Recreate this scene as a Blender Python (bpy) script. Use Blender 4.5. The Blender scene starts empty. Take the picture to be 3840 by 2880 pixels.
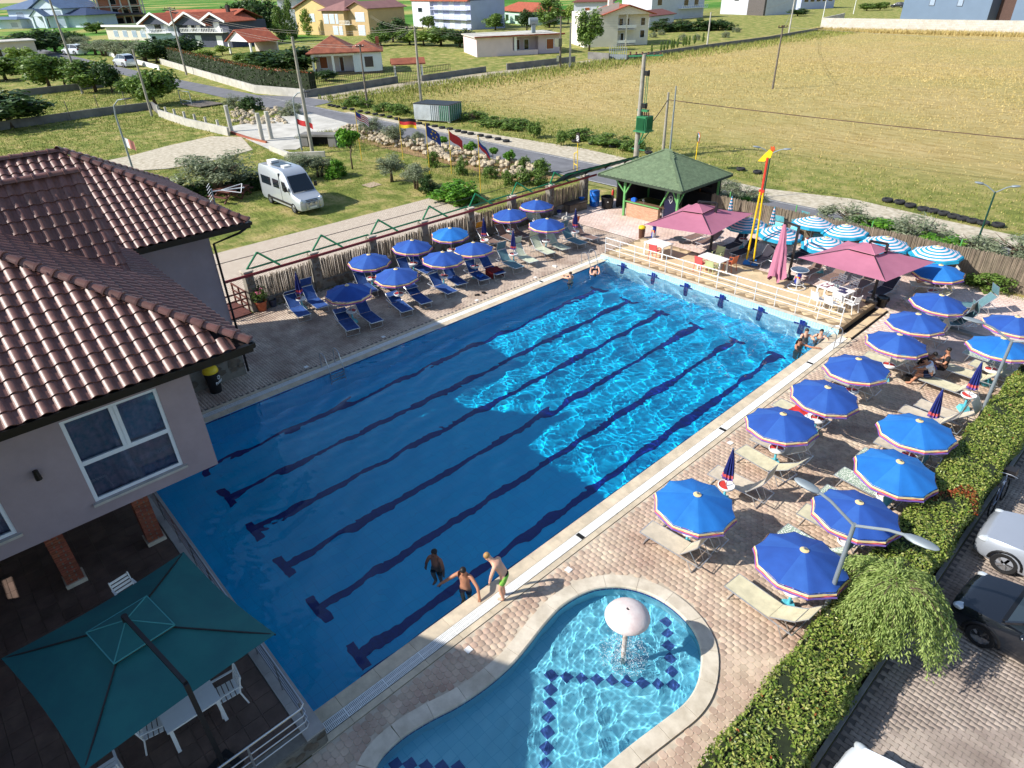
import bpy,math,random
import numpy as np
from mathutils import Vector,Matrix
from mathutils.geometry import tessellate_polygon
scene=bpy.context.scene
COL=scene.collection
rad=math.radians
rng=random.Random(7)
nrng=np.random.default_rng(11)
# --------- camera
F,CX,CY,CZ=2447.10,9.2655,-2.3288,13.3726
YAW,PITCH,ROLL=-0.8346,0.5503,-0.0281
_f=np.array([math.sin(YAW)*math.cos(PITCH),math.cos(YAW)*math.cos(PITCH),-math.sin(PITCH)])
_r0=np.array([math.cos(YAW),-math.sin(YAW),0.0])
_u0=np.cross(_r0,_f)
_r=math.cos(ROLL)*_r0+math.sin(ROLL)*_u0
_u=-math.sin(ROLL)*_r0+math.cos(ROLL)*_u0
CAMP=np.array([CX,CY,CZ])
cam_data=bpy.data.cameras.new('camera')
cam_data.sensor_fit='HORIZONTAL'
cam_data.sensor_width=36.0
cam_data.lens=36.0*F/3840.0
cam_data.clip_start=0.1
cam_data.clip_end=5000.0
cam=bpy.data.objects.new('camera',cam_data)
COL.objects.link(cam)
cam.matrix_world=Matrix(((_r[0],_u[0],-_f[0],CX),(_r[1],_u[1],-_f[1],CY),(_r[2],_u[2],-_f[2],CZ),(0,0,0,1)))
scene.camera=cam
def g(px,py,z=0.0):
 """point at height z that a pixel of the 3840x2880 photograph looks at"""
 d=_f+_r*((px-1920)/F)-_u*((py-1440)/F)
 t=(z-CZ)/d[2]
 p=CAMP+d*t
 return float(p[0]),float(p[1])
def g3(px,py,z=0.0):
 x,y=g(px,py,z)
 return Vector((x,y,z))
def proj(p):
 d=np.asarray(p,float)-CAMP
 w=d@_f
 return 1920+F*(d@_r)/w,1440-F*(d@_u)/w,w
 # --------- light
SUN_EL,SUN_AZ=rad(37.0),rad(-149.5)
world=bpy.data.worlds.new('World')
scene.world=world
world.use_nodes=True
wn=world.node_tree.nodes
bg=wn['Background']
sky=wn.new('ShaderNodeTexSky')
sky.sky_type='NISHITA'
sky.sun_disc=False
sky.sun_elevation=SUN_EL
sky.sun_rotation=SUN_AZ%(2*math.pi)
sky.air_density=1.0
sky.dust_density=0.6
sky.ozone_density=1.2
bg.inputs['Strength'].default_value=0.13
world.node_tree.links.new(sky.outputs[0],bg.inputs[0])
sun_data=bpy.data.lights.new('sun','SUN')
sun_data.energy=5.0
sun_data.angle=rad(0.5)
sun_data.color=(1.0,0.955,0.88)
sun_data.cycles.is_caustics_light=True
sun=bpy.data.objects.new('sun',sun_data)
COL.objects.link(sun)
_sd=Vector((math.sin(SUN_AZ)*math.cos(SUN_EL),math.cos(SUN_AZ)*math.cos(SUN_EL),math.sin(SUN_EL)))
sun.rotation_euler=_sd.to_track_quat('Z','Y').to_euler()
sun.location=_sd*60
scene.view_settings.view_transform='Standard'
scene.view_settings.look='None'
scene.view_settings.gamma=1.0
scene.view_settings.exposure=0.40
scene.render.engine='CYCLES'
scene.cycles.use_denoising=True
scene.cycles.use_adaptive_sampling=True
scene.cycles.adaptive_threshold=0.015
scene.cycles.max_bounces=8
scene.cycles.diffuse_bounces=3
scene.cycles.glossy_bounces=3
scene.cycles.transmission_bounces=5
scene.cycles.transparent_max_bounces=8
scene.cycles.sample_clamp_indirect=4.0
scene.cycles.caustics_reflective=False
scene.cycles.caustics_refractive=True
# --------- materials
def lin(c):
 """sRGB 0-255 triple to linear rgba"""
 o=[]
 for v in c:
  v=v/255.0
  o.append(v/12.92 if v<=0.04045 else((v+0.055)/1.055)**2.4)
 return(*o,1.0)
MATS={}
def mat(name,col,rough=0.6,metal=0.0,var=0.15,scale=3.0,bump=0.0,bscale=None,col2=None,spec=0.5,coat=0.0,rand=0.0,detail=6.0,thresh=(0.35,0.65)):
 """principled surface; colour mottled by noise in world space, optionally varied per piece"""
 if name in MATS:
  return MATS[name]
 m=bpy.data.materials.new(name)
 m.use_nodes=True
 nt=m.node_tree
 N,L=nt.nodes,nt.links
 b=N['Principled BSDF']
 b.inputs['Roughness'].default_value=rough
 b.inputs['Metallic'].default_value=metal
 b.inputs['Specular IOR Level'].default_value=spec
 b.inputs['Coat Weight'].default_value=coat
 c1=lin(col)
 if col2 is None:
  c2=tuple(min(1,v*(1-var))for v in c1[:3])+(1,)
  c1=tuple(min(1,v*(1+var*0.6))for v in c1[:3])+(1,)
 else:
  c2=lin(col2)
 geo=N.new('ShaderNodeNewGeometry')
 out=None
 if var>0 or col2 is not None:
  noi=N.new('ShaderNodeTexNoise')
  noi.inputs['Scale'].default_value=scale
  noi.inputs['Detail'].default_value=detail
  noi.inputs['Roughness'].default_value=0.62
  L.new(geo.outputs['Position'],noi.inputs['Vector'])
  rmp=N.new('ShaderNodeValToRGB')
  rmp.color_ramp.elements[0].position=thresh[0]
  rmp.color_ramp.elements[1].position=thresh[1]
  rmp.color_ramp.elements[0].color=c2
  rmp.color_ramp.elements[1].color=c1
  L.new(noi.outputs['Fac'],rmp.inputs[0])
  out=rmp.outputs[0]
 else:
  b.inputs['Base Color'].default_value=c1
 if rand>0:
  oi=N.new('ShaderNodeObjectInfo')
  add=N.new('ShaderNodeMath');add.operation='ADD'
  L.new(oi.outputs['Random'],add.inputs[0]);L.new(geo.outputs['Random Per Island'],add.inputs[1])
  fr=N.new('ShaderNodeMath');fr.operation='FRACT'
  L.new(add.outputs[0],fr.inputs[0])
  mr=N.new('ShaderNodeMapRange')
  mr.inputs['To Min'].default_value=1-rand
  mr.inputs['To Max'].default_value=1+rand
  L.new(fr.outputs[0],mr.inputs[0])
  hsv=N.new('ShaderNodeHueSaturation')
  L.new(mr.outputs[0],hsv.inputs['Value'])
  mh=N.new('ShaderNodeMapRange')
  mh.inputs['To Min'].default_value=0.5-rand*0.035
  mh.inputs['To Max'].default_value=0.5+rand*0.035
  f2=N.new('ShaderNodeMath');f2.operation='MULTIPLY';f2.inputs[1].default_value=7.31
  f3=N.new('ShaderNodeMath');f3.operation='FRACT'
  L.new(fr.outputs[0],f2.inputs[0]);L.new(f2.outputs[0],f3.inputs[0]);L.new(f3.outputs[0],mh.inputs[0])
  L.new(mh.outputs[0],hsv.inputs['Hue'])
  if out is not None:
   L.new(out,hsv.inputs['Color'])
  else:
   hsv.inputs['Color'].default_value=c1
  out=hsv.outputs[0]
 if out is not None:
  L.new(out,b.inputs['Base Color'])
 if bump>0:
  n2=N.new('ShaderNodeTexNoise')
  n2.inputs['Scale'].default_value=bscale or scale*8
  n2.inputs['Detail'].default_value=5
  L.new(geo.outputs['Position'],n2.inputs['Vector'])
  bp=N.new('ShaderNodeBump')
  bp.inputs['Strength'].default_value=bump
  bp.inputs['Distance'].default_value=0.02
  L.new(n2.outputs['Fac'],bp.inputs['Height'])
  L.new(bp.outputs[0],b.inputs['Normal'])
 MATS[name]=m
 return m
def leaf_mat(name,cols,rough=0.5,trans=0.25):
 """foliage: colour picked per leaf, some light passing through"""
 if name in MATS:
  return MATS[name]
 m=bpy.data.materials.new(name)
 m.use_nodes=True
 nt=m.node_tree
 N,L=nt.nodes,nt.links
 b=N['Principled BSDF']
 b.inputs['Roughness'].default_value=rough
 b.inputs['Specular IOR Level'].default_value=0.35
 geo=N.new('ShaderNodeNewGeometry')
 rmp=N.new('ShaderNodeValToRGB')
 rmp.color_ramp.interpolation='LINEAR'
 els=rmp.color_ramp.elements
 while len(els)<len(cols):
  els.new(0.5)
 for i,c in enumerate(cols):
  els[i].position=i/(len(cols)-1)
  els[i].color=lin(c)
 L.new(geo.outputs['Random Per Island'],rmp.inputs[0])
 L.new(rmp.outputs[0],b.inputs['Base Color'])
 tr=N.new('ShaderNodeBsdfTranslucent')
 L.new(rmp.outputs[0],tr.inputs['Color'])
 mx=N.new('ShaderNodeMixShader')
 mx.inputs[0].default_value=trans
 L.new(b.outputs[0],mx.inputs[1]);L.new(tr.outputs[0],mx.inputs[2])
 L.new(mx.outputs[0],N['Material Output'].inputs['Surface'])
 MATS[name]=m
 return m
 # --------- mesh builder
class MB:
 def __init__(s):
  s.v=[];s.f=[];s.m=[];s.mi=0
 def add(s,verts,faces):
  o=len(s.v)
  s.v.extend([tuple(p)for p in verts])
  s.f.extend([tuple(i+o for i in f)for f in faces])
  s.m.extend([s.mi]*len(faces))
  return s
 def box(s,c,d,rz=0.0,M=None,taper=1.0):
  x,y,z=d[0]/2,d[1]/2,d[2]/2
  pts=[(-x,-y,-z),(x,-y,-z),(x,y,-z),(-x,y,-z),(-x*taper,-y*taper,z),(x*taper,-y*taper,z),(x*taper,y*taper,z),(-x*taper,y*taper,z)]
  if M is None:
   M=Matrix.Translation(Vector(c))@Matrix.Rotation(rz,4,'Z')
  else:
   M=M@Matrix.Translation(Vector(c))@Matrix.Rotation(rz,4,'Z')
  return s.add([M@Vector(p)for p in pts],[(0,3,2,1),(4,5,6,7),(0,1,5,4),(1,2,6,5),(2,3,7,6),(3,0,4,7)])
 def bar(s,a,b,w,h=None,up=(0,0,1)):
  """rectangular bar from a to b"""
  h=h or w
  a,b=Vector(a),Vector(b)
  d=(b-a).normalized()
  u=Vector(up)
  if abs(d.dot(u))>0.98:
   u=Vector((1,0,0))
  sx=d.cross(u).normalized()*(w/2)
  sy=d.cross(sx).normalized()*(h/2)
  pts=[a-sx-sy,a+sx-sy,a+sx+sy,a-sx+sy,b-sx-sy,b+sx-sy,b+sx+sy,b-sx+sy]
  return s.add(pts,[(0,1,2,3),(4,7,6,5),(0,4,5,1),(1,5,6,2),(2,6,7,3),(3,7,4,0)])
 def tube(s,pts,r,n=8,cap=True):
  pts=[Vector(p)for p in pts]
  rs=r if isinstance(r,(list,tuple))else[r]*len(pts)
  o=len(s.v)
  prev=None
  for i,p in enumerate(pts):
   d=(pts[min(i+1,len(pts)-1)]-pts[max(i-1,0)])
   d=d.normalized()if d.length>1e-9 else Vector((0,0,1))
   if prev is None:
    a=d.orthogonal().normalized()
   else:
    a=(prev-d*prev.dot(d))
    a=a.normalized()if a.length>1e-6 else d.orthogonal().normalized()
   prev=a
   b=d.cross(a)
   for k in range(n):
    t=2*math.pi*k/n
    s.v.append(tuple(p+(a*math.cos(t)+b*math.sin(t))*rs[i]))
  for i in range(len(pts)-1):
   for k in range(n):
    k2=(k+1)%n
    s.f.append((o+i*n+k,o+i*n+k2,o+(i+1)*n+k2,o+(i+1)*n+k));s.m.append(s.mi)
  if cap:
   s.f.append(tuple(o+k for k in range(n))[::-1]);s.m.append(s.mi)
   e=o+(len(pts)-1)*n
   s.f.append(tuple(e+k for k in range(n)));s.m.append(s.mi)
  return s
 def cyl(s,a,b,r,r2=None,n=12):
  return s.tube([a,b],[r,r if r2 is None else r2],n)
 def lathe(s,prof,n=20,c=(0,0,0),cap=True):
  o=len(s.v)
  for(r,z)in prof:
   for k in range(n):
    t=2*math.pi*k/n
    s.v.append((c[0]+r*math.cos(t),c[1]+r*math.sin(t),c[2]+z))
  for i in range(len(prof)-1):
   for k in range(n):
    k2=(k+1)%n
    s.f.append((o+i*n+k,o+i*n+k2,o+(i+1)*n+k2,o+(i+1)*n+k));s.m.append(s.mi)
  if cap:
   s.f.append(tuple(o+k for k in range(n))[::-1]);s.m.append(s.mi)
   e=o+(len(prof)-1)*n
   s.f.append(tuple(e+k for k in range(n)));s.m.append(s.mi)
  return s
 def prism(s,poly,z0,z1):
  n=len(poly)
  vs=[(p[0],p[1],z0)for p in poly]+[(p[0],p[1],z1)for p in poly]
  fs=[tuple(range(n))[::-1],tuple(range(n,2*n))]+[(i,(i+1)%n,n+(i+1)%n,n+i)for i in range(n)]
  return s.add(vs,fs)
 def ell(s,c,r,n=12,m=8,M=None):
  vs=[];fs=[]
  for i in range(m+1):
   ph=math.pi*i/m
   for k in range(n):
    t=2*math.pi*k/n
    p=Vector((r[0]*math.sin(ph)*math.cos(t),r[1]*math.sin(ph)*math.sin(t),-r[2]*math.cos(ph)))
    if M is not None:
     p=M@p
    vs.append((c[0]+p[0],c[1]+p[1],c[2]+p[2]))
  for i in range(m):
   for k in range(n):
    k2=(k+1)%n
    fs.append((i*n+k,i*n+k2,(i+1)*n+k2,(i+1)*n+k))
  return s.add(vs,fs)
 def mesh(s,name,mats,smooth=False,sharp=None):
  me=bpy.data.meshes.new(name)
  me.from_pydata(s.v,[],s.f)
  for m_ in(mats if isinstance(mats,(list,tuple))else[mats]):
   me.materials.append(m_)
  if any(s.m):
   me.polygons.foreach_set('material_index',s.m)
  if smooth:
   me.polygons.foreach_set('use_smooth',[True]*len(s.f))
   if sharp:
    me.set_sharp_from_angle(angle=rad(sharp))
  me.update()
  return me
 def build(s,name,mats,parent=None,smooth=False,sharp=40,loc=None,rz=0.0):
  return link(name,s.mesh(name,mats,smooth,sharp),parent,loc,rz)
def link(name,me,parent=None,loc=None,rz=0.0):
 o=bpy.data.objects.new(name,me)
 COL.objects.link(o)
 if parent is not None:
  o.parent=parent
 if loc is not None:
  o.location=loc
 if rz:
  o.rotation_euler=(0,0,rz)
 return o
def tag(o,label=None,cat=None,group=None,kind=None):
 if label:o['label']=label
 if cat:o['category']=cat
 if group:o['group']=group
 if kind:o['kind']=kind
 return o
def thing(name,label,cat,loc=(0,0,0),rz=0.0,group=None):
 o=bpy.data.objects.new(name,None)
 o.empty_display_size=0.2
 COL.objects.link(o)
 o.location=loc
 o.rotation_euler=(0,0,rz)
 return tag(o,label,cat,group)
def dup(root,loc,rz=0.0,label=None,group=None,scale=None):
 r=root.copy();COL.objects.link(r)
 r.location=loc;r.rotation_euler=(0,0,rz)
 if scale:r.scale=scale if isinstance(scale,(tuple,list))else(scale,)*3
 if label:r['label']=label
 if group:r['group']=group
 for ch in list(root.children):
  c=ch.copy();COL.objects.link(c);c.parent=r
  for gc in list(ch.children):
   d=gc.copy();COL.objects.link(d);d.parent=c
 return r
def np_mesh(name,V,Fq,mats,mi=None,smooth=False):
 """mesh from numpy arrays, all faces with the same number of corners"""
 me=bpy.data.meshes.new(name)
 V=np.asarray(V,np.float32);Fq=np.asarray(Fq,np.int32)
 k=Fq.shape[1]
 me.vertices.add(len(V));me.vertices.foreach_set('co',V.ravel())
 me.loops.add(Fq.size);me.loops.foreach_set('vertex_index',Fq.ravel())
 me.polygons.add(len(Fq));me.polygons.foreach_set('loop_start',np.arange(0,Fq.size,k,dtype=np.int32))
 for m_ in(mats if isinstance(mats,(list,tuple))else[mats]):
  me.materials.append(m_)
 if mi is not None:
  me.polygons.foreach_set('material_index',np.asarray(mi,np.int32))
 if smooth:
  me.polygons.foreach_set('use_smooth',np.ones(len(Fq),bool))
 me.update(calc_edges=True)
 return me
def scatter_mesh(name,base,mats_,T,mats):
 """many copies of one small builder joined into one mesh; T = list of (x, y, z, rz, scale)"""
 bv=np.array(base.v,float);bf=base.f;bm=np.array(base.m)
 T=np.asarray(T,float)
 n=len(T)
 c,s_=np.cos(T[:,3]),np.sin(T[:,3])
 X=(bv[None,:,0]*c[:,None]-bv[None,:,1]*s_[:,None])*T[:,4:5]+T[:,0:1]
 Y=(bv[None,:,0]*s_[:,None]+bv[None,:,1]*c[:,None])*T[:,4:5]+T[:,1:2]
 Z=bv[None,:,2]*T[:,4:5]+T[:,2:3]
 V=np.stack([X,Y,Z],-1).reshape(-1,3)
 nv=len(bv)
 me=bpy.data.meshes.new(name)
 me.vertices.add(len(V));me.vertices.foreach_set('co',V.astype(np.float32).ravel())
 lt=np.array([len(f)for f in bf]);li=np.concatenate([np.array(f)for f in bf])
 LI=(li[None,:]+(np.arange(n)*nv)[:,None]).ravel()
 LT=np.tile(lt,n)
 LS=np.concatenate([[0],np.cumsum(LT)[:-1]])
 me.loops.add(len(LI));me.loops.foreach_set('vertex_index',LI.astype(np.int32))
 me.polygons.add(len(LT));me.polygons.foreach_set('loop_start',LS.astype(np.int32))
 for m_ in(mats if isinstance(mats,(list,tuple))else[mats]):
  me.materials.append(m_)
 me.polygons.foreach_set('material_index',np.tile(bm,n).astype(np.int32))
 me.update(calc_edges=True)
 return me
def inpoly(x,y,poly):
 r=False
 j=len(poly)-1
 for i in range(len(poly)):
  xi,yi=poly[i][0],poly[i][1];xj,yj=poly[j][0],poly[j][1]
  if(yi>y)!=(yj>y)and x<(xj-xi)*(y-yi)/(yj-yi)+xi:
   r=not r
  j=i
 return r
def inpoly_np(X,Y,poly):
 r=np.zeros(X.shape,bool)
 j=len(poly)-1
 for i in range(len(poly)):
  xi,yi=poly[i][0],poly[i][1];xj,yj=poly[j][0],poly[j][1]
  c=((yi>Y)!=(yj>Y))&(X<(xj-xi)*(Y-yi)/((yj-yi)or 1e-12)+xi)
  r^=c
  j=i
 return r
def sheet(name,outer,holes,z,m,kind='structure',parent=None):
 polys=[[Vector((p[0],p[1],0))for p in outer]]+[[Vector((p[0],p[1],0))for p in h]for h in holes]
 tris=tessellate_polygon(polys)
 flat=[p for q in polys for p in q]
 b=MB()
 fs=[]
 for t in tris:
  a,c,d=(flat[i]for i in t)
  fs.append(t if(c-a).cross(d-a).z>0 else t[::-1])
 b.add([(p.x,p.y,z)for p in flat],fs)
 o=b.build(name,m,parent)
 if kind:
  o['kind']=kind
 return o
def catmull(pts,n=6,closed=True):
 out=[]
 N=len(pts)
 rngs=range(N)if closed else range(N-1)
 for i in rngs:
  if closed:
   p0,p1,p2,p3=(pts[(i+k-1)%N]for k in range(4))
  else:
   p0,p1,p2,p3=pts[max(i-1,0)],pts[i],pts[i+1],pts[min(i+2,N-1)]
  for k in range(n):
   t=k/n
   out.append(tuple(0.5*(2*b+(c-a)*t+(2*a-5*b+4*c-d)*t*t+(-a+3*b-3*c+d)*t**3)for a,b,c,d in zip(p0,p1,p2,p3)))
 if not closed:
  out.append(tuple(pts[-1]))
 return out
 # --------- pools
PX0,PX1,PY0,PY1,PD=-12.82,0.0,-0.45,25.0,1.75
POOL=[(PX0,PY0),(PX1,PY0),(PX1,PY1),(PX0,PY1)]
KID_IN=[(1.96,.25),(1.82,.60),(1.80,1.15),(1.90,1.75),(2.05,2.35),(2.14,3.09),(2.13,3.88),(2.03,4.48),(1.88,5.20),(1.80,5.98),(1.97,6.80),(2.36,7.37),(2.85,7.70),(3.46,7.86),(4.11,7.81),(4.61,7.61),(4.95,7.32),(5.22,6.91),(5.41,6.44),(5.47,5.91),(5.37,5.2),(5.24,4.4),(5.14,3.6),(5.05,2.7),(4.95,1.8),(4.75,.9),(4.3,.1),(3.6,-.35),(2.9,-.4),(2.3,-.15)]
KID=catmull(KID_IN,4)
def offset_poly(poly,d):
 n=len(poly);out=[]
 for i in range(n):
  a,b,c=poly[i-1],poly[i],poly[(i+1)%n]
  t=Vector((c[0]-a[0],c[1]-a[1])).normalized()
  out.append((b[0]+t.y*d,b[1]-t.x*d))
 return out
_area=sum(KID[i-1][0]*KID[i][1]-KID[i][0]*KID[i-1][1]for i in range(len(KID)))
KS=1 if _area>0 else-1
KID_OUT=offset_poly(KID,0.36*KS)
KID_MID=offset_poly(KID,0.012*KS)
def tile_mat(name,col,col2,sx,sy,mort,axis='XY',rough=0.25,msize=0.012,off=0.0):
 m=bpy.data.materials.new(name);m.use_nodes=True
 N,L=m.node_tree.nodes,m.node_tree.links
 b=N['Principled BSDF'];b.inputs['Roughness'].default_value=rough
 geo=N.new('ShaderNodeNewGeometry')
 sep=N.new('ShaderNodeSeparateXYZ');L.new(geo.outputs['Position'],sep.inputs[0])
 cmb=N.new('ShaderNodeCombineXYZ')
 L.new(sep.outputs['XYZ'.index(axis[0])],cmb.inputs[0]);L.new(sep.outputs['XYZ'.index(axis[1])],cmb.inputs[1])
 br=N.new('ShaderNodeTexBrick')
 br.offset=off;br.inputs['Scale'].default_value=1.0
 br.inputs['Brick Width'].default_value=sx;br.inputs['Row Height'].default_value=sy
 br.inputs['Mortar Size'].default_value=msize;br.inputs['Mortar Smooth'].default_value=0.3
 br.inputs['Color1'].default_value=lin(col);br.inputs['Color2'].default_value=lin(col2);br.inputs['Mortar'].default_value=lin(mort)
 br.inputs['Bias'].default_value=0.0
 L.new(cmb.outputs[0],br.inputs['Vector'])
 L.new(br.outputs['Color'],b.inputs['Base Color'])
 MATS[name]=m
 return m
M_floor=tile_mat('pool floor mosaic',(12,196,246),(8,188,242),0.3,0.3,(6,178,232),msize=0.008)
M_pwall=tile_mat('pool wall tiles',(176,226,242),(160,220,240),0.125,0.25,(232,246,250),'XZ',msize=0.006)
M_pwall_y=tile_mat('pool side tiles',(30,190,236),(26,180,232),0.25,0.25,(60,200,240),'YZ',msize=0.006)
M_navy=mat('navy pool tiles',(14,34,122),0.3,var=0.2,scale=14)
M_kfloor=tile_mat('paddling pool floor',(136,220,244),(124,214,240),0.25,0.25,(104,200,230),msize=0.007)
M_water=bpy.data.materials.new('pool water');M_water.use_nodes=True
_N,_L=M_water.node_tree.nodes,M_water.node_tree.links
_N.remove(_N['Principled BSDF'])
_gl=_N.new('ShaderNodeBsdfGlass')
_gl.inputs['IOR'].default_value=1.33;_gl.inputs['Roughness'].default_value=0.0
_gl.inputs['Color'].default_value=(0.95,0.995,1.0,1)
_L.new(_gl.outputs[0],_N['Material Output'].inputs['Surface'])
pool=tag(thing('swimming_pool','large rectangular lane pool with dark lane lines and deep blue water','pool'),kind='structure')
b=MB();b.add([(PX0,PY0,-PD),(PX1,PY0,-PD),(PX1,PY1,-PD),(PX0,PY1,-PD)],[(0,1,2,3)])
pf=b.build('pool_floor',M_floor,pool)
b=MB();b.add([(PX0,PY1,-PD),(PX1,PY1,-PD),(PX1,PY1,0),(PX0,PY1,0),(PX0,PY0,-PD),(PX1,PY0,-PD),(PX1,PY0,0),(PX0,PY0,0)],[(0,1,2,3),(7,6,5,4)])
pw=b.build('end_wall',M_pwall,pool)
b=MB();b.add([(PX0,PY0,-PD),(PX0,PY1,-PD),(PX0,PY1,0),(PX0,PY0,0),(PX1,PY0,-PD),(PX1,PY1,-PD),(PX1,PY1,0),(PX1,PY0,0)],[(0,1,2,3),(7,6,5,4)])
pw2=b.build('side_wall',M_pwall_y,pool)
recv=[pf,pw,pw2]
LANES=[PX0+1.2525+2.0415*k for k in range(6)]
for lx in LANES:
 b=MB()
 b.box((lx,12.4,-PD+0.006),(0.27,21.0,0.01))
 for yy in(1.9,22.9):
  b.box((lx,yy-0.13 if yy<5 else yy+0.13,-PD+0.006),(0.95,0.258,0.0092))
 recv.append(b.build('lane_line',M_navy,pool))
 b=MB()
 for k in range(2):
  b.box((lx-0.066+0.132*k,PY1-0.006,-0.45),(0.118,0.012,1.3))
 for sx in(-1,1):
  for k in range(2):
   b.box((lx+sx*(0.20+0.126*k),PY1-0.006,-0.03),(0.116,0.012,0.12))
 recv.append(b.build('wall_marker',M_navy,pool))
b=MB()
for x_ in(PX0+0.006,PX1-0.006):
 for k in range(50):
  b.box((x_,0.25+k*0.5,-0.06),(0.012,0.485,0.09))
recv.append(b.build('edge_tile_band',M_navy,pool))
def wave_mesh(name,xs,ys,mask=None,amp=1.0,seed=3,fine=1.0):
 r=np.random.default_rng(seed)
 X,Y=np.meshgrid(xs,ys,indexing='ij')
 Z=np.zeros_like(X)
 WX=X+0.10*np.sin(Y*1.7+0.6)+0.06*np.sin(Y*3.1+X*1.3)
 WY=Y+0.10*np.sin(X*1.9+1.1)+0.06*np.sin(X*2.7-Y*1.1)
 for i in range(30):
  wl=0.21*(1.7/0.21)**(r.random()**1.7)
  th=r.normal(0.35,0.9)
  k=2*math.pi/wl
  a=0.0075*(wl/0.7)**1.05/math.sqrt(30)*1.9
  a*=.60 if wl<.6 else 1.3
  Z+=a*np.sin(k*(math.cos(th)*WX+math.sin(th)*WY)*fine+r.random()*6.283)
 return X,Y,Z*amp
def water_surface(name,xs,ys,z0,amp,seed,poly,parent,fine=1.0,disturb=()):
 X,Y,Z=wave_mesh(name,xs,ys,None,amp,seed,fine)
 for(cx,cy,a,rr)in disturb:
  R=np.hypot(X-cx,Y-cy)
  Z=Z+a*np.exp(-(R/rr)**2)*np.sin(R*24.0)*0.5
 V=np.stack([X,Y,Z+z0],-1).reshape(-1,3)
 nx,ny=len(xs),len(ys)
 I=np.arange(nx*ny).reshape(nx,ny)
 Fq=np.stack([I[:-1,:-1],I[1:,:-1],I[1:,1:],I[:-1,1:]],-1).reshape(-1,4)
 if poly is not None:
  cx=V[Fq].mean(1)
  Fq=Fq[inpoly_np(cx[:,0],cx[:,1],poly)]
 me=np_mesh(name,V,Fq,M_water,smooth=True)
 o=link(name,me,parent)
 o.cycles.is_caustics_caster=True
 return o
water_surface('water',np.arange(PX0+0.002,PX1-0.001,0.0426),np.arange(PY0+0.002,PY1-0.001,0.0426),-0.015,0.85,3,None,pool)
kid=tag(thing('paddling_pool','small kidney shaped paddling pool with pale rounded coping','pool'),kind='structure')
n=len(KID)
KZ=-0.48
KF=MB();KF.add([(p[0],p[1],KZ)for p in KID],[tuple(range(n))if KS>0 else tuple(range(n))[::-1]])
kf=KF.build('pool_floor',M_kfloor,kid)
b=MB();b.add([(p[0],p[1],KZ)for p in KID]+[(p[0],p[1],0.0)for p in KID],[(i,(i+1)%n,n+(i+1)%n,n+i)if KS<0 else(i,n+i,n+(i+1)%n,(i+1)%n)for i in range(n)])
kw=b.build('side_wall',mat('paddling pool wall',(150,214,232),0.3,var=0.06,scale=4),kid)
recv+=[kf,kw]
per=[0.0]
for i in range(n):
 a,c=KID[i],KID[(i+1)%n]
 per.append(per[-1]+math.hypot(c[0]-a[0],c[1]-a[1]))
def along(s):
 s%=per[-1]
 i=int(np.searchsorted(per,s,side='right'))-1
 i=min(i,n-1)
 a,c=KID[i],KID[(i+1)%n]
 t=(s-per[i])/max(1e-6,per[i+1]-per[i])
 return Vector((a[0]+(c[0]-a[0])*t,a[1]+(c[1]-a[1])*t)),math.atan2(c[1]-a[1],c[0]-a[0])
NT=int(per[-1]/0.165)
rt=MB();rt.box((0,0,0),(0.152,0.012,0.10))
rtm=rt.mesh('rim_tile',M_navy)
for k in range(NT):
 p,a=along((k+.5)*per[-1]/NT)
 nn=Vector((math.sin(a),-math.cos(a)))*KS
 o=link('rim_tile',rtm,kid,(p.x-nn.x*0.004,p.y-nn.y*0.004,-0.055),a)
 recv.append(o)
dm=MB();dm.box((0,0,0),(0.225,0.225,0.008));dmm=dm.mesh('floor_tile',mat('faded navy tile',(62,92,158),.3,var=.2,scale=14))
dia=[(2.81+0.261*k,4.50+0.229*k)for k in range(9)]+[(2.81+0.218*k,4.50-0.255*k)for k in range(1,12)]+[(4.90-0.228*k,6.33+0.262*k)for k in range(1,6)]+[(2.19,.93),(2.44,1.15),(2.68,1.38),(2.92,1.62),(1.98,.72)]
for q in dia:
 if inpoly(q[0],q[1],KID):
  recv.append(link('floor_tile',dmm,kid,(q[0],q[1],KZ+0.005),rad(41+45)))
water_surface('water',np.arange(1.6,5.6,0.02),np.arange(-0.5,8.0,0.02),-0.10,0.52,9,KID_MID,kid,2.2,disturb=((3.74,5.95,0.012,0.75),))
for o in recv:
 o.cycles.is_caustics_receiver=True
M_cop=mat('pale coping stone',(218,207,188),0.8,var=0.18,scale=2.2,bump=0.25,bscale=40,rand=0.05,col2=(188,176,156))
NC=26
for k in range(NC):
 s0,s1=k*per[-1]/NC+0.004,(k+1)*per[-1]/NC-0.004
 b=MB();pi=[];po=[]
 for j in range(7):
  p,a=along(s0+(s1-s0)*j/6)
  nn=Vector((math.sin(a),-math.cos(a)))*KS
  pi.append(p-nn*0.03);po.append(p+nn*0.36)
 vs=[]
 for(p,q)in zip(pi,po):
  m1=p+(q-p)*0.08
  vs+=[(p.x,p.y,-0.03),(p.x,p.y,0.02),(m1.x,m1.y,0.045),(q.x,q.y,0.04),(q.x,q.y,-0.02)]
 fs=[]
 for j in range(6):
  for q in range(4):
   fs.append((j*5+q,(j+1)*5+q,(j+1)*5+q+1,j*5+q+1))
 fs+=[(0,1,2,3,4),(34,33,32,31,30)]
 if KS>0:fs=[f[::-1]for f in fs]
 b.add(vs,fs)
 b.build('coping_stone',M_cop,kid)
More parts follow.
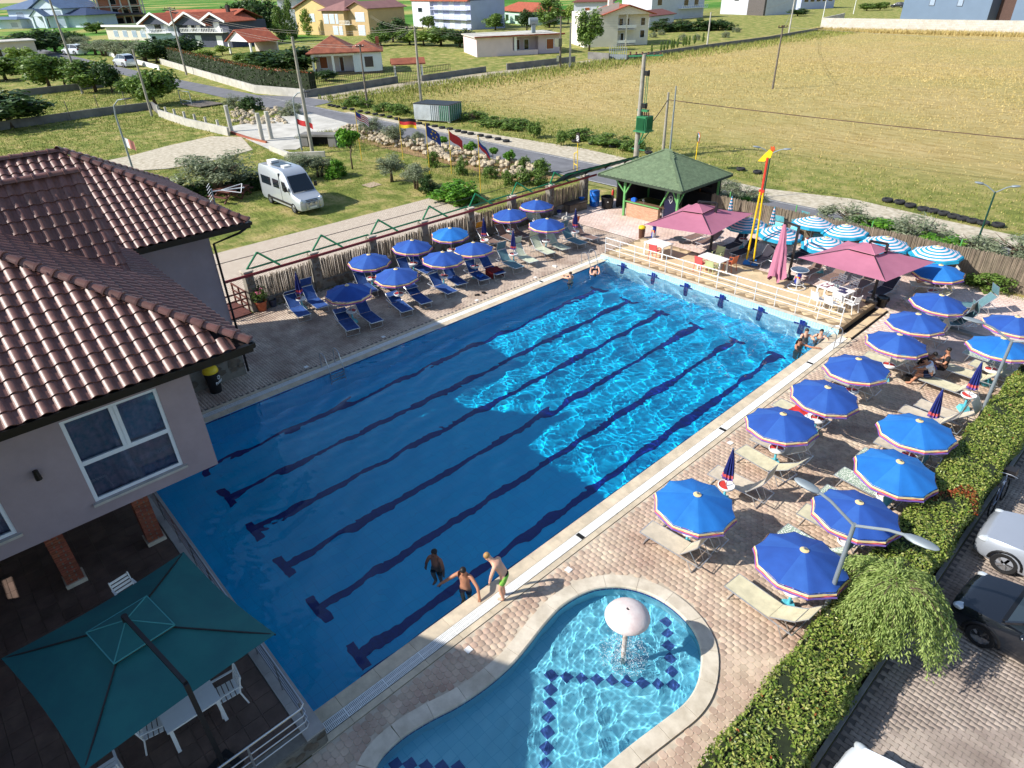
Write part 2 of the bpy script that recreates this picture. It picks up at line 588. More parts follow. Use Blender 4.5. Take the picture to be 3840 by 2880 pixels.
 # --------- the house beside the pool
M_plaster=mat('lilac grey plaster',(160,144,150),0.85,var=0.10,scale=1.2,bump=0.15,bscale=60)
M_tile=mat('brown roof tile',(118,82,74),0.42,var=0.22,scale=5,rand=0.12,bump=0.1,bscale=50)
M_tile_d=mat('dark roof deck',(40,28,26),0.8)
M_gutter=mat('dark metal gutter',(38,36,36),0.35,0.6,var=0.1)
M_dark=mat('dark wood',(40,30,26),0.6,var=0.3,scale=8)
M_wframe=mat('white window frame',(225,230,238),0.35,var=0.04)
M_stone=mat('brown grey rubble stone',(112,100,86),0.9,var=0.35,scale=4,bump=0.5,bscale=18,rand=0.16)
M_mortar=mat('grey mortar',(128,122,112),0.95,var=0.15,scale=8)
M_brickc=mat('red clay brick',(150,84,62),0.85,var=0.25,scale=9,rand=0.18,bump=0.3,bscale=60)
def glass_mat(name,tint,mixf=0.12):
 m=bpy.data.materials.new(name);m.use_nodes=True
 N,L=m.node_tree.nodes,m.node_tree.links
 N.remove(N['Principled BSDF'])
 t=N.new('ShaderNodeBsdfTransparent');t.inputs[0].default_value=(*tint,1)
 gl=N.new('ShaderNodeBsdfGlossy');gl.inputs['Roughness'].default_value=0.03
 lw=N.new('ShaderNodeLayerWeight');lw.inputs[0].default_value=0.35
 mp=N.new('ShaderNodeMapRange');mp.inputs['To Min'].default_value=mixf;mp.inputs['To Max'].default_value=0.9
 L.new(lw.outputs['Fresnel'],mp.inputs[0])
 mx=N.new('ShaderNodeMixShader')
 L.new(mp.outputs[0],mx.inputs[0]);L.new(t.outputs[0],mx.inputs[1]);L.new(gl.outputs[0],mx.inputs[2])
 L.new(mx.outputs[0],N['Material Output'].inputs['Surface'])
 MATS[name]=m
 return m
M_glass=glass_mat('window glass',(0.75,0.85,0.9),0.10)
M_darkglass=mat('dark window glass',(22,28,36),0.06,var=0.0,spec=0.9)
house=thing('poolside_house','large plastered house with brown tiled hip roofs overhanging the pool terrace','house',(-10,-2,0))
HO=Vector((-10,-2,0))
def H(*p):return Vector(p)-HO
def hb(name,m,boxes,parent=None,**k):
 b_=MB()
 for(x0,x1,y0,y1,z0,z1)in boxes:
  b_.box(H((x0+x1)/2,(y0+y1)/2,(z0+z1)/2),(x1-x0,y1-y0,z1-z0))
 return b_.build(name,m,parent or house,**k)
ZB,ZE=2.95,6.4
W1=(-1.74,0.25,3.36,5.60);W2=(-5.35,-3.27,3.44,5.66)
XW=-5.85
fw=[(XW-.25,XW,W1[1],1.02,ZB,6.35),(XW-.25,XW,W2[1],W1[0],ZB,6.35),(XW-.25,XW,-6.8,W2[0],ZB,6.35),(XW-.25,XW,W1[0],W1[1],ZB,W1[2]),(XW-.25,XW,W1[0],W1[1],W1[3],6.35),(XW-.25,XW,W2[0],W2[1],ZB,W2[2]),(XW-.25,XW,W2[0],W2[1],W2[3],6.35),(-13.2,XW-.25,.77,1.02,ZB,6.35),(-13.2,XW-.25,-6.8,.77,ZB,ZB+.25)]
hb('upper_wall',M_plaster,fw)
hb('rear_wing_wall',M_plaster,[(-20.9,-15.3,-9,5.2,0,6.35),(-15.3,-11.5,-9,.9,0,6.2)])
hb('south_wing_wall',M_plaster,[(-7.7,-.5,-18,-7.9,0,6.9)])
hb('ground_floor_and_sunblock_wall',mat('shaded cream wall',(176,160,150),0.9),[(-11.5,-7.7,-7.2,-7.0,0,ZB-.003),(-9.5,-8,-18,-7.2,0,6),(-11.5,-10.2,-7.8,.6,0,ZB-.003)])  # includes unseen walls added to keep the sun off the terrace
sc=hb('stone_cladding',M_mortar,[(-15.3,-15.22,2.2,5.2,0,1.45)])
for k in range(34):
 z=rng.uniform(.12,1.35);y=rng.uniform(2.35,5.1)
 b=MB();nn=rng.randint(5,7);a0=rng.random()*6
 b.add([H(-15.19+rng.uniform(0,.02),y+.19*rng.uniform(.7,1.1)*math.cos(a0+6.283*i/nn),max(.01,z+.14*rng.uniform(.7,1.1)*math.sin(a0+6.283*i/nn)))for i in range(nn)],[tuple(range(nn))])
 b.add([H(-15.24,y,z),H(-15.24,y+.01,z),H(-15.24,y,z+.01)],[(0,1,2)])
 b.build('stone',M_stone,sc)
M_curt=mat('mauve curtain',(150,130,160),0.9,var=0.3,scale=6,col2=(96,110,140))
def facade_window(y0,y1,z0,z1,tr,mu):
 w=hb('window',M_wframe,[(XW-.09,XW-.02,y0,y0+.08,z0,z1),(XW-.09,XW-.02,y1-.08,y1,z0,z1),(XW-.088,XW-.022,y0+.08,y1-.08,z0,z0+.08),(XW-.088,XW-.022,y0+.08,y1-.08,z1-.07,z1)])
 ym=y0+(y1-y0)*mu
 hb('transom',M_wframe,[(XW-.085,XW-.015,y0+.08,y1-.08,tr-.055,tr+.055)],w)
 hb('mullion',M_wframe,[(XW-.082,XW-.018,ym-.085,ym-.01,tr+.055,z1-.07),(XW-.08,XW-.01,ym+.01,ym+.085,tr+.055,z1-.07),(XW-.086,XW-.03,ym-.01,ym+.01,tr+.055,z1-.07)],w)
 for(a,c,e,f)in((y0+.08,ym-.085,tr+.055,z1-.07),(ym+.085,y1-.08,tr+.055,z1-.07),(y0+.08,y1-.08,z0+.08,tr-.055)):
  b_=MB();b_.add([H(XW-.05,a,e),H(XW-.05,c,e),H(XW-.05,c,f),H(XW-.05,a,f)],[(0,1,2,3)])
  b_.build('pane',M_glass,w)
 hb('sill',mat('stone sill',(188,182,176),0.7),[(XW-.06,XW+.09,y0-.07,y1+.07,z0-.07,z0-.005)],w)
 b_=MB();vs=[];N_=60
 for i in range(N_+1):
  t=i/N_;y=y0+.05+(y1-y0-.1)*t
  dx=.035*math.sin(t*46)+.02*math.sin(t*23+1)
  vs+=[H(XW-.17+dx,y+.10*math.sin(t*6.2),z0+.02),H(XW-.17+dx*.7,y,z1)]
 b_.add(vs,[(2*i,2*i+2,2*i+3,2*i+1)for i in range(N_)])
 b_.build('curtain',M_curt,w,smooth=True)
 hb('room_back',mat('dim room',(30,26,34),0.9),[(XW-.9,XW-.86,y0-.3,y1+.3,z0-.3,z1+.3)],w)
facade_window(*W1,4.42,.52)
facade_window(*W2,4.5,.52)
b=MB();b.cyl(H(XW,-2.49,4.70),H(XW+.10,-2.49,4.70),.05);b.tube([H(XW+.1,-2.49,4.78),H(XW+.12,-2.49,4.55)],[.05,.065])
b.build('wall_lamp',mat('black metal',(22,22,24),0.4,0.5),house,smooth=True)
SL=0.6
def slab(pts,name='roof_deck',th=.10):
 b_=MB();n_=len(pts)
 b_.add([H(*p)for p in pts]+[H(p[0],p[1],p[2]-th)for p in pts],[tuple(range(n_)),tuple(range(n_,2*n_))[::-1]]+[(i,n_+i,n_+(i+1)%n_,(i+1)%n_)for i in range(n_)])
 return b_
EX,EY,ES=-4.84,2.236,-6.8
HT=(EY-ES)/2;RY=(EY+ES)/2;RZ=ZE+SL*HT
roof=None
FR_E=[(EX,EY,ZE),(EX-HT,RY,RZ),(EX,ES,ZE)]
FR_N=[(EX,EY,ZE),(-14.5,EY,ZE),(-14.5,RY,RZ),(EX-HT,RY,RZ)]
FR_S=[(EX,ES,ZE),(EX-HT,RY,RZ),(-14.5,RY,RZ),(-14.5,ES,ZE)]
BX,BXW,BY=-13.87,-22.1,6.21
BT=(BX-BXW)/2;BRX=(BX+BXW)/2;BRZ=ZE+SL*BT
BK_E=[(BX,BY,ZE),(BRX,BY-BT,BRZ),(BRX,-9,BRZ),(BX,-9,ZE)]
BK_N=[(BX,BY,ZE),(BXW,BY,ZE),(BRX,BY-BT,BRZ)]
BK_W=[(BXW,BY,ZE),(BXW,-9,ZE),(BRX,-9,BRZ),(BRX,BY-BT,BRZ)]
MGX,MGZ,MGY,MGS=-11.9,9.3,1.37,1.22
MG_E=[(MGX,MGY,MGZ),(MGX,-2.2,MGZ),(MGX+2.15,-2.2,MGZ-2.15*MGS),(MGX+2.15,MGY,MGZ-2.15*MGS)]
MG_W=[(MGX,MGY,MGZ),(MGX-2.0,MGY,MGZ-2.0*MGS),(MGX-2.0,-2.2,MGZ-2.0*MGS),(MGX,-2.2,MGZ)]
SGX,SGZ,SGY=-4.09,9.5,-6.87
SG_E=[(SGX,SGY,SGZ),(SGX,-18.5,SGZ),(SGX+4.5,-18.5,SGZ-2.7),(SGX+4.5,SGY,SGZ-2.7)]
SG_W=[(SGX,SGY,SGZ),(SGX-4.5,SGY,SGZ-2.7),(SGX-4.5,-18.5,SGZ-2.7),(SGX,-18.5,SGZ)]
def drop(pts,d):return[(p[0],p[1],p[2]-d)for p in pts]
b=MB()
for pl in(FR_E,FR_N,FR_S,BK_E,BK_N,BK_W,MG_E,MG_W,SG_E,SG_W):
 q=slab(drop(pl,.05));b.add(q.v,q.f)
b.add([H(MGX,MGY-.12,MGZ-.1),H(MGX-1.9,MGY-.12,6.9),H(MGX-1.9,MGY-.12,6.2),H(MGX+2,MGY-.12,6.2),H(MGX+2,MGY-.12,6.85)],[(0,1,2,3,4)])
b.add([H(SGX,SGY-1,SGZ-.1),H(SGX-3.6,SGY-1,7.2),H(SGX-3.6,SGY-1,6.6),H(SGX+3.6,SGY-1,6.6),H(SGX+3.6,SGY-1,7.2)],[(0,1,2,3,4)])
roof=b.build('roof',M_tile_d,house)
TW,TL=0.300,0.345
def tile_builder():
 b_=MB();us=[0,.02,.055,.09,.125,.16,.195,.215,.30]
 def hz(u):
  return.062*math.sin(math.pi*min(1,u/.215))**.8 if 0<u<.215 else 0.0
 vs=[]
 for u in us:
  vs+=[(u,0,hz(u)+.022),(u,0,hz(u)+.048),(u,.40,hz(u)+.012)]
 fs=[]
 for i in range(len(us)-1):
  a,c=3*i,3*(i+1)
  fs+=[(a,c,c+1,a+1),(a+1,c+1,c+2,a+2)]
 b_.add(vs,fs)
 return b_
TB=tile_builder()
TMESH=TB.mesh('roof_tile',M_tile,smooth=True,sharp=50)
tiles=[]
def tile_field(O,U,V,poly,du=0.0,maxu=None):
 """O eave origin, U along the eave, V up the slope, poly in (u, v) metres"""
 O=Vector(O);U=Vector(U).normalized();V=Vector(V).normalized();Nn=U.cross(V)
 M0=Matrix(((U.x,V.x,Nn.x),(U.y,V.y,Nn.y),(U.z,V.z,Nn.z)))
 umin=min(p[0]for p in poly);umax=max(p[0]for p in poly);vmax=max(p[1]for p in poly)
 r=0
 v=-.05
 while v<vmax:
  u=math.floor(umin/TW)*TW+du
  while u<umax:
   if inpoly(u+TW/2,v+.19,poly):
    P_=O+U*u+V*v
    q=M0.to_4x4();q.translation=P_-HO
    x,y,w=proj(P_)
    vis=(-60<x<3900 and-60<y<2940 and w>0)
    tiles.append((0 if vis else 1,w,q))
   u+=TW
  v+=TL
  r+=1
c_=1/math.sqrt(1+SL*SL)
sl=lambda h:h/c_
tile_field((EX,ES,ZE),(0,1,0),(-c_,0,SL*c_),[(0,-.1),(EY-ES,-.1),(HT,sl(HT))])
tile_field((EX,EY,ZE),(-1,0,0),(0,-c_,SL*c_),[(0,-.1),(9.0,-.1),(9.0,sl(HT)),(HT,sl(HT))])
tile_field((BX,-2.0,ZE),(0,1,0),(-c_,0,SL*c_),[(0,-.1),(BY+2,-.1),(BY+2-BT,sl(BT)),(0,sl(BT))])
tile_field((BX,BY,ZE),(-1,0,0),(0,-c_,SL*c_),[(0,-.1),(2*BT,-.1),(BT,sl(BT))])
cm=1/math.sqrt(1+MGS**2)
tile_field((MGX+2.15,-1.93,MGZ-2.15*MGS),(0,1,0),(-cm,0,MGS*cm),[(0,-.1),(MGY+1.93,-.1),(MGY+1.93,2.15/cm),(0,2.15/cm)])
tile_field((SGX+4.5,-10,SGZ-2.7),(0,1,0),(-c_,0,SL*c_),[(0,-.1),(SGY+10,-.1),(SGY+10,4.5/c_),(0,4.5/c_)])
tiles.sort(key=lambda t:(t[0],t[1]))
for(vi,w,q)in tiles[:280]:
 o=link('roof_tile',TMESH,roof);o.matrix_local=q
rest=tiles[280:]
if rest:
 bv=np.array(TB.v);VV=[];FF=[]
 bf=np.array(TB.f)
 for i,(vi,w,q)in enumerate(rest):
  A=np.array(q)
  VV.append(bv@A[:3,:3].T+A[:3,3]);FF.append(bf+i*len(bv))
 me=np_mesh('roof_tile_field',np.concatenate(VV),np.concatenate(FF),M_tile,smooth=True)
 me.set_sharp_from_angle(angle=rad(50))
 tag(link('roof_tile_field',me,roof),kind='stuff')
cap=MB();vs=[];NN=9
prof=[(0,.145,0),(.045,.15,0),(.05,.125,0),(.42,.105,0)]
for(x,r_,z)in prof:
 for k in range(NN):
  t=math.pi*(k/(NN-1))
  vs.append((x,r_*math.cos(t),r_*math.sin(t)*.9-.01))
fs=[]
for i in range(len(prof)-1):
 for k in range(NN-1):
  fs.append((i*NN+k,(i+1)*NN+k,(i+1)*NN+k+1,i*NN+k+1))
fs.append(tuple(range(NN)))
cap.add(vs,fs)
CMESH=cap.mesh('ridge_tile',M_tile,smooth=True,sharp=45)
def cap_line(a,b_,step=.36):
 a,b_=Vector(a),Vector(b_)
 d=(b_-a);L_=d.length;d.normalize()
 s_=Vector((-d.y,d.x,0)).normalized();up=d.cross(s_)
 k=0
 while k*step<L_-.1:
  p=a+d*(k*step)-HO+up*.06
  q=Matrix(((d.x,s_.x,up.x,p.x),(d.y,s_.y,up.y,p.y),(d.z,s_.z,up.z,p.z),(0,0,0,1)))
  o=link('ridge_tile',CMESH,roof);o.matrix_local=q
  k+=1
cap_line((EX+.02,EY+.02,ZE),(EX-HT,RY,RZ))
cap_line((EX,ES,ZE),(EX-HT,RY,RZ),.4)
cap_line((BX+.02,BY+.02,ZE),(BRX,BY-BT,BRZ))
cap_line((BXW,BY,ZE),(BRX,BY-BT,BRZ))
cap_line((BRX,-3.0,BRZ),(BRX,BY-BT,BRZ))
cap_line((MGX,MGY,MGZ),(MGX,-2.0,MGZ))
b=MB()
for(p,q)in(((EX+.05,ES,ZE),(EX+.05,EY+.08,ZE)),((EX+.08,EY+.05,ZE),(-14,EY+.05,ZE)),((BX+.05,1.4,ZE),(BX+.05,BY+.08,ZE)),((BX+.08,BY+.05,ZE),(BXW,BY+.05,ZE))):
 b.bar(H(p[0],p[1],p[2]-.06),H(q[0],q[1],q[2]-.06),.13,.11)
 b.bar(H(p[0]-.03,p[1]-.03,p[2]-.15),H(q[0]-.03,q[1]-.03,q[2]-.15),.05,.14)
b.build('gutter',M_gutter,house)
for k in range(9):
 b=MB();b.bar(H(XW,.7-k*.9,ZE+.18),H(EX-.06,.7-k*.9,ZE-.20),.10,.12);b.build('rafter_end',M_dark,house)
for k in range(5):
 b=MB();b.bar(H(-15.3,4.9-k*1.0,ZE+.3),H(BX-.06,4.9-k*1.0,ZE-.20),.10,.12);b.build('rafter_end',M_dark,house)
b=MB();b.tube([H(BX-.05,BY-.05,ZE-.2),H(BX-.1,BY-.35,ZE-.35),H(-15.2,5.28,5.5),H(-15.2,5.28,.1)],.045);b.build('downpipe',M_gutter,house,smooth=True)
BR=MB();BR.box((0,0,0),(.245,.115,.058));BRm=BR.mesh('brick',M_brickc)
for(px_,py_)in((-7.32,-.80),(-7.22,-2.80),(-7.25,-5.2)):
 pl=hb('pillar',M_mortar,[(px_-.18,px_+.18,py_-.18,py_+.18,.62,ZB)])
 zc=.65;row=0
 while zc<ZB-.03:
  for k in range(4):
   a=k*math.pi/2+(0 if row%2 else 0)
   off=(.072 if row%2 else-.072)
   x=.142*math.cos(a)-off*math.sin(a);y=.142*math.sin(a)+off*math.cos(a)
   o=link('brick',BRm,pl,(px_+x-HO.x,py_+y-HO.y,zc),a+math.pi/2)
  zc+=.0705;row+=1
 hb('pillar_base',M_cop,[(px_-.24,px_+.24,py_-.24,py_+.24,.5,.62)],pl)
 # --------- terrace under and beside the house
terr=tag(thing('terrace','tiled dining terrace','terrace',(0,0,0)),kind='structure')
for key in('label','category'):
 del terr[key]
b=MB();b.box((-4.7,-4.05,.235),(11.0,7.9,.47));b.build('terrace_core',M_mortar,terr)
M_ttile=mat('dark terracotta floor tile',(104,84,74),0.55,var=0.3,scale=2.5,rand=0.14)
tt=MB();tt.box((0,0,0),(.392,.392,.03));ttm=tt.mesh('floor_tile',M_ttile)
for i in range(26):
 for j in range(14):
  x,y=.25-.4*i,-.72-.4*j
  if x>-10.1 and y>-6.2:
   link('floor_tile',ttm,terr,(x,y,.486))
M_tcop=mat('grey terrace coping',(176,170,164),0.8,var=0.15,scale=3,rand=0.06)
x=.82;k=0
while x>-10:
 b=MB();b.box((x-.5,-.30,.485),(.994,.40,.05));b.build('coping_slab',M_tcop,terr);x-=1.0
face=MB();face.box((.81,-4.1,.225),(.02,7.9,.45));fc=face.build('stone_facing',M_mortar,terr)
for k in range(46):
 y=-.2-k*.085*2+rng.uniform(-.05,.05);z=rng.uniform(.1,.36)
 b=MB();nn=rng.randint(5,7);a0=rng.random()*6
 b.add([(.822+rng.uniform(0,.02),y+.13*rng.uniform(.7,1.15)*math.cos(a0+6.283*i/nn),min(.44,max(.01,z+.11*rng.uniform(.7,1.1)*math.sin(a0+6.283*i/nn))))for i in range(nn)],[tuple(range(nn))])
 b.build('stone',M_stone,fc)
 # --------- ground, decks, road
def ground_mat():
 m=bpy.data.materials.new('open ground');m.use_nodes=True
 N,L=m.node_tree.nodes,m.node_tree.links
 b=N['Principled BSDF'];b.inputs['Roughness'].default_value=0.95;b.inputs['Specular IOR Level'].default_value=0.1
 geo=N.new('ShaderNodeNewGeometry')
 mp=N.new('ShaderNodeMapping');mp.inputs['Scale'].default_value=(0.35,1.6,1.0);mp.inputs['Rotation'].default_value=(0,0,rad(38))
 L.new(geo.outputs['Position'],mp.inputs[0])
 def noise(sc,src,det=6,ro=0.6):
  n_=N.new('ShaderNodeTexNoise');n_.inputs['Scale'].default_value=sc;n_.inputs['Detail'].default_value=det;n_.inputs['Roughness'].default_value=ro
  L.new(src,n_.inputs['Vector']);return n_.outputs['Fac']
 def ramp(fac,stops):
  r_=N.new('ShaderNodeValToRGB');e=r_.color_ramp.elements
  while len(e)<len(stops):e.new(.5)
  for i,(p,c)in enumerate(stops):
   e[i].position=p;e[i].color=lin(c)
  L.new(fac,r_.inputs[0]);return r_.outputs[0]
 def mixc(f,a,c):
  x_=N.new('ShaderNodeMix');x_.data_type='RGBA'
  L.new(f,x_.inputs[0]);L.new(a,x_.inputs[6]);L.new(c,x_.inputs[7]);return x_.outputs[2]
 def math_(op,a,v=None,c=None):
  x_=N.new('ShaderNodeMath');x_.operation=op
  if hasattr(a,'links')or hasattr(a,'is_linked'):L.new(a,x_.inputs[0])
  else:x_.inputs[0].default_value=a
  if v is not None:
   if hasattr(v,'is_linked'):L.new(v,x_.inputs[1])
   else:x_.inputs[1].default_value=v
  return x_.outputs[0]
 pos=geo.outputs['Position']
 dry=ramp(noise(0.9,mp.outputs[0],8,.7),[(.28,(152,130,80)),(.46,(180,158,104)),(.6,(198,178,126)),(.78,(164,148,92))])
 big=ramp(noise(.035,pos,4,.6),[(.40,(0,0,0)),(.62,(255,255,255))])
 grn=ramp(noise(1.4,mp.outputs[0],7,.7),[(.3,(120,124,66)),(.5,(150,150,84)),(.7,(176,170,104))])
 field=mixc(math_('MULTIPLY',big,.4),dry,grn)
 lawn=ramp(noise(.55,pos,7,.65),[(.3,(92,106,50)),(.46,(126,136,68)),(.58,(168,158,98)),(.72,(194,174,122))])
 sep=N.new('ShaderNodeSeparateXYZ');L.new(pos,sep.inputs[0])
 wob=math_('MULTIPLY',math_('SUBTRACT',noise(.25,pos,3),.5),3.0)
 yy=math_('ADD',sep.outputs[1],wob)
 rY=N.new('ShaderNodeMapRange');rY.inputs['From Min'].default_value=44;rY.inputs['From Max'].default_value=56;L.new(yy,rY.inputs[0])
 xx=math_('ADD',sep.outputs[0],wob)
 rX=N.new('ShaderNodeMapRange');rX.inputs['From Min'].default_value=-90;rX.inputs['From Max'].default_value=-84;L.new(xx,rX.inputs[0])
 f_=math_('MULTIPLY',rY.outputs[0],rX.outputs[0])
 strip=ramp(noise(.8,pos,6,.7),[(.3,(96,112,50)),(.5,(136,142,72)),(.66,(186,170,108))])
 rS=N.new('ShaderNodeMapRange');rS.inputs['From Min'].default_value=50;rS.inputs['From Max'].default_value=64;rS.inputs['To Min'].default_value=.85;rS.inputs['To Max'].default_value=0;L.new(yy,rS.inputs[0])
 field2=mixc(rS.outputs[0],field,strip)
 far=N.new('ShaderNodeMapRange');far.inputs['From Min'].default_value=-215;far.inputs['From Max'].default_value=-190;far.inputs['To Min'].default_value=1;far.inputs['To Max'].default_value=0;L.new(xx,far.inputs[0])
 farg=ramp(noise(.012,pos,3),[(.42,(70,118,44)),(.52,(96,140,60)),(.60,(168,160,96))])
 c=mixc(f_,lawn,field2)
 c=mixc(far.outputs[0],c,farg)
 L.new(c,b.inputs['Base Color'])
 bp=N.new('ShaderNodeBump');bp.inputs['Strength'].default_value=0.9;bp.inputs['Distance'].default_value=0.25
 L.new(noise(2.2,mp.outputs[0],8,.75),bp.inputs['Height']);L.new(bp.outputs[0],b.inputs['Normal'])
 return m
M_ground=ground_mat()
sheet('ground',[(-2500,-700),(700,-700),(700,2500),(-2500,2500)],[POOL,KID_MID],-0.06,M_ground)
M_grout=mat('sandy paving joints',(196,182,162),0.95,var=0.2,scale=3)
M_grout_l=mat('grey paving joints',(112,104,98),0.95,var=0.2,scale=3)
M_paver=mat('rose sandstone paver',(202,182,160),0.85,scale=0.7,col2=(170,142,124),rand=0.14,bump=0.25,bscale=45,thresh=(.36,.62))
M_paver_l=mat('grey beige paver',(202,184,166),0.8,scale=0.7,col2=(160,138,122),rand=0.10,bump=0.2,bscale=45,thresh=(.38,.62))
M_paver_f=mat('pale pink paver',(226,206,196),0.85,scale=0.35,col2=(206,178,162),rand=0.08,bump=0.2,bscale=45)
M_paver_p=mat('parking paver',(176,162,150),0.85,scale=0.8,col2=(140,126,116),rand=0.11,bump=0.25,bscale=45)
def paver_base(poly,bev=.004,h=.03):
 b_=MB();n_=len(poly)
 cx=sum(p[0]for p in poly)/n_;cy=sum(p[1]for p in poly)/n_
 L_=max(math.hypot(p[0]-cx,p[1]-cy)for p in poly)
 inn=[(cx+(p[0]-cx)*(1-bev/L_*1.3),cy+(p[1]-cy)*(1-bev/L_*1.3))for p in poly]
 vs=[(*p,0.0)for p in inn]+[(*p,-bev*.8)for p in poly]+[(*p,-h)for p in poly]
 fs=[tuple(range(n_))]
 for k in(0,1):
  fs+=[(k*n_+i,(k+1)*n_+i,(k+1)*n_+(i+1)%n_,k*n_+(i+1)%n_)for i in range(n_)]
 b_.add(vs,fs)
 return b_
def lay(parent,base,m,T,name='paver',nsingle=290,ang=0.0):
 """nearest visible pavers one by one, the rest as one mass"""
 T=np.asarray(T)
 P_=np.stack([T[:,0],T[:,1],np.zeros(len(T))],1)-CAMP
 w=P_@_f;px=1920+F*(P_@_r)/w;py=1440-F*(P_@_u)/w
 vis=(w>0)&(px>-200)&(px<4040)&(py>-100)&(py<3080)
 T=T[vis];w=w[vis]
 T=T[np.argsort(w)]
 me=base.mesh(name,m)
 for t in T[:nsingle]:
  o=link(name,me,parent,(t[0],t[1],t[2]),t[3])
 if len(T)>nsingle:
  o=link('paver_field',scatter_mesh('paver_field',base,None,T[nsingle:],m),parent)
  o['kind']='stuff'
def grid(x0,x1,y0,y1,sx,sy,stag=.5,mask=None,rz=0.0,jit=.004):
 T=[]
 nx=int((x1-x0)/sx);ny=int((y1-y0)/sy)
 X=x0+sx*(np.arange(nx)[None,:]+.5+(np.arange(ny)[:,None]%2)*stag);Y=np.repeat((y0+sy*(np.arange(ny)+.5))[:,None],nx,1)
 X=X.ravel();Y=Y.ravel()
 ok=X<x1-.02
 if mask is not None:
  ok&=mask(X,Y)
 X,Y=X[ok],Y[ok]
 n_=len(X)
 return np.stack([X,Y,nrng.uniform(-jit,jit*.2,n_),rz+nrng.normal(0,.012,n_),np.ones(n_)],1)
def octo(w,h,c):
 x,y=w/2,h/2
 return[(-x+c,-y),(x-c,-y),(x,-y+c),(x,y-c),(x-c,y),(-x+c,y),(-x,y-c),(-x,-y+c)]
def zig(w,h,d):
 x,y=w/2,h/2
 return[(-x,-y),(-x*.45,-y),(-x*.2,-y+d),(x*.2,-y+d),(x*.45,-y),(x,-y),(x,y),(x*.45,y),(x*.2,y-d),(-x*.2,y-d),(-x*.45,y),(-x,y)]
deck_r=sheet('sun_deck',[(.84,-3),(6.62,-3),(6.62,26.2),(.84,26.2)],[KID_OUT],-.014,M_grout)
ko=offset_poly(KID,.44*KS)
lay(deck_r,paver_base(octo(.179,.152,.036)),M_paver,grid(.86,6.6,-3,26.2,.182,.155,.5,lambda X,Y:~inpoly_np(X,Y,ko)))
deck_l=sheet('fence_side_deck',[(-20.75,-2),(-13.66,-2),(-13.66,29),(-20.75,29)],[],-.014,M_grout_l)
lay(deck_l,paver_base(zig(.222,.108,.012),.005),M_paver_l,grid(-20.75,-13.68,-2,29,.228,.114),nsingle=260)
deck_f=sheet('bar_deck',[(-20.75,29),(-13.3,29),(-13.3,28.98),(.84,28.98),(.84,26.2),(6.62,26.2),(6.62,35.0),(-20.75,35.0)],[],-.016,M_grout)
lay(deck_f,paver_base(octo(.232,.192,.02)),M_paver_f,np.concatenate([grid(-20.75,.85,29,35,.238,.198),grid(.86,6.62,26.2,35,.238,.198)]),nsingle=260)
M_kerb=mat('concrete kerb',(150,146,140),0.9,var=0.2,scale=4)
park=sheet('car_park',[(8.02,-6),(24,-6),(24,40),(8.02,40)],[],-.02,M_grout_l)
T=grid(8.04,17,-1,30,.232,.124)
T[:,2]-=.004
lay(park,paver_base(zig(.226,.118,.018),.005),M_paver_p,T,nsingle=290)
b=MB()
for k in range(34):
 b.box((7.95,-2+k,.03),(.10,.99,.14))
tag(b.build('kerb',M_kerb),kind='structure')
sheet('planting_bed',[(6.62,-4),(7.9,-4),(7.9,26),(6.62,26)],[],-.025,mat('dark bed soil',(70,58,46),0.95,var=0.4,scale=6))
sheet('soil_strip',[(-9,34.2),(12,34.2),(12,35.6),(-9,35.6)],[],-.006,mat('dry yellow soil',(188,164,112),0.95,col2=(140,124,74),scale=2.2,bump=.5))
M_edge=mat('beige pool edge stone',(206,190,164),0.8,var=0.22,scale=2.2,bump=0.3,bscale=40,rand=0.05)
M_grate=mat('white drainage grate',(236,236,232),0.5,var=0.08,scale=9)
M_black=mat('black gap',(12,12,13),0.9,var=0)
edge=tag(thing('pool_edge','x x x x','x'),kind='structure')
for key in('label','category'):del edge[key]
cs=MB();cs.box((0,0,0),(.355,.992,.05));csm=cs.mesh('edge_stone',M_edge)
gs=MB()
for k in range(29):
 gs.box((0,-.49+k*.0350,0),(.27,.021,.02))
gs.box((0,0,-.008),(.02,.99,.012));gs.box((-.128,0,-.006),(.014,.99,.02));gs.box((.128,0,-.006),(.014,.99,.02))
gsm=gs.mesh('drain_grate',M_grate)
so=MB();so.box((0,0,0),(.165,.992,.04));som=so.mesh('outer_strip',M_edge)
for sgn,x0 in((1,PX1),(-1,PX0)):
 for k in range(26):
  y=-.2+.5+k-.3
  if y>25.0:continue
  yy=min(y,24.55)
  link('edge_stone',csm,edge,(x0+sgn*.178,y,-.018))
  link('drain_grate',gsm,edge,(x0+sgn*.50,y,-.004))
  link('outer_strip',som,edge,(x0+sgn*.745,y,-.012))
b=MB()
for sgn,x0 in((1,PX1),(-1,PX0)):
 b.box((x0+sgn*.5,12.4,-.06),(.28,25.2,.04))
b.build('drain_channel',M_black,edge)
b=MB()
for(x,y)in((.51,8.05),(.52,15.4),(.5,21.9),(-13.3,20.4)):
 b.box((x,y,.009),(.25,.13,.004))
b.build('grate_gap',M_black,edge)
mk=MB();mk.box((0,0,0),(.16,.16,.012));mkm=mk.mesh('depth_marker',M_grate)
for(x,y)in((1.15,3.4),(1.12,6.9),(1.1,11.3),(1.12,14.9),(1.1,20.4),(-13.95,7.2),(-13.95,11.0),(-13.95,16.5),(-13.95,20.6)):
 link('depth_marker',mkm,edge,(x,y,.008),rng.uniform(-.1,.1))
M_ftile=mat('sand coloured floor tile',(214,190,152),0.75,var=0.14,scale=1.6,rand=0.06)
ft=tag(thing('far_terrace','x x x x','x'),kind='structure')
for key in('label','category'):del ft[key]
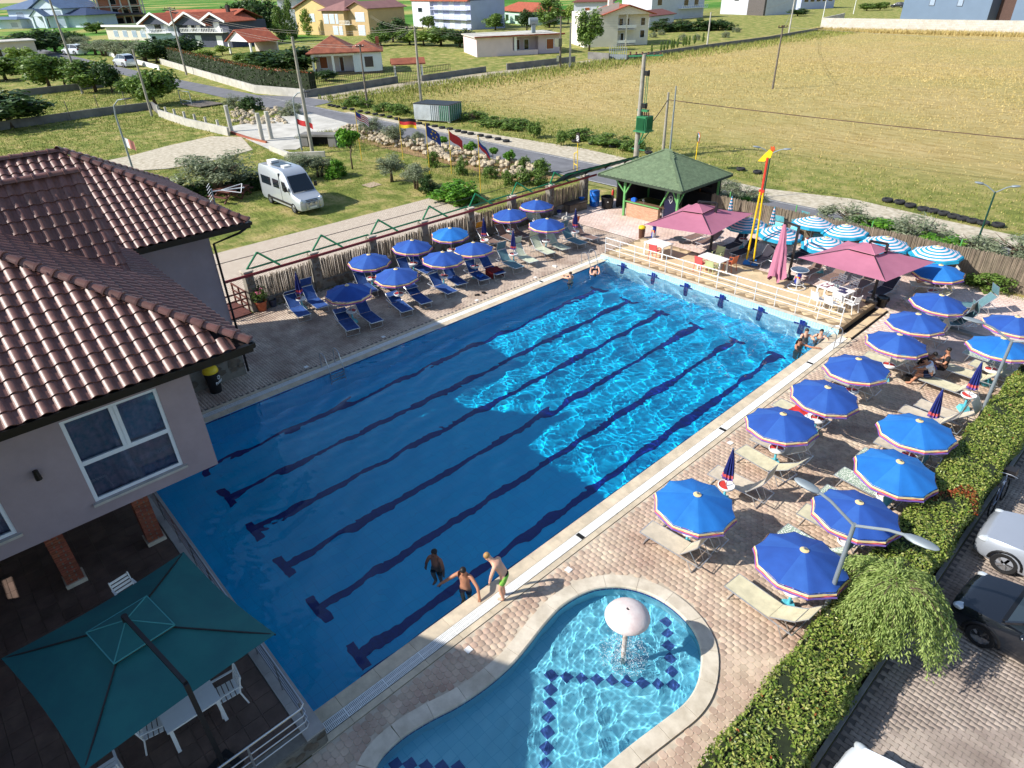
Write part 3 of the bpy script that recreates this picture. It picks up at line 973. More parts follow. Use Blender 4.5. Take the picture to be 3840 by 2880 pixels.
b=MB();b.box((-6.525,27.045,.10),(13.45,3.87,.30));b.build('terrace_core',mat('terrace grout',(150,128,98),.9,var=.1),ft)
b=MB();b.box((-6.525,25.104,.11),(13.45,.012,.30));b.mi=0
b.build('front_tiles',M_pwall,ft)
for k in range(14):
 b=MB();b.box((-12.77+k*.96,25.17,.266),(.955,.20,.035));b.build('coping_slab',M_cop,ft)
tb=MB();tb.box((0,0,0),(.392,.392,.014));tbm=tb.mesh('floor_tile',M_ftile)
s_=.4*math.sqrt(2)/2
for i in range(-2,50):
 for j in range(0,14):
  x=-13.15+i*s_;y=25.42+j*s_
  if(i+j)%2==0 and-12.98<x<-.05 and 25.5<y<28.76:
   link('floor_tile',tbm,ft,(x,y,.257),rad(45))
b=MB();b.box((.33,27.0,-.02),(.24,3.9,.05));b.box((.80,27.0,-.01),(.06,3.9,.04))
b.build('drain_channel',M_black,ft)
b=MB();b.box((.61,27.0,.01),(.32,3.9,.12));b.build('edge_slab',M_ftile,ft)
b=MB();b.box((4.4,28.9,.05),(2.6,.3,.13));tag(b.build('low_kerb',M_kerb),kind='structure')
M_path=tile_mat('garden path pavers',(206,192,174),(190,174,156),.22,.11,(138,124,108),rough=.9,msize=.012,off=.5)
sheet('garden_path',[(-30.6,2),(-21.3,2),(-21.3,26),(-26.5,26.1),(-30.5,25.9)],[],-.03,M_path)
M_asph=mat('grey asphalt',(122,122,126),0.9,scale=.8,col2=(104,104,108),bump=.15,bscale=60)
road=[]
sheet('road',[(60,37.4),(60,42.1),(-80,42.2),(-140,41.6),(-330,46),(-330,41.5),(-140,37.5),(-95,37.6)],[],-.015,M_asph)
sheet('asphalt_apron',[(-95,42.2),(-78,42.1),(-79.5,46.2),(-87.3,45.6)],[],-.019,M_asph)
M_line=mat('worn white paint',(206,204,196),.8,scale=3,col2=(150,150,148))
b=MB()
for y in(37.62,41.88):
 b.add([(50,y-.06,-.011),(50,y+.06,-.011),(-92,y+.06,-.011),(-92,y-.06,-.011)],[(0,1,2,3)])
tag(b.build('road_edge_line',M_line),kind='structure')
M_gravel=mat('pale gravel',(206,196,176),.95,scale=2.5,col2=(164,152,128),bump=.8,bscale=14,detail=9)
sheet('gravel_verge',[(30,42.1),(30,44.5),(8,44.2),(-2,45.1),(-8,46.0),(-14,44.4),(-25,45.2),(-33,46.0),(-40,45.4),(-47,44.8),(-56,43.4),(-70,42.9),(-70,42.1)],[],-.022,M_gravel)
sheet('lane',[(-87.2,45.6),(-81.0,46.1),(-81.4,70),(-82.5,110),(-79.6,140),(-79.0,205),(-82.5,205),(-83.5,140),(-86,110),(-87.5,84),(-88.4,66)],[],-.024,mat('pale dirt lane',(190,178,156),.95,scale=.5,col2=(150,138,110),bump=.5))
DRIVE=[g(345,612),g(500,580),g(630,545),g(790,510),g(905,512),g(948,560),g(760,610),g(620,632),g(500,640),g(420,640)]
sheet('gravel_drive',DRIVE,[],-.028,M_gravel)
M_conc=mat('pale new concrete',(206,202,192),.9,scale=.6,col2=(176,172,162))
SLAB=[g(830,480),g(1147,418),g(1345,472),g(1250,492),g(1110,560),g(1010,560),g(905,512)]
sheet('concrete_slab',SLAB,[],-.012,M_conc)
sheet('dirt_bank',[(-58,33.6),(-29,33.6),(-27,37.4),(-60,37.4)],[],-.035,mat('brown garden soil',(164,134,96),.95,scale=.8,col2=(124,98,64),bump=.6))
sheet('road_shoulder',[(-60,36.9),(-60,37.4),(30,37.4),(30,36.6),(-29,36.7)],[],-.02,mat('dry shoulder grass',(150,142,84),.95,scale=1.2,col2=(98,110,52),bump=.6))
# --------- parasols
M_white=mat('white painted metal',(228,230,230),0.4,0.1,var=0.05,scale=6)
M_alu=mat('aluminium tube',(205,208,212),0.32,0.75,var=0.08)
M_steel=mat('brushed steel',(190,192,196),0.28,0.9,var=0.05)
M_plast=mat('white plastic',(238,238,236),0.4,var=0.04)
M_red=mat('red plastic',(206,62,52),0.45,var=0.1)
M_teal=mat('turquoise plastic',(96,190,206),0.5,var=0.12)
M_blk=mat('black plastic',(20,20,22),0.45,var=0.1)
M_st_y=mat('cream stripe',(232,206,150),0.8,var=0.1)
M_st_r=mat('coral stripe',(214,96,96),0.8,var=0.12)
M_st_p=mat('violet stripe',(112,84,160),0.8,var=0.12)
M_blue=mat('royal blue canvas',(36,82,164),0.85,scale=1.6,col2=(32,72,148),bump=.06,bscale=25)
M_blue2=mat('azure canvas',(24,112,190),0.85,scale=1.6,col2=(20,100,176),bump=.06,bscale=25)
M_blue_b=mat('royal blue canvas lighter',(48,96,174),0.85,scale=1.6,col2=(40,84,160))  # slightly lighter blue for some of the canopy panels
M_blue2_b=mat('azure canvas lighter',(40,124,196),0.85,scale=1.6,col2=(30,110,184))  # slightly lighter azure for some of the canopy panels
M_navyc=mat('navy canvas',(30,44,120),0.8,scale=3,col2=(24,34,96))
M_turq=mat('turquoise canvas',(26,150,184),0.8,var=.1)
M_pinkw=mat('pale pink canvas',(232,208,212),0.8,var=.06)
def canopy_mesh(R,zr,za,n,mats,rings=6,band=None,scal=.03):
 b_=MB()
 vs=[];fs=[];mi=[]
 N_=n*4
 for j in range(rings+1):
  t=j/rings
  for k in range(N_):
   a=2*math.pi*k/N_
   ph=(k%4)/4.0
   sag=scal*math.sin(math.pi*ph)*t**1.5
   r_=(.045+(R-.045)*t)*(1-.075*math.sin(math.pi*ph)*t)
   z=za+(zr-za)*(t**1.12)-sag*.6
   vs.append((r_*math.cos(a),r_*math.sin(a),z))
 for j in range(rings):
  for k in range(N_):
   k2=(k+1)%N_
   fs.append((j*N_+k,(j+1)*N_+k,(j+1)*N_+k2,j*N_+k2))
   mi.append((j%2)if band else int((k//4)%3==1))
 b_.add(vs,fs);b_.m=mi
 return b_
def valance_mesh(R,zr,n,hs,rg,scal=.03):
 b_=MB();N_=n*4
 z=0.0
 tops=[]
 for k in range(N_):
  a=2*math.pi*k/N_;ph=(k%4)/4
  r_=R*(1-.075*math.sin(math.pi*ph))
  tops.append((r_,a,zr-scal*.6*math.sin(math.pi*ph)))
 for i,h in enumerate(hs):
  vs=[]
  for(r_,a,zt)in tops:
   wob=1+rg.uniform(-.012,.02)
   for zz in(z,z+h):
    rr=(r_+.004+.06*(zz/.15))*wob
    vs.append((rr*math.cos(a),rr*math.sin(a),zt-zz))
  b_.mi=i
  b_.add(vs,[(2*k,2*k+1,2*((k+1)%N_)+1,2*((k+1)%N_))for k in range(N_)])
  z+=h
 return b_
def make_parasol(canvas,stripes=None,h=1.93,R=1.04,striped=False):
 t=thing('beach_parasol','x x x x','parasol')
 rg=random.Random(3)
 if striped:
  canopy_mesh(R*1.12,h-.42,h,10,None,11,True).build('canopy',[M_turq,M_pinkw],t,smooth=True,sharp=60)
  valance_mesh(R*1.12,h-.42,10,(.10,),rg).build('valance',[M_turq],t,smooth=True)
 else:
  canopy_mesh(R,h-.36,h,10,None,6).build('canopy',[canvas,M_blue_b if canvas is M_blue else M_blue2_b],t,smooth=True,sharp=60)
  valance_mesh(R,h-.36,10,(.02,.05,.03,.04),rg).build('valance',[canvas,M_st_y,M_st_r,M_st_p],t,smooth=True)
 b_=MB();b_.lathe([(.10,-.02),(.105,-.004),(.06,.008),(.03,.02)],16,(0,0,h));b_.build('top_ring',M_st_y,t,smooth=True)
 b_=MB();b_.lathe([(.02,0),(.032,.02),(.026,.05),(.004,.065)],10,(0,0,h+.02));b_.build('finial',M_steel,t,smooth=True)
 b_=MB();b_.cyl((0,0,.05),(0,0,h),.019,n=8);b_.build('pole',M_alu,t,smooth=True)
 b_=MB()
 for k in range(10):
  a=2*math.pi*k/10
  b_.bar((.03*math.cos(a),.03*math.sin(a),h-.02),(R*.97*math.cos(a),R*.97*math.sin(a),h-.425),.012)
 b_.build('ribs',M_alu,t)
 tray=MB();tray.lathe([(.05,.52),(.20,.55),(.245,.60),(.245,.655),(.225,.66),(.22,.62),(.03,.62)],20)
 tr=tray.build('tray',M_plast,t,smooth=True)
 b_=MB();b_.add([(.0,.0,.632)]+[(.215*math.cos(a),.215*math.sin(a),.632)for a in np.linspace(.3,.3+math.pi,12)],[(0,i,i+1)for i in range(1,12)]);b_.build('tray_inlay',M_red,tr)
 b_=MB();b_.box((0,0,.09),(.34,.34,.18),.4,taper=.7);b_.cyl((0,0,.16),(0,0,.5),.045,.035);b_.build('base',M_teal,t)
 return t
def make_closed(canvas,h=1.95,striped=False):
 t=thing('folded_parasol','x x x x','parasol')
 b_=MB();n_=20;vs=[];fs=[]
 zs=np.linspace(h,h-1.05,12)
 for j,z in enumerate(zs):
  tt=j/11
  for k in range(n_):
   a=2*math.pi*k/n_
   r_=(.025+.115*tt**.85)*(1+(.28 if k%2 else-.22)*min(1,tt*3))*(1+.1*math.sin(a*3+tt*3))
   vs.append((r_*math.cos(a),r_*math.sin(a),z+(.03 if(k%2 and j==11)else 0)))
 b_.add(vs,[(j*n_+k,(j+1)*n_+k,(j+1)*n_+(k+1)%n_,j*n_+(k+1)%n_)for j in range(11)for k in range(n_)])
 if striped:
  b_.m=[j%2 for j in range(11)for k in range(n_)]
  b_.build('canopy',[M_turq,M_pinkw],t)
 else:
  b_.m=[(1 if j==10 else(2 if j==9 else 0))for j in range(11)for k in range(n_)]
  b_.build('canopy',[canvas,M_st_p,M_st_r],t)
 b_=MB();b_.lathe([(.02,0),(.034,.02),(.03,.05),(.004,.065)],10,(0,0,h-.01));b_.build('finial',M_steel,t,smooth=True)
 b_=MB();b_.cyl((0,0,.05),(0,0,h-.9),.019,n=8);b_.build('pole',M_alu,t,smooth=True)
 tray=MB();tray.lathe([(.05,.52),(.20,.55),(.245,.60),(.245,.655),(.225,.66),(.22,.62),(.03,.62)],20)
 tr=tray.build('tray',M_plast,t,smooth=True)
 b_=MB();b_.add([(.0,.0,.632)]+[(.215*math.cos(a),.215*math.sin(a),.632)for a in np.linspace(2.3,2.3+math.pi,12)],[(0,i,i+1)for i in range(1,12)]);b_.build('tray_inlay',M_red,tr)
 b_=MB();b_.box((0,0,.09),(.34,.34,.18),.4,taper=.7);b_.cyl((0,0,.16),(0,0,.5),.045,.035);b_.build('base',M_teal,t)
 return t
PROTO={'royal':make_parasol(M_blue),'azure':make_parasol(M_blue2),'striped':make_parasol(None,striped=True),'folded':make_closed(M_navyc),'folded_striped':make_closed(None,striped=True)}
used=set()
def place(key,loc,rz,label,group=None,cat=None,scale=None):
 r=PROTO[key]
 if key in used:
  r=dup(r,loc,rz)
 else:
  used.add(key);r.location=loc;r.rotation_euler=(0,0,rz)
 r['label']=label
 if group:r['group']=group
 elif 'group' in r:del r['group']
 if cat:r['category']=cat
 if scale:r.scale=(scale,)*3
 return r
ZA=1.93
def para(key,px,py,label,group=None,tilt=0.0,ta=0.0,z=0.0):
 x,y=g(px,py,ZA+z)
 o=place(key,(x,y,z),rng.uniform(0,.6),label,group)
 if tilt:
  o.rotation_euler=(tilt*math.cos(ta),tilt*math.sin(ta),o.rotation_euler[2])
 return o
ORD=['first','second','third','fourth','fifth','sixth','seventh','eighth','ninth','tenth','eleventh','twelfth','thirteenth']
ROW1=sorted([(2602,1848,'azure'),(2946,1557,'royal'),(3095,1446,'royal'),(3232,1347,'royal'),(3368,1255,'royal'),(3455,1177,'royal'),(3522,1104,'royal'),(3535,992,'azure')],key=lambda q:g(q[0],q[1],1.93)[1])
ROW2=sorted([(3014,2071,'royal'),(3225,1892,'royal'),(3364,1723,'azure'),(3460,1583,'azure'),(3768,1272,'azure'),(3815,1190,'royal')],key=lambda q:g(q[0],q[1],1.93)[1])
for row,words in((ROW1,'in the row along the pool'),(ROW2,'in the row beside the hedge')):
 for i,q in enumerate(row):
  para(q[2],q[0],q[1],f"{'bright azure' if q[2] == 'azure' else 'royal blue'} parasol, {ORD[i]} from the paddling pool {words}",'blue parasols on the hedge side deck',.05,rng.uniform(0,6))
GR='blue parasols on the hedge side deck'
GL='blue parasols beside the reed fence pillars'
for i,q in enumerate(sorted([(1484,1006),(1654,944),(1776,910)],key=lambda q:g(*q,1.93)[1])):
 para('royal',*q,f'royal blue parasol over navy sunbeds, {ORD[i]} from the house shadow on the pool side',GL,.04,rng.uniform(0,6))
for i,q in enumerate(((1380,952),(1539,900))):
 para('royal',*q,f'royal blue parasol close to the stone pillared fence, {ORD[i]} from the flower pot',GL,.04,rng.uniform(0,6))
para('royal',1301,1067,'royal blue parasol half in the shadow of the house',None,.03,1)
para('azure',1686,852,'bright azure parasol close to the stone pillared reed fence',None,.05,1)
for q,w in(((1913,783),'over the orange headrests'),((2010,750),'against the fence next to the low stone bench'),((2047,819),'over a beige towel near the bar')):
 para('royal',*q,'blue parasol with fluttering fringe '+w,'blue parasols near the bar',.04,rng.uniform(0,6))
for q,w in(((3054,812),'behind the folded mauve parasol mast'),((3182,842),'in front of the dark green bush'),((3106,888),'crossed by the shadow of a parasol arm'),((2802,812),'behind the yellow twin pole'),((2929,848),'partly hidden by the folded mauve parasol'),((3327,885),'behind the black arm of the open mauve parasol'),((3527,922),'next to the azure parasol by the reed fence')):
 para('striped',*q,'turquoise and pink ring striped parasol '+w,'striped parasols by the far fence',.05,rng.uniform(0,6))
for q,w in(((2746,738),'beside the leafy bush'),((2906,777),'beside the climbing plant')):
 para('folded_striped',*q,'folded turquoise and pink striped parasol against the reed fence '+w,'folded striped parasols')
for q,w in(((2749,1688),'beside the first azure parasol along the pool'),((3535,1463),'between the hedge and the person in a white shirt'),((3682,1361),'behind the person in black beside the hedge')):
 para('folded',*q,'folded navy parasol with striped hem '+w,'folded parasols on the hedge side deck')
for q,w in(((1108,1024),'beside the potted oleander'),((1813,819),'beside the amber headrest'),((1924,866),'between the pale green sunbeds'),((2159,787),'at the bar end of the sunbeds')):
 para('folded',*q,'folded navy parasol '+w,'folded parasols on the fence side deck')
 # --------- sunbeds
def fabric_mat(name,c,c2=None,pat=False):
 if not pat:
  return mat(name,c,.75,scale=5,col2=c2 or tuple(int(v*.9)for v in c),bump=.08,bscale=120)
 m=bpy.data.materials.new(name);m.use_nodes=True
 N,L=m.node_tree.nodes,m.node_tree.links
 b_=N['Principled BSDF'];b_.inputs['Roughness'].default_value=.8
 geo=N.new('ShaderNodeNewGeometry');vo=N.new('ShaderNodeTexVoronoi');vo.inputs['Scale'].default_value=26
 L.new(geo.outputs['Position'],vo.inputs['Vector'])
 r_=N.new('ShaderNodeValToRGB');r_.color_ramp.interpolation='CONSTANT'
 r_.color_ramp.elements[0].color=lin((238,238,226));r_.color_ramp.elements[1].position=.42;r_.color_ramp.elements[1].color=lin((150,170,150))
 L.new(vo.outputs['Distance'],r_.inputs[0]);L.new(r_.outputs[0],b_.inputs['Base Color'])
 MATS[name]=m
 return m
FAB={'cream':fabric_mat('cream mesh fabric',(216,208,176)),'beige':fabric_mat('beige mesh fabric',(212,198,176)),'pattern':fabric_mat('leaf patterned fabric',None,pat=True),'navy':fabric_mat('navy mesh fabric',(44,84,150),(34,64,124)),'white':fabric_mat('pale green mesh fabric',(206,212,186)),'teal':fabric_mat('grey teal fabric',(96,134,142)),'brown':fabric_mat('brown mesh fabric',(134,108,98)),'black':fabric_mat('black mesh fabric',(48,44,58)),'orange':fabric_mat('orange fabric',(226,112,44)),'yellow':fabric_mat('amber fabric',(232,158,44)),'aqua':fabric_mat('aqua fabric',(110,190,200))}
def make_sunbed(fab,back=40,shade=None,shade_ang=-20,shade_fab=None):
 t=thing('sunbed','x x x x','sunbed')
 Z,Wd=.36,.31
 a=rad(back);L_=.72
 bx,bz=-L_*math.cos(a),Z+L_*math.sin(a)
 b_=MB()
 for s_ in(-1,1):
  b_.tube([(-.62,s_*Wd,Z-.02),(1.24,s_*Wd,Z)],.017,6)
  b_.tube([(-.02,s_*(Wd-.03),Z+.02),(bx,s_*(Wd-.03),bz)],.015,6)
  b_.tube([(bx*.6,s_*(Wd-.03),Z+(bz-Z)*.6),(-.55,s_*(Wd-.01),Z)],.009,5)
 b_.tube([(1.24,-Wd,Z),(1.24,Wd,Z)],.017,6);b_.tube([(-.62,-Wd,Z-.02),(-.62,Wd,Z-.02)],.017,6)
 b_.tube([(bx,-Wd+.03,bz),(bx,Wd-.03,bz)],.015,6)
 b_.build('frame',M_alu,t,smooth=True)
 for x0,x1 in((.98,1.10),(-.25,-.42)):
  b_=MB();b_.tube([(x0,-Wd,Z),(x1,-Wd,.02),(x1,Wd,.02),(x0,Wd,Z)],.015,6);b_.build('leg',M_alu,t,smooth=True)
 def cloth(p0,p1,w,sag,n_=6):
  bb=MB();vs=[]
  p0,p1=Vector(p0),Vector(p1)
  nrm=Vector((-(p1-p0).z,0,(p1-p0).x)).normalized()
  if nrm.z<0:nrm=-nrm
  for i in range(n_+1):
   u_=i/n_
   for j in range(5):
    v_=j/4
    q=p0+(p1-p0)*u_+Vector((0,w*(2*v_-1),0))-nrm*sag*math.sin(math.pi*u_)*(.4+.6*math.sin(math.pi*v_))
    vs.append(q)
  bb.add(vs,[(i*5+j,(i+1)*5+j,(i+1)*5+j+1,i*5+j+1)for i in range(n_)for j in range(4)])
  return bb
 cloth((.0,0,Z+.012),(1.23,0,Z+.012),Wd-.012,.03).build('seat_fabric',FAB[fab],t,smooth=True)
 cloth((-.01,0,Z+.02),(bx,0,bz+.012),Wd-.04,.03).build('back_fabric',FAB[fab],t,smooth=True)
 if shade is not None:
  a2=rad(shade_ang)
  ex,ez=bx+.42*math.cos(a2),bz+.05+.42*math.sin(a2)
  sx,sz=bx-.02,bz+.05
  s_=cloth((sx,0,sz),(ex,0,ez),Wd-.02,.01,3).build('sun_shade',FAB[shade_fab or fab],t,smooth=True)
  b_=MB()
  for sg in(-1,1):
   b_.tube([(bx*.85,sg*(Wd-.01),Z+(bz-Z)*.85),(sx,sg*(Wd-.01),sz),(ex,sg*(Wd-.01),ez)],.009,5)
  b_.tube([(ex,-Wd,ez),(ex,Wd,ez)],.009,5)
  b_.build('shade_arm',M_alu,s_,smooth=True)
 return t
BEDS={'navy':('navy',48,1,75,None),'navy2':('navy',42,1,35,None),'navy_low':('navy',20,1,-5,None),'white':('white',46,1,72,None),'teal':('teal',46,1,80,None),'brown':('brown',46,1,78,'orange'),'brown_y':('brown',40,1,70,'yellow'),'brown_p':('brown',34,None,0,None),'black':('black',42,None,0,None),'black_y':('black',42,1,70,'yellow'),'cream':('cream',48,1,68,None),'cream_f':('cream',34,1,130,None),'beige':('beige',50,1,100,None),'beige2':('beige',40,1,60,None),'pattern':('pattern',46,1,90,'teal'),'pattern_a':('pattern',44,1,80,'aqua'),'aqua':('aqua',42,1,70,None)}
for k,v in BEDS.items():
 PROTO['bed_'+k]=make_sunbed(*v)
def bed(key,px,py,ang,label,group,z=0.0):
 x,y=g(px,py,.36+z)
 a=rad(ang)
 return place('bed_'+key,(x-1.24*math.cos(a),y-1.24*math.sin(a),z),a,label,group,'sunbed')
A_=lambda x,y:(960+x/2.304,720+y/2.304)
NAV='navy sunbeds on the fence side deck';NL='navy fabric sunbed with headrest shade on the fence side deck'
for i,(k,q)in enumerate(sorted((('navy2',(422,1067)),('navy',(582,995)),('navy',(1012,862)),('navy2',(1050,1122)),('navy2',(1700,868)),('navy',(1785,795)),('navy2',(1512,696)),('navy',(1160,822)),('navy',(1380,735))),key=lambda q:g(*A_(*q[1]),.36)[1])):
 bed(k,*A_(*q),-8+rng.uniform(-4,4),f'navy sunbed with headrest shade, {ORD[i]} from the potted oleander',NAV)
for i,q in enumerate(((843,1188),(1312,1028),(1477,958))):
 bed('navy_low',*A_(*q),-9+rng.uniform(-3,3),f'navy sunbed with its back laid low, {ORD[i]} from the house','low navy sunbeds')
bed_blue=bed('navy',*A_(1982,757),-12,'navy sunbed with a rumpled blue cloth on its seat',None)
bed_red=bed('navy2',*A_(2118,705),-8,'navy sunbed with a dark red towel draped over its seat',None)
C6=lambda x,y:(1700+x/3.456,650+y/3.456)
WL='pale green sunbed with raised headrest on the fence side deck'
bed('teal',*C6(862,1222),-8,'grey teal sunbed next to the navy beds on the fence side deck',None)
for q,w in(((1046,1148),'beside the folded navy parasol'),((1272,1038),'with a beige towel hung behind it'),((1470,982),'beside the pool ladder')):
 bed('white',*C6(*q),-10,'pale green sunbed with raised headrest '+w,'pale green sunbeds')
bed('teal',*C6(1690,912),-6,'grey teal sunbed beside the pool corner ladder',None)
bed('brown',*C6(1853,848),-2,'brown sunbed with orange headrest nearest the bar on the fence side deck',None)
BL='brown sunbed with orange headrest behind the pale green beds'
bed('brown',*C6(800,862),-8,BL+', next to the amber one','brown sunbeds with orange headrests')
bed('brown',*C6(960,822),-8,BL+', under the blue parasol','brown sunbeds with orange headrests')
bed('brown_y',*C6(560,905),-8,'brown sunbed with amber headrest behind a folded parasol',None)
bed('white',*C6(1170,640),-8,'pale green sunbed against the reed fence under a blue parasol',None)
bed('white',*C6(1300,735),-6,'pale green sunbed laid flat beside the low stone bench',None)
D_=lambda x,y:(2880+x/2.304,1440+y/2.304)
RL='cream mesh sunbed in the row along the pool edge';RG='cream sunbeds along the pool edge'
for i,(k,q)in enumerate((('beige',(2424,1974)),('beige2',(2491,1921)),('beige',(2673,1761)),('cream_f',(2776,1681)),('beige2',(2829,1633)),('cream',(3104,1403)),('cream',(3245,1327)),('beige2',(3366,1226)),('beige',(3470,1165)))):
 bed(k,*q,178+rng.uniform(-5,5),f'cream mesh sunbed, {ORD[i]} from the paddling pool in the row along the pool',RG)
bed_towel=bed('cream',2912,1507,176,'cream sunbed with a bright red towel and white cloth on it',None)
RL2='cream mesh sunbed in the row beside the hedge';RG2='cream sunbeds beside the hedge'
for i,(k,q)in enumerate((('cream_f',(2745,2175)),('cream',(3006,1907)),('beige',(3288,1644)),('beige',(3381,1529)),('beige2',(3440,1507)),('cream',(3457,1412)),('cream',(3553,1374)),('cream_f',(3644,1357)))):
 bed(k,*q,178+rng.uniform(-4,4),f'cream mesh sunbed, {ORD[i]} from the weeping conifer in the row beside the hedge',RG2)
RL3='leaf patterned sunbed with green headrest beside the hedge';RG3='leaf patterned sunbeds beside the hedge'
for i,(k,q)in enumerate((('pattern',(2932,1983)),('pattern_a',(3082,1833)),('pattern_a',(3147,1766)),('pattern',(3227,1692)),('pattern',(3621,1314)))):
 bed(k,*q,178+rng.uniform(-4,4),f'leaf patterned sunbed with green headrest, {ORD[i]} from the weeping conifer',RG3)
FB='black sunbeds by the far terrace'
for i,q in enumerate(((2716,931),(2753,954),(2827,984),(2963,968))):
 bed('black_y' if q[0]<2740 else 'black',*q,-92+rng.uniform(-5,5),f'black mesh sunbed behind the tables, {ORD[i]} from the bar',FB)
for i,q in enumerate(((3008,1028),(3091,1052),(3205,1075))):
 bed('brown_p',*q,-95,f'brown mesh sunbed partly under a mauve parasol, {ORD[i]} from the folded mauve parasol','brown sunbeds under the mauve parasol')
for i,q in enumerate(((2573,896),(2623,913))):
 bed('brown_p',*q,-95,f'brown mesh sunbed near the drain cover, {ORD[i]} from the bar counter','brown sunbeds near the bar')
bed('black',3279,1104,-95,'black mesh sunbed behind the mast of the mauve parasol',None)
for i,q in enumerate(((2857,890),(2905,905),(2940,868),(3013,938))):
 bed('aqua',*q,-95+rng.uniform(-8,8),f'aqua sunbed among the striped parasols, {ORD[i]} from the bar','aqua sunbeds by the far fence')
bed('cream',3396,1126,-140,'cream sunbed under the azure parasol by the reed fence',None)
bed_lying=bed('beige',3415,1062,-150,'beige sunbed with a person lying on it by the reed fence',None)
for q,w in(((3560,1140),'near the reed fence'),((3480,1205),'near the low kerb')):
 bed('teal',*q,-140,'grey teal sunbed on the pale pink paving '+w,'teal sunbeds on the pale paving')
 # --------- rails, ladders, fountain
def rail_posts(name,label,pts,posts,h,rails,z0,m,r=.022,cat='railing'):
 t=thing(name,label,cat,(pts[0][0],pts[0][1],z0))
 O=Vector((pts[0][0],pts[0][1],0))
 for(x,y)in posts:
  b_=MB();b_.cyl(Vector((x,y,0))-O,Vector((x,y,h))-O,r*.9,n=8);b_.build('post',m,t,smooth=True)
 for i,zz in enumerate(rails):
  b_=MB();b_.tube([Vector((p[0],p[1],zz))-O for p in pts],r if i==0 else r*.62,8);b_.build('handrail' if i==0 else 'rail',m,t,smooth=True)
 return t
px_=[-13.12+k*1.018 for k in range(14)]
rail_posts('pool_railing','white metal railing along the far terrace above the pool',[(-13.12,25.33),(-6.5,25.33),(.11,25.33)],[(x,25.33)for x in px_],.92,[.92,.60,.33],.265,M_white,.024)
rail_posts('terrace_railing','steel tube railing around the dining terrace corner',[(-9.5,-.33),(.66,-.33),(.72,-.40),(.74,-7)],[(-7.9+1.22*k,-.33)for k in range(7)]+[(.55,-.36),(.74,-1.5),(.74,-2.9),(.74,-4.3)],.86,[.86,.62,.42,.22],.51,M_steel,.026)
def ladder(name,label,x0,y0,sgn,w=.5):
 t=thing(name,label,'pool ladder',(x0,y0,0))
 for s_ in(-1,1):
  pts=[(sgn*.62,s_*w/2,0),(sgn*.62,s_*w/2,.55)]
  for k in range(1,9):
   a=math.pi*k/9
   pts.append((sgn*(.62-.23*(1-math.cos(a))/1.0),s_*w/2,.55+.20*math.sin(a)))
  pts+=[(sgn*.12,s_*w/2,.50),(-sgn*.06,s_*w/2,.02),(-sgn*.07,s_*w/2,-1.1)]
  b_=MB();b_.tube(pts,.021,8);b_.build('handle',M_steel,t,smooth=True)
 for z in(-.28,-.55,-.82):
  b_=MB();b_.box((-sgn*.07,0,z),(.08,w,.025));b_.build('step',M_steel,t)
 return t
ly=(g(1203,1371)[1]+g(1244,1354)[1])/2
ladder('pool_ladder','steel pool ladder on the fence side in the house shadow',PX0,ly,-1,.62)
ladder('pool_ladder','steel pool ladder on the fence side next to the far terrace',PX0,24.0,-1,.62)
ladder('pool_ladder','steel pool ladder beside the three swimmers on the hedge side',PX1,24.05,1,.58)
t=thing('mushroom_fountain','pale pink mushroom shaped fountain standing in the paddling pool','fountain',(3.74,5.95,KZ))
M_mush=mat('chalky pink dome',(226,214,208),.75,scale=3,col2=(208,188,184),bump=.2,bscale=30)
b=MB();b.lathe([(.0,1.97),(.035,1.985),(.04,2.03),(.18,2.01),(.34,1.95),(.46,1.86),(.505,1.78),(.50,1.745),(.46,1.74),(.2,1.78),(.07,1.80)],32,cap=False)
b.build('dome',M_mush,t,smooth=True,sharp=70)
b=MB();b.lathe([(.06,0),(.055,1.8)],16);b.build('stem',mat('pitted fountain stem',(176,150,132),.8,scale=14,col2=(226,214,206)),t,smooth=True)
b=MB();b.lathe([(.036,1.955),(.036,2.0)],12);b.build('nozzle',M_blk,t)
dr=[]
for k in range(1500):
 a=rng.random()*6.283;r_=.55*rng.random()**.8+.03;z=.37+rng.random()**3.2*.9*(1-r_)
 dr.append((r_*math.cos(a),r_*math.sin(a),z,0,rng.uniform(.5,1.3)))
db=MB();db.ell((0,0,0),(.007,.007,.012),5,3)
M_drop=mat('white water drops',(238,246,250),.2,var=0)
o=link('spray',scatter_mesh('spray',db,None,dr,M_drop),t);o['kind']='stuff'
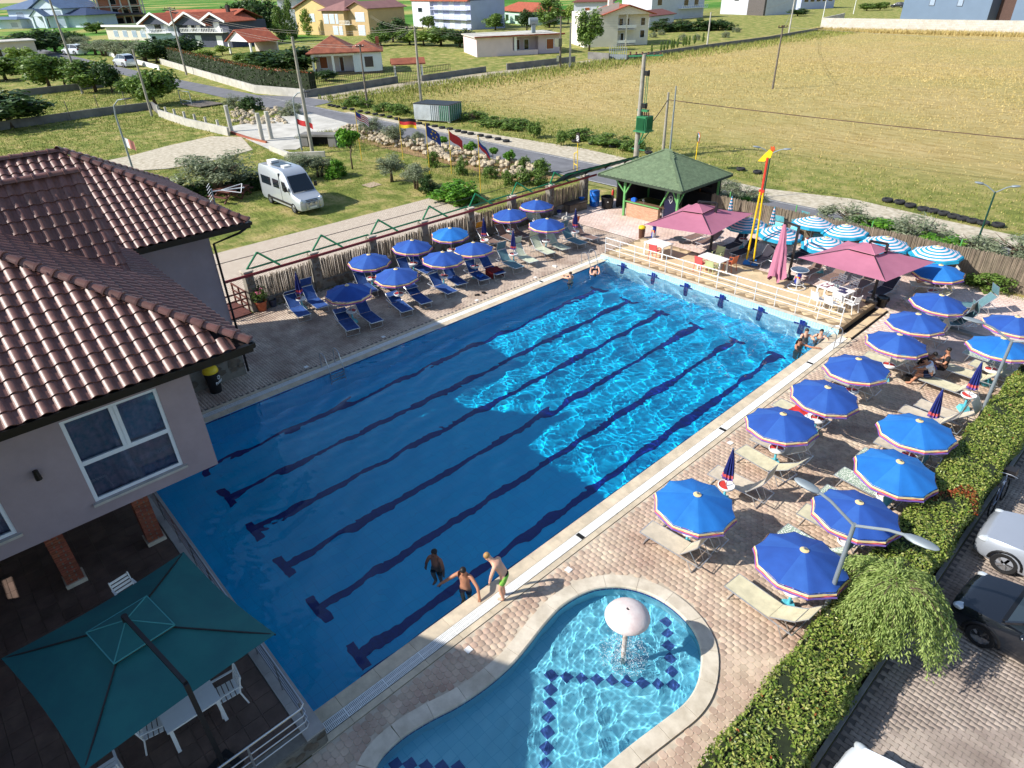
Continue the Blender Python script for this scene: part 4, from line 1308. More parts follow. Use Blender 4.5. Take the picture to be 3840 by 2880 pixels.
# --------- cantilever parasols
M_mauve=mat('mauve canvas',(178,110,132),.8,scale=1.2,col2=(168,102,124),bump=.05,bscale=20)
M_mauve_d=mat('mauve hem',(196,130,150),.8,var=.05)
M_green=mat('bottle green canvas',(26,104,104),.7,scale=1.4,col2=(20,92,96),bump=.08,bscale=12)
M_greenh=mat('green canvas seam',(70,150,150),.7,var=.05)
M_post=mat('anthracite post',(46,44,46),.45,.3,var=.1)
def cantilever(label,corners,zr,apex,base,top,zb,canv,hem,name='cantilever_parasol'):
 """corners: four (x, y) in order; apex (x, y, z); base (x, y) of the mast; top = height of the arm"""
 t=thing(name,label,'parasol',(base[0],base[1],zb))
 O=Vector((base[0],base[1],zb))
 A=Vector(apex)
 cs_=[Vector((c[0],c[1],zr))for c in corners]
 b_=MB();n_=8
 vt=.30
 for i in range(4):
  c0,c1=cs_[i],cs_[(i+1)%4]
  vs=[]
  for u in range(n_+1):
   f_=vt+(1-vt)*u/n_
   for v in range(n_+1):
    s_=v/n_
    e=c0+(c1-c0)*s_
    sag=math.sin(math.pi*s_)
    p=A+(e-A)*f_
    p=p+(A.to_2d().to_3d()-e.to_2d().to_3d())*(.035*sag*f_)
    p.z+=-.10*math.sin(math.pi*f_)*.6-.05*sag*f_-.03
    vs.append(p-O)
  b_.add(vs,[(u*(n_+1)+v,(u+1)*(n_+1)+v,(u+1)*(n_+1)+v+1,u*(n_+1)+v+1)for u in range(n_)for v in range(n_)])
 cano=b_.build('canopy',canv,t,smooth=True,sharp=25)
 b_=MB()
 for i in range(4):
  c0,c1=cs_[i],cs_[(i+1)%4]
  p0=A+(c0-A)*(vt+.02);p1=A+(c1-A)*(vt+.02)
  p0.z+=.015;p1.z+=.015
  b_.add([A+Vector((0,0,.05))-O,p0-O,p1-O],[(0,1,2)])
 b_.build('vent_top',canv,t)
 b_=MB()
 for i in range(4):
  c0,c1=cs_[i],cs_[(i+1)%4]
  p0=A+(c0-A)*(vt+.02);p1=A+(c1-A)*(vt+.02)
  b_.bar(p0-O+Vector((0,0,.012)),p1-O+Vector((0,0,.012)),.02)
  b_.bar(A-O+Vector((0,0,.05)),p0-O+Vector((0,0,.02)),.018)
 b_.build('seam',hem,cano)
 b_=MB()
 for c in cs_:
  b_.bar(A-O-Vector((0,0,.06)),c-O-Vector((0,0,.05)),.025)
 b_.build('ribs',M_post,t)
 b_=MB();b_.bar((0,0,0),(0,0,top-zb),.085,.11);b_.build('mast',M_post,t)
 b_=MB();e=A-O+Vector((0,0,.14));b_.bar((0,0,top-zb),(e.x,e.y,max(e.z,top-zb-.25)),.07,.10);b_.cyl((e.x,e.y,e.z-.12),(e.x,e.y,e.z+.03),.06);b_.build('arm',M_post,t)
 b_=MB();b_.box((0,0,.05),(.5,.5,.10),.3);b_.box((0,0,.16),(.22,.22,.14),taper=.5);b_.build('base',M_post,t)
 return t
def quad_px(L_,F_,R_,z):
 l,f,r=(Vector(g(*q,z))for q in(L_,F_,R_))
 return[tuple(l),tuple(f),tuple(r),tuple(l+r-f)]
def centre(q):return sum(p[0]for p in q)/4,sum(p[1]for p in q)/4
for lab,L_,F_,R_,ap,bs in(('open mauve square parasol between the bar and the white tables',(2417,839),(2671,880),(2825,798),(2619,766),(2662,948)),('open mauve square parasol over the laid white dining table',(2993,963),(3323,1054),(3509,980),(3262,915),(3268,1130))):
 q=quad_px(L_,F_,R_,2.25)
 a=g(*ap,2.95)
 bb_=g(*bs,.26)
 cantilever(lab,q,2.25,(a[0],a[1],2.95),bb_,3.05,.26,M_mauve,M_mauve_d)
cantilever('open bottle green square parasol over the white dining terrace tables',[(-3.39,-4.285),(.09,-3.7),(-.217,-.206),(-3.76,-.72)],2.6,(-2.0,-2.26,3.12),(.2,-1.92),3.2,.5,M_green,M_greenh)
bs=g(2956,1043,.26)
t=thing('folded_cantilever_parasol','folded mauve parasol hanging from a black arm behind the railing','parasol',(bs[0],bs[1],.26))
tp=g3(2943,840,2.75);en=g3(2915,1040,.75)
O=Vector((bs[0],bs[1],.26))
b=MB();vs=[];n_=28;rows=16
for j in range(rows+1):
 tt=j/rows
 c=tp+(en-tp)*tt
 for k in range(n_):
  a=2*math.pi*k/n_
  r_=(.06+.26*tt**.8)*(1+.30*math.sin(a*7+tt*1.5)*min(1,tt*2))*(1+.12*math.sin(a*2+1))
  if.3<tt<.42:r_*=.86
  vs.append(c+Vector((r_*math.cos(a),r_*math.sin(a),(.14*math.sin(a*3+1)+.08*math.sin(a*7))*(tt>.9)))-O)
b.add(vs,[(j*n_+k,j*n_+(k+1)%n_,(j+1)*n_+(k+1)%n_,(j+1)*n_+k)for j in range(rows)for k in range(n_)])
b.build('canopy',M_mauve,t,smooth=True,sharp=60)
b=MB();b.bar((0,0,0),(0,0,2.72),.085,.11);b.build('mast',M_post,t)
b=MB();e=tp-O;b.bar((0,0,2.68),(e.x,e.y,2.62),.07,.09);b.cyl((e.x,e.y,2.45),(e.x,e.y,2.62),.06);b.build('arm',M_post,t)
b=MB();b.box((0,0,.05),(.5,.5,.10),.3);b.box((0,0,.16),(.22,.22,.14),taper=.5);b.build('base',M_post,t)
# --------- tables and chairs
def table(label,cx,cy,z,L_,W_,rz,h=.74,legs='four',group=None):
 t=thing('dining_table',label,'table',(cx,cy,z),rz,group)
 b_=MB();b_.box((0,0,h-.02),(L_,W_,.04));b_.box((0,0,h-.06),(L_*.92,W_*.88,.04));b_.build('table_top',M_plast,t)
 for sx in(-1,1):
  for sy in(-1,1):
   b_=MB();b_.bar((sx*(L_/2-.07),sy*(W_/2-.07),h-.05),(sx*(L_/2-.05),sy*(W_/2-.05),0),.07);b_.build('leg',M_plast,t)
 return t
def table_px(label,c,z,group=None):
 p=[Vector(g(*q,z+.74))for q in c]
 ctr=(p[0]+p[1]+p[2]+p[3])/4
 e1=((p[2]-p[1])+(p[3]-p[0]))/2;e2=((p[1]-p[0])+(p[2]-p[3]))/2
 return table(label,ctr.x,ctr.y,z,e1.length,e2.length,math.atan2(e1.y,e1.x),group=group),ctr,math.atan2(e1.y,e1.x)
BZ=lambda x,y:(1920+x/2.304,720+y/2.304)
CZ_=lambda x,y:(2640+x/1.983,760+y/1.983)
table_px('bare white table under the edge of the mauve parasol near the bar',[BZ(1135,430),BZ(1232,395),BZ(1395,447),BZ(1308,478)],.26)
table_px('bare white table between coloured chairs beside the twin yellow pole',[BZ(1605,548),BZ(1690,520),BZ(1885,580),BZ(1798,612)],.26)
dt,dtc,dta=table_px('white dining table laid with plates and dark placemats',[CZ_(845,620),CZ_(905,580),CZ_(1120,655),CZ_(1062,692)],.26)
table('white slatted table on the terrace half under the green parasol',-1.02,-1.97,.51,1.05,.62,rad(90),.72)
def make_chair(m,slat=True):
 t=thing('garden_chair','x x x x','chair')
 b_=MB()
 if slat:
  for k in range(5):
   b_.box((-.19+.095*k,0,.44),(.075,.42,.02))
 else:
  b_.box((0,0,.44),(.42,.42,.03))
 b_.build('seat',m,t)
 b_=MB()
 if slat:
  for k in range(4):
   b_.bar((-.23-.03*k,-.20,.56+.085*k),(-.23-.03*k,.20,.56+.085*k),.06,.018,up=(1,0,.2))
 else:
  b_.add([(-.21,-.2,.46),(-.21,.2,.46),(-.29,.2,.86),(-.29,-.2,.86),(-.235,-.2,.46),(-.235,.2,.46),(-.315,.2,.86),(-.315,-.2,.86)],[(0,1,2,3),(7,6,5,4),(3,2,6,7),(0,3,7,4),(1,5,6,2)])
 b_.build('backrest',m,t)
 for sy in(-1,1):
  b_=MB();b_.tube([(-.30,sy*.22,.02),(-.22,sy*.22,.45),(-.31,sy*.22,.88)],.018,6);b_.build('rear_leg',m,t,smooth=True)
  b_=MB();b_.tube([(.24,sy*.22,.0),(.21,sy*.22,.44),(.20,sy*.24,.63)],.018,6);b_.build('front_leg',m,t,smooth=True)
  b_=MB();b_.bar((.22,sy*.24,.64),(-.25,sy*.23,.66),.045,.02);b_.build('armrest',m,t)
 return t
M_cred=mat('coral plastic',(222,92,92),.45,var=.06);M_cor=mat('orange brown plastic',(204,104,62),.45,var=.06);M_cgr=mat('pale olive plastic',(196,204,150),.45,var=.06)
PROTO.update({'ch_white':make_chair(M_plast),'ch_red':make_chair(M_cred,False),'ch_or':make_chair(M_cor,False),'ch_gr':make_chair(M_cgr,False)})
def chair(key,px,py,face,label,group=None,z=.26):
 x,y=g(px,py,z+.45)
 return place(key,(x,y,z),rad(face),label,group,'chair')
chair('ch_red',*BZ(1235,505),100,'coral plastic chair at the bare table near the bar')
chair('ch_red',*BZ(1632,612),90,'coral plastic chair beside the pale olive chair at the second table')
chair('ch_gr',*BZ(1722,650),95,'pale olive plastic chair with its back to the pool')
chair('ch_gr',*BZ(1778,545),-85,'pale olive plastic chair behind the second table')
chair('ch_or',*BZ(1885,610),175,'orange brown plastic chair at the end of the second table')
WG='white slatted chairs round the laid table'
for i,(q,f_)in enumerate((((850,715),70),((950,745),75),((1095,745),165),((990,600),-110),((1085,625),-105),((1010,715),80))):
 chair('ch_white',*CZ_(*q),f_+math.degrees(0),f"white slatted chair at the laid table, {['nearest the folded parasol on the pool side', 'in the middle of the pool side', 'at the bin end', 'behind the plates', 'behind the placemats', 'tucked in on the pool side'][i]}",WG)
for i,(x,y,f_)in enumerate(((-1.28,-2.62,80),(-1.02,-1.28,-95),(-5.15,-1.95,10),(-.95,-3.6,180))):
 place('ch_white',(x,y,.51),rad(f_),['white slatted chair at the near end of the shaded terrace table','white slatted chair at the pool end of the shaded terrace table','white slatted chair beside the brick pillar','white slatted chair under the green parasol'][i],'white chairs on the shaded terrace','chair')
M_mat_=mat('plum placemat',(128,62,88),.8,var=.1);M_mat2=mat('indigo placemat',(62,54,100),.8,var=.1)
ca,sa=math.cos(dta),math.sin(dta)
def on_table(u,v,z=.26+.741):return(dtc.x+u*ca-v*sa,dtc.y+u*sa+v*ca,z)
pm=MB();pm.box((0,0,.003),(.36,.26,.006))
for i,(u,v)in enumerate(((-.45,-.15),(-.40,.18),(.25,.16),(.45,-.15))):
 tag(pm.build('placemat',M_mat_ if i<2 else M_mat2,loc=on_table(u,v),rz=dta),['plum placemat under a plate on the pool side','plum placemat under a plate on the fence side','indigo placemat with a dark plate on the fence side','indigo placemat at the bin end of the table'][i],'placemat','placemats on the laid table')
pl=MB();pl.lathe([(.0,.006),(.07,.008),(.115,.022),(.12,.022),(.08,.0)],18,cap=False)
plm=pl.mesh('plate',mat('white china',(240,238,232),.25,var=.02),smooth=True)
pld=pl.mesh('plate',mat('dark china',(60,60,96),.25,var=.02),smooth=True)
for i,(u,v)in enumerate(((-.45,-.15),(-.40,.18),(-.05,-.08),(.12,-.16),(.25,.16),(.45,-.15))):
 tag(link('plate',pld if i>=4 else plm,None,on_table(u,v,1.009)),['white plate on the plum mat by the pool','white plate on the plum mat by the fence','white plate in the middle of the table','white plate near the table edge','dark plate on the indigo mat','dark plate at the bin end'][i],'plate','plates on the laid table')
gl_=MB();gl_.lathe([(.028,0),(.034,.12),(.030,.12),(.026,.01)],12,cap=False)
for i,(u,v)in enumerate(((-.12,.1),(-.05,.16),(.02,.1))):
 tag(gl_.build('drinking_glass',M_glass,loc=on_table(u,v),smooth=True),f'small drinking glass on the laid table, {ORD[i]} from the plum mats','glass','glasses on the laid table')
 # --------- bins, can columns, drums
def can_column(label,px,py,z,h,r,top=False):
 x,y=g(px,py,z)
 t=thing('drinks_can_column',label,'column',(x,y,z))
 ms=[mat('can blue',(30,62,168),.4,.2,var=.05),mat('can silver',(214,218,226),.35,.4,var=.05),mat('can red mark',(206,40,60),.4,var=.05),mat('can gold mark',(226,176,60),.4,var=.05)]
 n_=24;rows=10;b_=MB();vs=[];fs=[];mi=[]
 for j in range(rows+1):
  for k in range(n_):
   a=2*math.pi*k/n_
   rr=r*(.9 if j in(0,rows)else 1)
   vs.append((rr*math.cos(a),rr*math.sin(a),(.25 if top else 0)+h*j/rows))
 for j in range(rows):
  for k in range(n_):
   fs.append((j*n_+k,j*n_+(k+1)%n_,(j+1)*n_+(k+1)%n_,(j+1)*n_+k))
   q=(k*4//n_)%2
   mi.append((0 if(q==0)==(j<rows/2)else 1))
   if 4<=j<=5 and(k%12)in(3,4,8,9):mi[-1]=2
   if j==5 and(k%12)in(5,6,7):mi[-1]=3
 fs.append(tuple(rows*n_+k for k in range(n_)));mi.append(1)
 b_.add(vs,fs);b_.m=mi
 b_.build('can',ms,t,smooth=True,sharp=50)
 if top:
  b_=MB();b_.lathe([(.0,h+.30),(.40,h+.30),(.41,h+.32),(.40,h+.335),(.0,h+.335)],28,cap=False);b_.build('round_top',glass_mat('pale table glass',(.8,.9,.95),.3),t,smooth=True)
  def ring(R_,z_,rr):
   bb=MB();bb.tube([(R_*math.cos(a),R_*math.sin(a),z_)for a in np.linspace(0,6.283,30)],rr,6);return bb
  ring(.41,h+.318,.018).build('rim',M_white,t,smooth=True)
  ring(.42,.03,.025).build('base_ring',M_white,t,smooth=True)
  ring(.30,.24,.02).build('foot_ring',M_white,t,smooth=True)
  b_=MB()
  for k in range(4):
   a=k*math.pi/2+.4
   b_.bar((.42*math.cos(a),.42*math.sin(a),.03),(.1*math.cos(a),.1*math.sin(a),.28),.03)
  b_.build('struts',M_white,t)
 else:
  b_=MB();b_.lathe([(.0,h),(.33,h+.01),(.34,h+.04),(.0,h+.05)],24,cap=False);b_.build('round_top',M_white,t,smooth=True)
can_column('tall blue and silver can shaped bar table with steel rings on the terrace',*CZ_(685,632),.26,.62,.145,True)
can_column('blue and silver can shaped column beside the yellow lidded bin',*BZ(1222,392),.26,.80,.14)
M_yel=mat('yellow plastic',(238,200,36),.4,var=.06);M_brn=mat('brown plastic',(96,62,44),.5,var=.15,scale=8)
def bin_(label,x,y,z,h,r,mb_,ml_,script=False,s=1.0):
 t=thing('litter_bin',label,'bin',(x,y,z),rad(40))
 b_=MB();b_.lathe([(r*.82,0),(r,h*.8)],18);b_.build('body',mb_,t,smooth=True,sharp=50)
 b_=MB();b_.lathe([(r*1.08,h*.8),(r*1.1,h*.86),(r*.98,h*.95),(r*.5,h),(.0,h)],18,cap=False);b_.build('lid',ml_,t,smooth=True,sharp=50)
 return t
bn=bin_('brown bin with yellow lid and white lettering near the far terrace',*g(2405,893),0,.78,.2,M_brn,M_yel)
b=MB()
for k,(z,w)in enumerate(((.18,.09),(.27,.11),(.36,.08),(.45,.10))):
 b.box((.205,0,z),(.012,w,.05))
b.build('lettering',M_plast,bn)
bn2=bin_('black bin with yellow lid and white script by the shaded house wall',-14.75,3.75,0,1.1,.27,M_blk,M_yel)
def text(body,size,m,parent,loc,rot,ext=.002,name='lettering'):
 cu=bpy.data.curves.new('lettering','FONT');cu.body=body;cu.size=size;cu.extrude=ext;cu.align_x='CENTER'
 tmp=bpy.data.objects.new('tmp',cu);COL.objects.link(tmp)
 dg=bpy.context.evaluated_depsgraph_get()
 me=bpy.data.meshes.new_from_object(tmp.evaluated_get(dg));bpy.data.objects.remove(tmp)
 me.materials.clear();me.materials.append(m)
 o=link(name,me,parent,loc);o.rotation_euler=rot
 return o
text('Pastër',.17,M_plast,bn2,(.262,-.02,.42),(rad(84),0,rad(90)))
b=MB()
for k in range(8):
 a=6.283*k/8
 b.bar((.272,.05*math.cos(a),.66+.05*math.sin(a)),(.276,.085*math.cos(a),.66+.085*math.sin(a)),.025)
b.build('emblem',M_plast,bn2)
x,y=g(2880+975/2.304,720+985/2.304)
t=thing('bin_with_bag','black bin lined with a loose black bag at the terrace corner','bin',(x,y,0))
b=MB();b.lathe([(.2,0),(.25,.42)],18);b.build('body',M_blk,t,smooth=True,sharp=50)
b=MB();b.lathe([(.26,.30),(.28,.40),(.275,.46),(.22,.44),(.18,.2)],18,cap=False)
b.v=[(v[0]*(1+rng.uniform(-.06,.06)),v[1]*(1+rng.uniform(-.06,.06)),v[2]+rng.uniform(-.03,.03))for v in b.v]
b.build('bag',mat('black bag film',(16,16,18),.3,var=0),t,smooth=True)
x,y=g(*BZ(1450,438));b=MB();b.lathe([(.0,.012),(.36,.012),(.40,.006),(.41,.0)],28,cap=False)
tag(b.build('drain_cover',mat('dark iron cover',(62,64,70),.6,.4,var=.2,scale=20),loc=(x,y,.27),smooth=True),'round dark metal drain cover in the terrace tiles','drain cover')
x,y=g(2810,985,.2)
t=thing('bird_pole','tall twin yellow pole with red tip and a yellow bird figure','pole',(x,y,.1))
b=MB();b.box((-.15,0,.16),(.40,.34,.30),.5,taper=.35);b.box((.24,.12,.16),(.34,.30,.30),.5,taper=.35);b.build('foot',mat('bright blue paint',(26,124,206),.5),t)
for sx in(-.13,.16):
 b=MB();b.cyl((sx*1.2,sx*.4,.25),(sx*.45,sx*.15,3.9),.05,n=10);b.build('yellow_pole',mat('yellow paint',(240,196,24),.45,var=.05),t,smooth=True)
b=MB();b.bar((0,0,3.75),(0,0,5.6),.09);b.box((0,0,3.95),(.28,.1,.12));b.build('red_tip',mat('red paint',(206,54,36),.5),t)
b=MB();b.add([(-.5,0,5.35),(-.15,0,5.38),(.15,0,5.62),(.22,0,5.95),(.0,0,5.98),(-.25,0,5.68),(-.5,.05,5.35),(-.15,.05,5.38),(.15,.05,5.62),(.22,.05,5.95),(.0,.05,5.98),(-.25,.05,5.68)],[(0,1,2,3,4,5),(11,10,9,8,7,6),(0,6,7,1),(1,7,8,2),(2,8,9,3),(3,9,10,4),(4,10,11,5),(5,11,6,0)]);b.build('bird',M_yel,t)
b=MB();b.add([(.22,0,5.9),(.10,0,5.95),(.06,0,6.15),(.14,0,6.08),(.2,0,6.18),(.28,0,6.05),(.22,.05,5.9),(.1,.05,5.95),(.06,.05,6.15),(.14,.05,6.08),(.2,.05,6.18),(.28,.05,6.05)],[(0,1,2,3,4,5),(11,10,9,8,7,6),(0,6,7,1),(1,7,8,2),(2,8,9,3),(3,9,10,4),(4,10,11,5),(5,11,6,0)]);b.build('crest',mat('orange red crest',(236,84,30),.5),t)
# --------- street lamps
M_galv=mat('galvanised steel',(138,148,154),.55,.3,var=.08)
M_dgreen=mat('dark green paint',(28,74,62),.45,.2,var=.08)
M_lens=mat('lamp lens',(196,204,208),.2,var=0)
def lamp_head(b_,p,d,L_=.62,W_=.13):
 """cobra head from p along d"""
 d=Vector(d).normalized();s_=d.cross(Vector((0,0,1))).normalized();u=s_.cross(d)
 prof=[(0,.35,.6),(.12,.7,.9),(.35,1,1),(.7,.95,.8),(.92,.6,.5),(1,.15,.2)]
 n_=10;vs=[]
 for(t_,w,h)in prof:
  for k in range(n_):
   a=2*math.pi*k/n_
   vs.append(Vector(p)+d*(L_*t_)+s_*(W_*w*math.cos(a))+u*(.065*h*math.sin(a)))
 b_.add(vs,[(i*n_+k,i*n_+(k+1)%n_,(i+1)*n_+(k+1)%n_,(i+1)*n_+k)for i in range(len(prof)-1)for k in range(n_)])
def double_lamp(label,x,y,h,tips,m,z=0.0,r=.06,pm=None,tz=.45):
 t=thing('street_lamp',label,'street lamp',(x,y,z))
 b_=MB();b_.cyl((0,0,0),(0,0,h),r,r*.75,12);b_.build('post',pm or m,t,smooth=True)
 for tp_ in tips:
  e=Vector((tp_[0]-x,tp_[1]-y,0));L_=e.length;e.normalize()
  j=Vector((0,0,h-.05));a1=j+e*(L_*.42)+Vector((0,0,tz*.75));a2=j+e*(L_*.62)+Vector((0,0,tz*.95))
  b_=MB();b_.tube([j,a1,a2],r*.55,8);b_.build('arm',m,t,smooth=True)
  b_=MB();lamp_head(b_,a2,e+Vector((0,0,.12)),L_*.42);b_.build('lamp_head',m,t,smooth=True)
 return t
double_lamp('grey double armed street lamp rising from the hedge beside the weeping conifer',6.575,9.78,3.45,[g(2990,1790,3.95),g(3515,2050,3.95)],M_galv)
double_lamp('grey double armed street lamp standing at the hedge beyond the folded parasols',6.52,21.53,3.4,[g(3620,1180,3.95),(8.2,21.0)],M_galv)
double_lamp('green street lamp with two heads behind the reed fence by the olive bush',1.1,40.2,3.3,[(.1,40.0),(2.0,40.6)],M_galv,0,.055,M_dgreen,.4)
double_lamp('green street lamp with two heads behind the bar and the bird pole',-12.8,42.3,3.0,[(-13.9,41.8),(-11.6,42.6)],M_galv,0,.055,M_dgreen,.4)
# --------- fence beside the left deck
M_reed=mat('dry reed cane',(140,124,104),.85,var=.25,scale=2,rand=.4)
M_reed_d=mat('weathered grey brush',(138,124,106),.9,var=.2,scale=2,rand=.3)
M_gpipe=mat('green painted pipe',(22,122,78),.45,.1,var=.1)
M_redb=mat('dark red painted beam',(132,44,46),.5,var=.12)
M_cap=mat('pale stone cap',(190,180,164),.9,var=.2,scale=5,bump=.3)
fence=thing('boundary_fence','reed panel fence with stone pillars, red beam and green pipe frames','fence',(-20.95,8.2,0))
FO=Vector((-20.95,8.2,0))
PY=[8.2,11.65,15.1,18.55,22.0,25.45,28.9,32.3]
def stones_on(parent,face_x,y0,y1,z0,z1,n_,s_=.15,sgn=1):
 for k in range(n_):
  y=rng.uniform(y0+.06,y1-.06);z=rng.uniform(z0+.06,z1-.05);nn=rng.randint(5,7);a0=rng.random()*6
  b_=MB();rr=s_*rng.uniform(.7,1.1)
  d=rng.uniform(.012,.03)
  ring=[(min(y1,max(y0,y+rr*rng.uniform(.75,1.1)*math.cos(a0+6.283*i/nn))),min(z1,max(z0,z+.75*rr*rng.uniform(.75,1.1)*math.sin(a0+6.283*i/nn))))for i in range(nn)]
  vs=[Vector((face_x+sgn*d,p[0],p[1]))-FO for p in ring]+[Vector((face_x-sgn*.01,p[0],p[1]))-FO for p in ring]
  b_.add(vs,[tuple(range(nn))]+[(i,nn+i,nn+(i+1)%nn,(i+1)%nn)for i in range(nn)])
  b_.build('stone',M_stone,parent)
for i,y in enumerate(PY):
 b=MB();b.box(Vector((-20.95,y,1.0))-FO,(.42,.42,2.0));p=b.build('pillar',M_mortar,fence)
 stones_on(p,-20.74,y-.2,y+.2,0,1.95,16,.14)
 b=MB();b.box(Vector((-20.95,y,2.03))-FO,(.50,.50,.07));b.build('pillar_cap',M_cap,p)
 if i<len(PY)-1:
  y2=PY[i+1]
  b=MB();b.box(Vector((-20.97,(y+y2)/2,.24))-FO,(.30,y2-y-.42,.48));w=b.build('low_wall',M_mortar,fence)
  stones_on(w,-20.82,y+.22,y2-.22,0,.48,14,.17)
  b=MB();n_=130
  for k in range(n_):
   yy=y+.24+(y2-y-.48)*k/n_+rng.uniform(-.008,.008)
   zt=1.55+rng.uniform(-.12,.10)
   b.bar(Vector((-20.93+rng.uniform(-.015,.015),yy,.46))-FO,Vector((-20.93+rng.uniform(-.03,.03),yy+rng.uniform(-.03,.03),zt))-FO,.02)
  tag(b.build('reed_panel',M_reed,fence),kind='stuff')
  A=Vector((-21.0,y+.05,2.06));B=Vector((-21.35,y+.85,2.62));Cq=Vector((-20.62,y+1.55,1.98));E2=Vector((-21.0,y2-.1,2.10))
  b=MB();b.tube([A-FO,B-FO],.05,6);b.build('brace',M_gpipe,fence,smooth=True)
  b=MB();b.tube([B-FO,Cq-FO],.05,6);b.build('brace',M_gpipe,fence,smooth=True)
  b=MB();b.tube([A+Vector((0,.1,0))-FO,E2-FO,E2+Vector((0,.1,-.12))-FO],.045,6);b.build('frame_pipe',M_gpipe,fence,smooth=True)
b=MB();b.bar(Vector((-20.62,7.0,1.9))-FO,Vector((-20.62,33.2,1.96))-FO,.07,.12);b.build('red_beam',M_redb,fence)
b=MB();b.tube([Vector((-22.2,5.0,2.25))-FO,Vector((-22.2,20,2.18))-FO,Vector((-22.0,33,2.25))-FO],.018,5);b.build('top_wire',M_blk,fence)
ramp=thing('wooden_ramp','brown wooden ramp with railing between house and fence','ramp',(-21.6,6.8,0))
M_rwood=mat('red brown timber',(104,58,46),.7,scale=5,col2=(84,46,38))
for k in range(9):
 b=MB();b.box((-.7+k*.2,.2,.05),(.19,1.7,.05));b.build('plank',M_rwood,ramp)
for(x,y)in((-.7,1.0),(.1,1.0),(.8,1.05),(-.7,-.6),(.8,-.6)):
 b=MB();b.bar((x,y,0),(x,y,1.15),.07);b.build('post',M_rwood,ramp)
for z in(.45,.78,1.12):
 b=MB();b.bar((-.7,1.0,z),(.8,1.05,z),.05,.07);b.bar((.8,1.05,z),(.8,-.6,z),.05,.07);b.build('rail',M_rwood,ramp)
def leaf_cloud(centres,radii,n,size,rg,aspect=2.2,up=.35,droop=0.0):
 """leaf shaped faces spread through clumps"""
 centres=np.asarray(centres,float);radii=np.asarray(radii,float)
 idx=rg.integers(0,len(centres),n)
 d=rg.normal(size=(n,3));d/=np.linalg.norm(d,axis=1)[:,None]
 rr=rg.random(n)**.45
 P_=centres[idx]+d*rr[:,None]*radii[idx]
 nrm=d*.7+rg.normal(size=(n,3))*.55;nrm[:,2]+=up
 nrm/=np.linalg.norm(nrm,axis=1)[:,None]
 t=np.cross(nrm,rg.normal(size=(n,3)));t/=np.linalg.norm(t,axis=1)[:,None]
 t[:,2]-=droop
 bta=np.cross(nrm,t)
 s=size*rg.uniform(.65,1.35,n)[:,None]
 a=P_-t*s*.5;c=P_+t*s*.5
 b1=P_+bta*s/aspect*.5+nrm*s*.08;b2=P_-bta*s/aspect*.5+nrm*s*.08
 V=np.stack([a,b1,c,b2],1).reshape(-1,3)
 Fq=np.arange(4*n).reshape(n,4)
 return V,Fq
LM={'mid':leaf_mat('mid green leaves',[(70,96,38),(98,126,54),(126,152,70),(84,110,46)]),'dark':leaf_mat('dark green leaves',[(42,66,32),(60,86,42),(80,106,52),(50,74,36)]),'light':leaf_mat('light green leaves',[(104,130,48),(134,158,66),(160,180,86),(116,142,54)]),'olive':leaf_mat('grey olive leaves',[(108,120,90),(138,148,116),(164,172,140),(94,108,74)]),'bright':leaf_mat('bright citrus leaves',[(60,104,26),(88,140,36),(120,168,52),(70,116,30)]),'hedge':leaf_mat('glossy hedge leaves',[(70,96,34),(112,136,52),(158,170,80),(96,122,44),(182,182,104),(130,148,64)],.4,.2),'hedge_red':leaf_mat('young red hedge leaves',[(150,70,44),(176,96,60),(120,110,44),(160,60,40)],.4,.2),'cedar':leaf_mat('weeping conifer needles',[(120,144,70),(150,170,92),(174,188,114),(134,158,82)],.6,.3),'dry':leaf_mat('straw blades',[(196,174,112),(216,196,138),(176,156,92),(204,184,122)],.8,.2),'grass':leaf_mat('green grass blades',[(104,118,50),(132,144,68),(168,164,92),(118,130,58)],.8,.2)}
M_bark=mat('grey brown bark',(104,88,72),.95,var=.3,scale=8,bump=.6,bscale=24)
M_terra=mat('terracotta',(190,104,66),.8,scale=4,col2=(168,88,56))
pot=thing('potted_oleander','pink flowering oleander in a large terracotta pot by the fence','potted plant',(*g(985,1163),0))
b=MB();b.lathe([(.19,0),(.27,.42),(.30,.44),(.30,.50),(.26,.50),(.24,.42)],20,cap=False);b.build('pot',M_terra,pot,smooth=True,sharp=40)
V,Fq=leaf_cloud([(0,0,.75),(.18,.1,.85),(-.18,.05,.8),(.02,-.2,.8),(0,.1,1.05)],[(.3,.3,.3)]*5,900,.13,nrng,4.5)
link('foliage',np_mesh('foliage',V,Fq,LM['mid']),pot)
V,Fq=leaf_cloud([(.1,.1,1.15),(-.2,0,1.1),(.25,-.1,1.05)],[(.16,.16,.1)]*3,70,.07,nrng,1.2)
link('blossom',np_mesh('blossom',V,Fq,mat('pink blossom',(226,120,150),.7)),pot)
x,y=g(1026,1148);t=thing('flower_tub','dark round tub standing beside the potted oleander','tub',(x,y,0))
b=MB();b.lathe([(.15,0),(.2,.36),(.18,.36),(.16,.25)],16,cap=False);b.build('tub',mat('dark blue grey plastic',(58,64,84),.5),t,smooth=True,sharp=50)
b=MB();b.lathe([(0,.30),(.165,.30)],14,cap=False);b.build('soil',MATS['dark bed soil'],t)
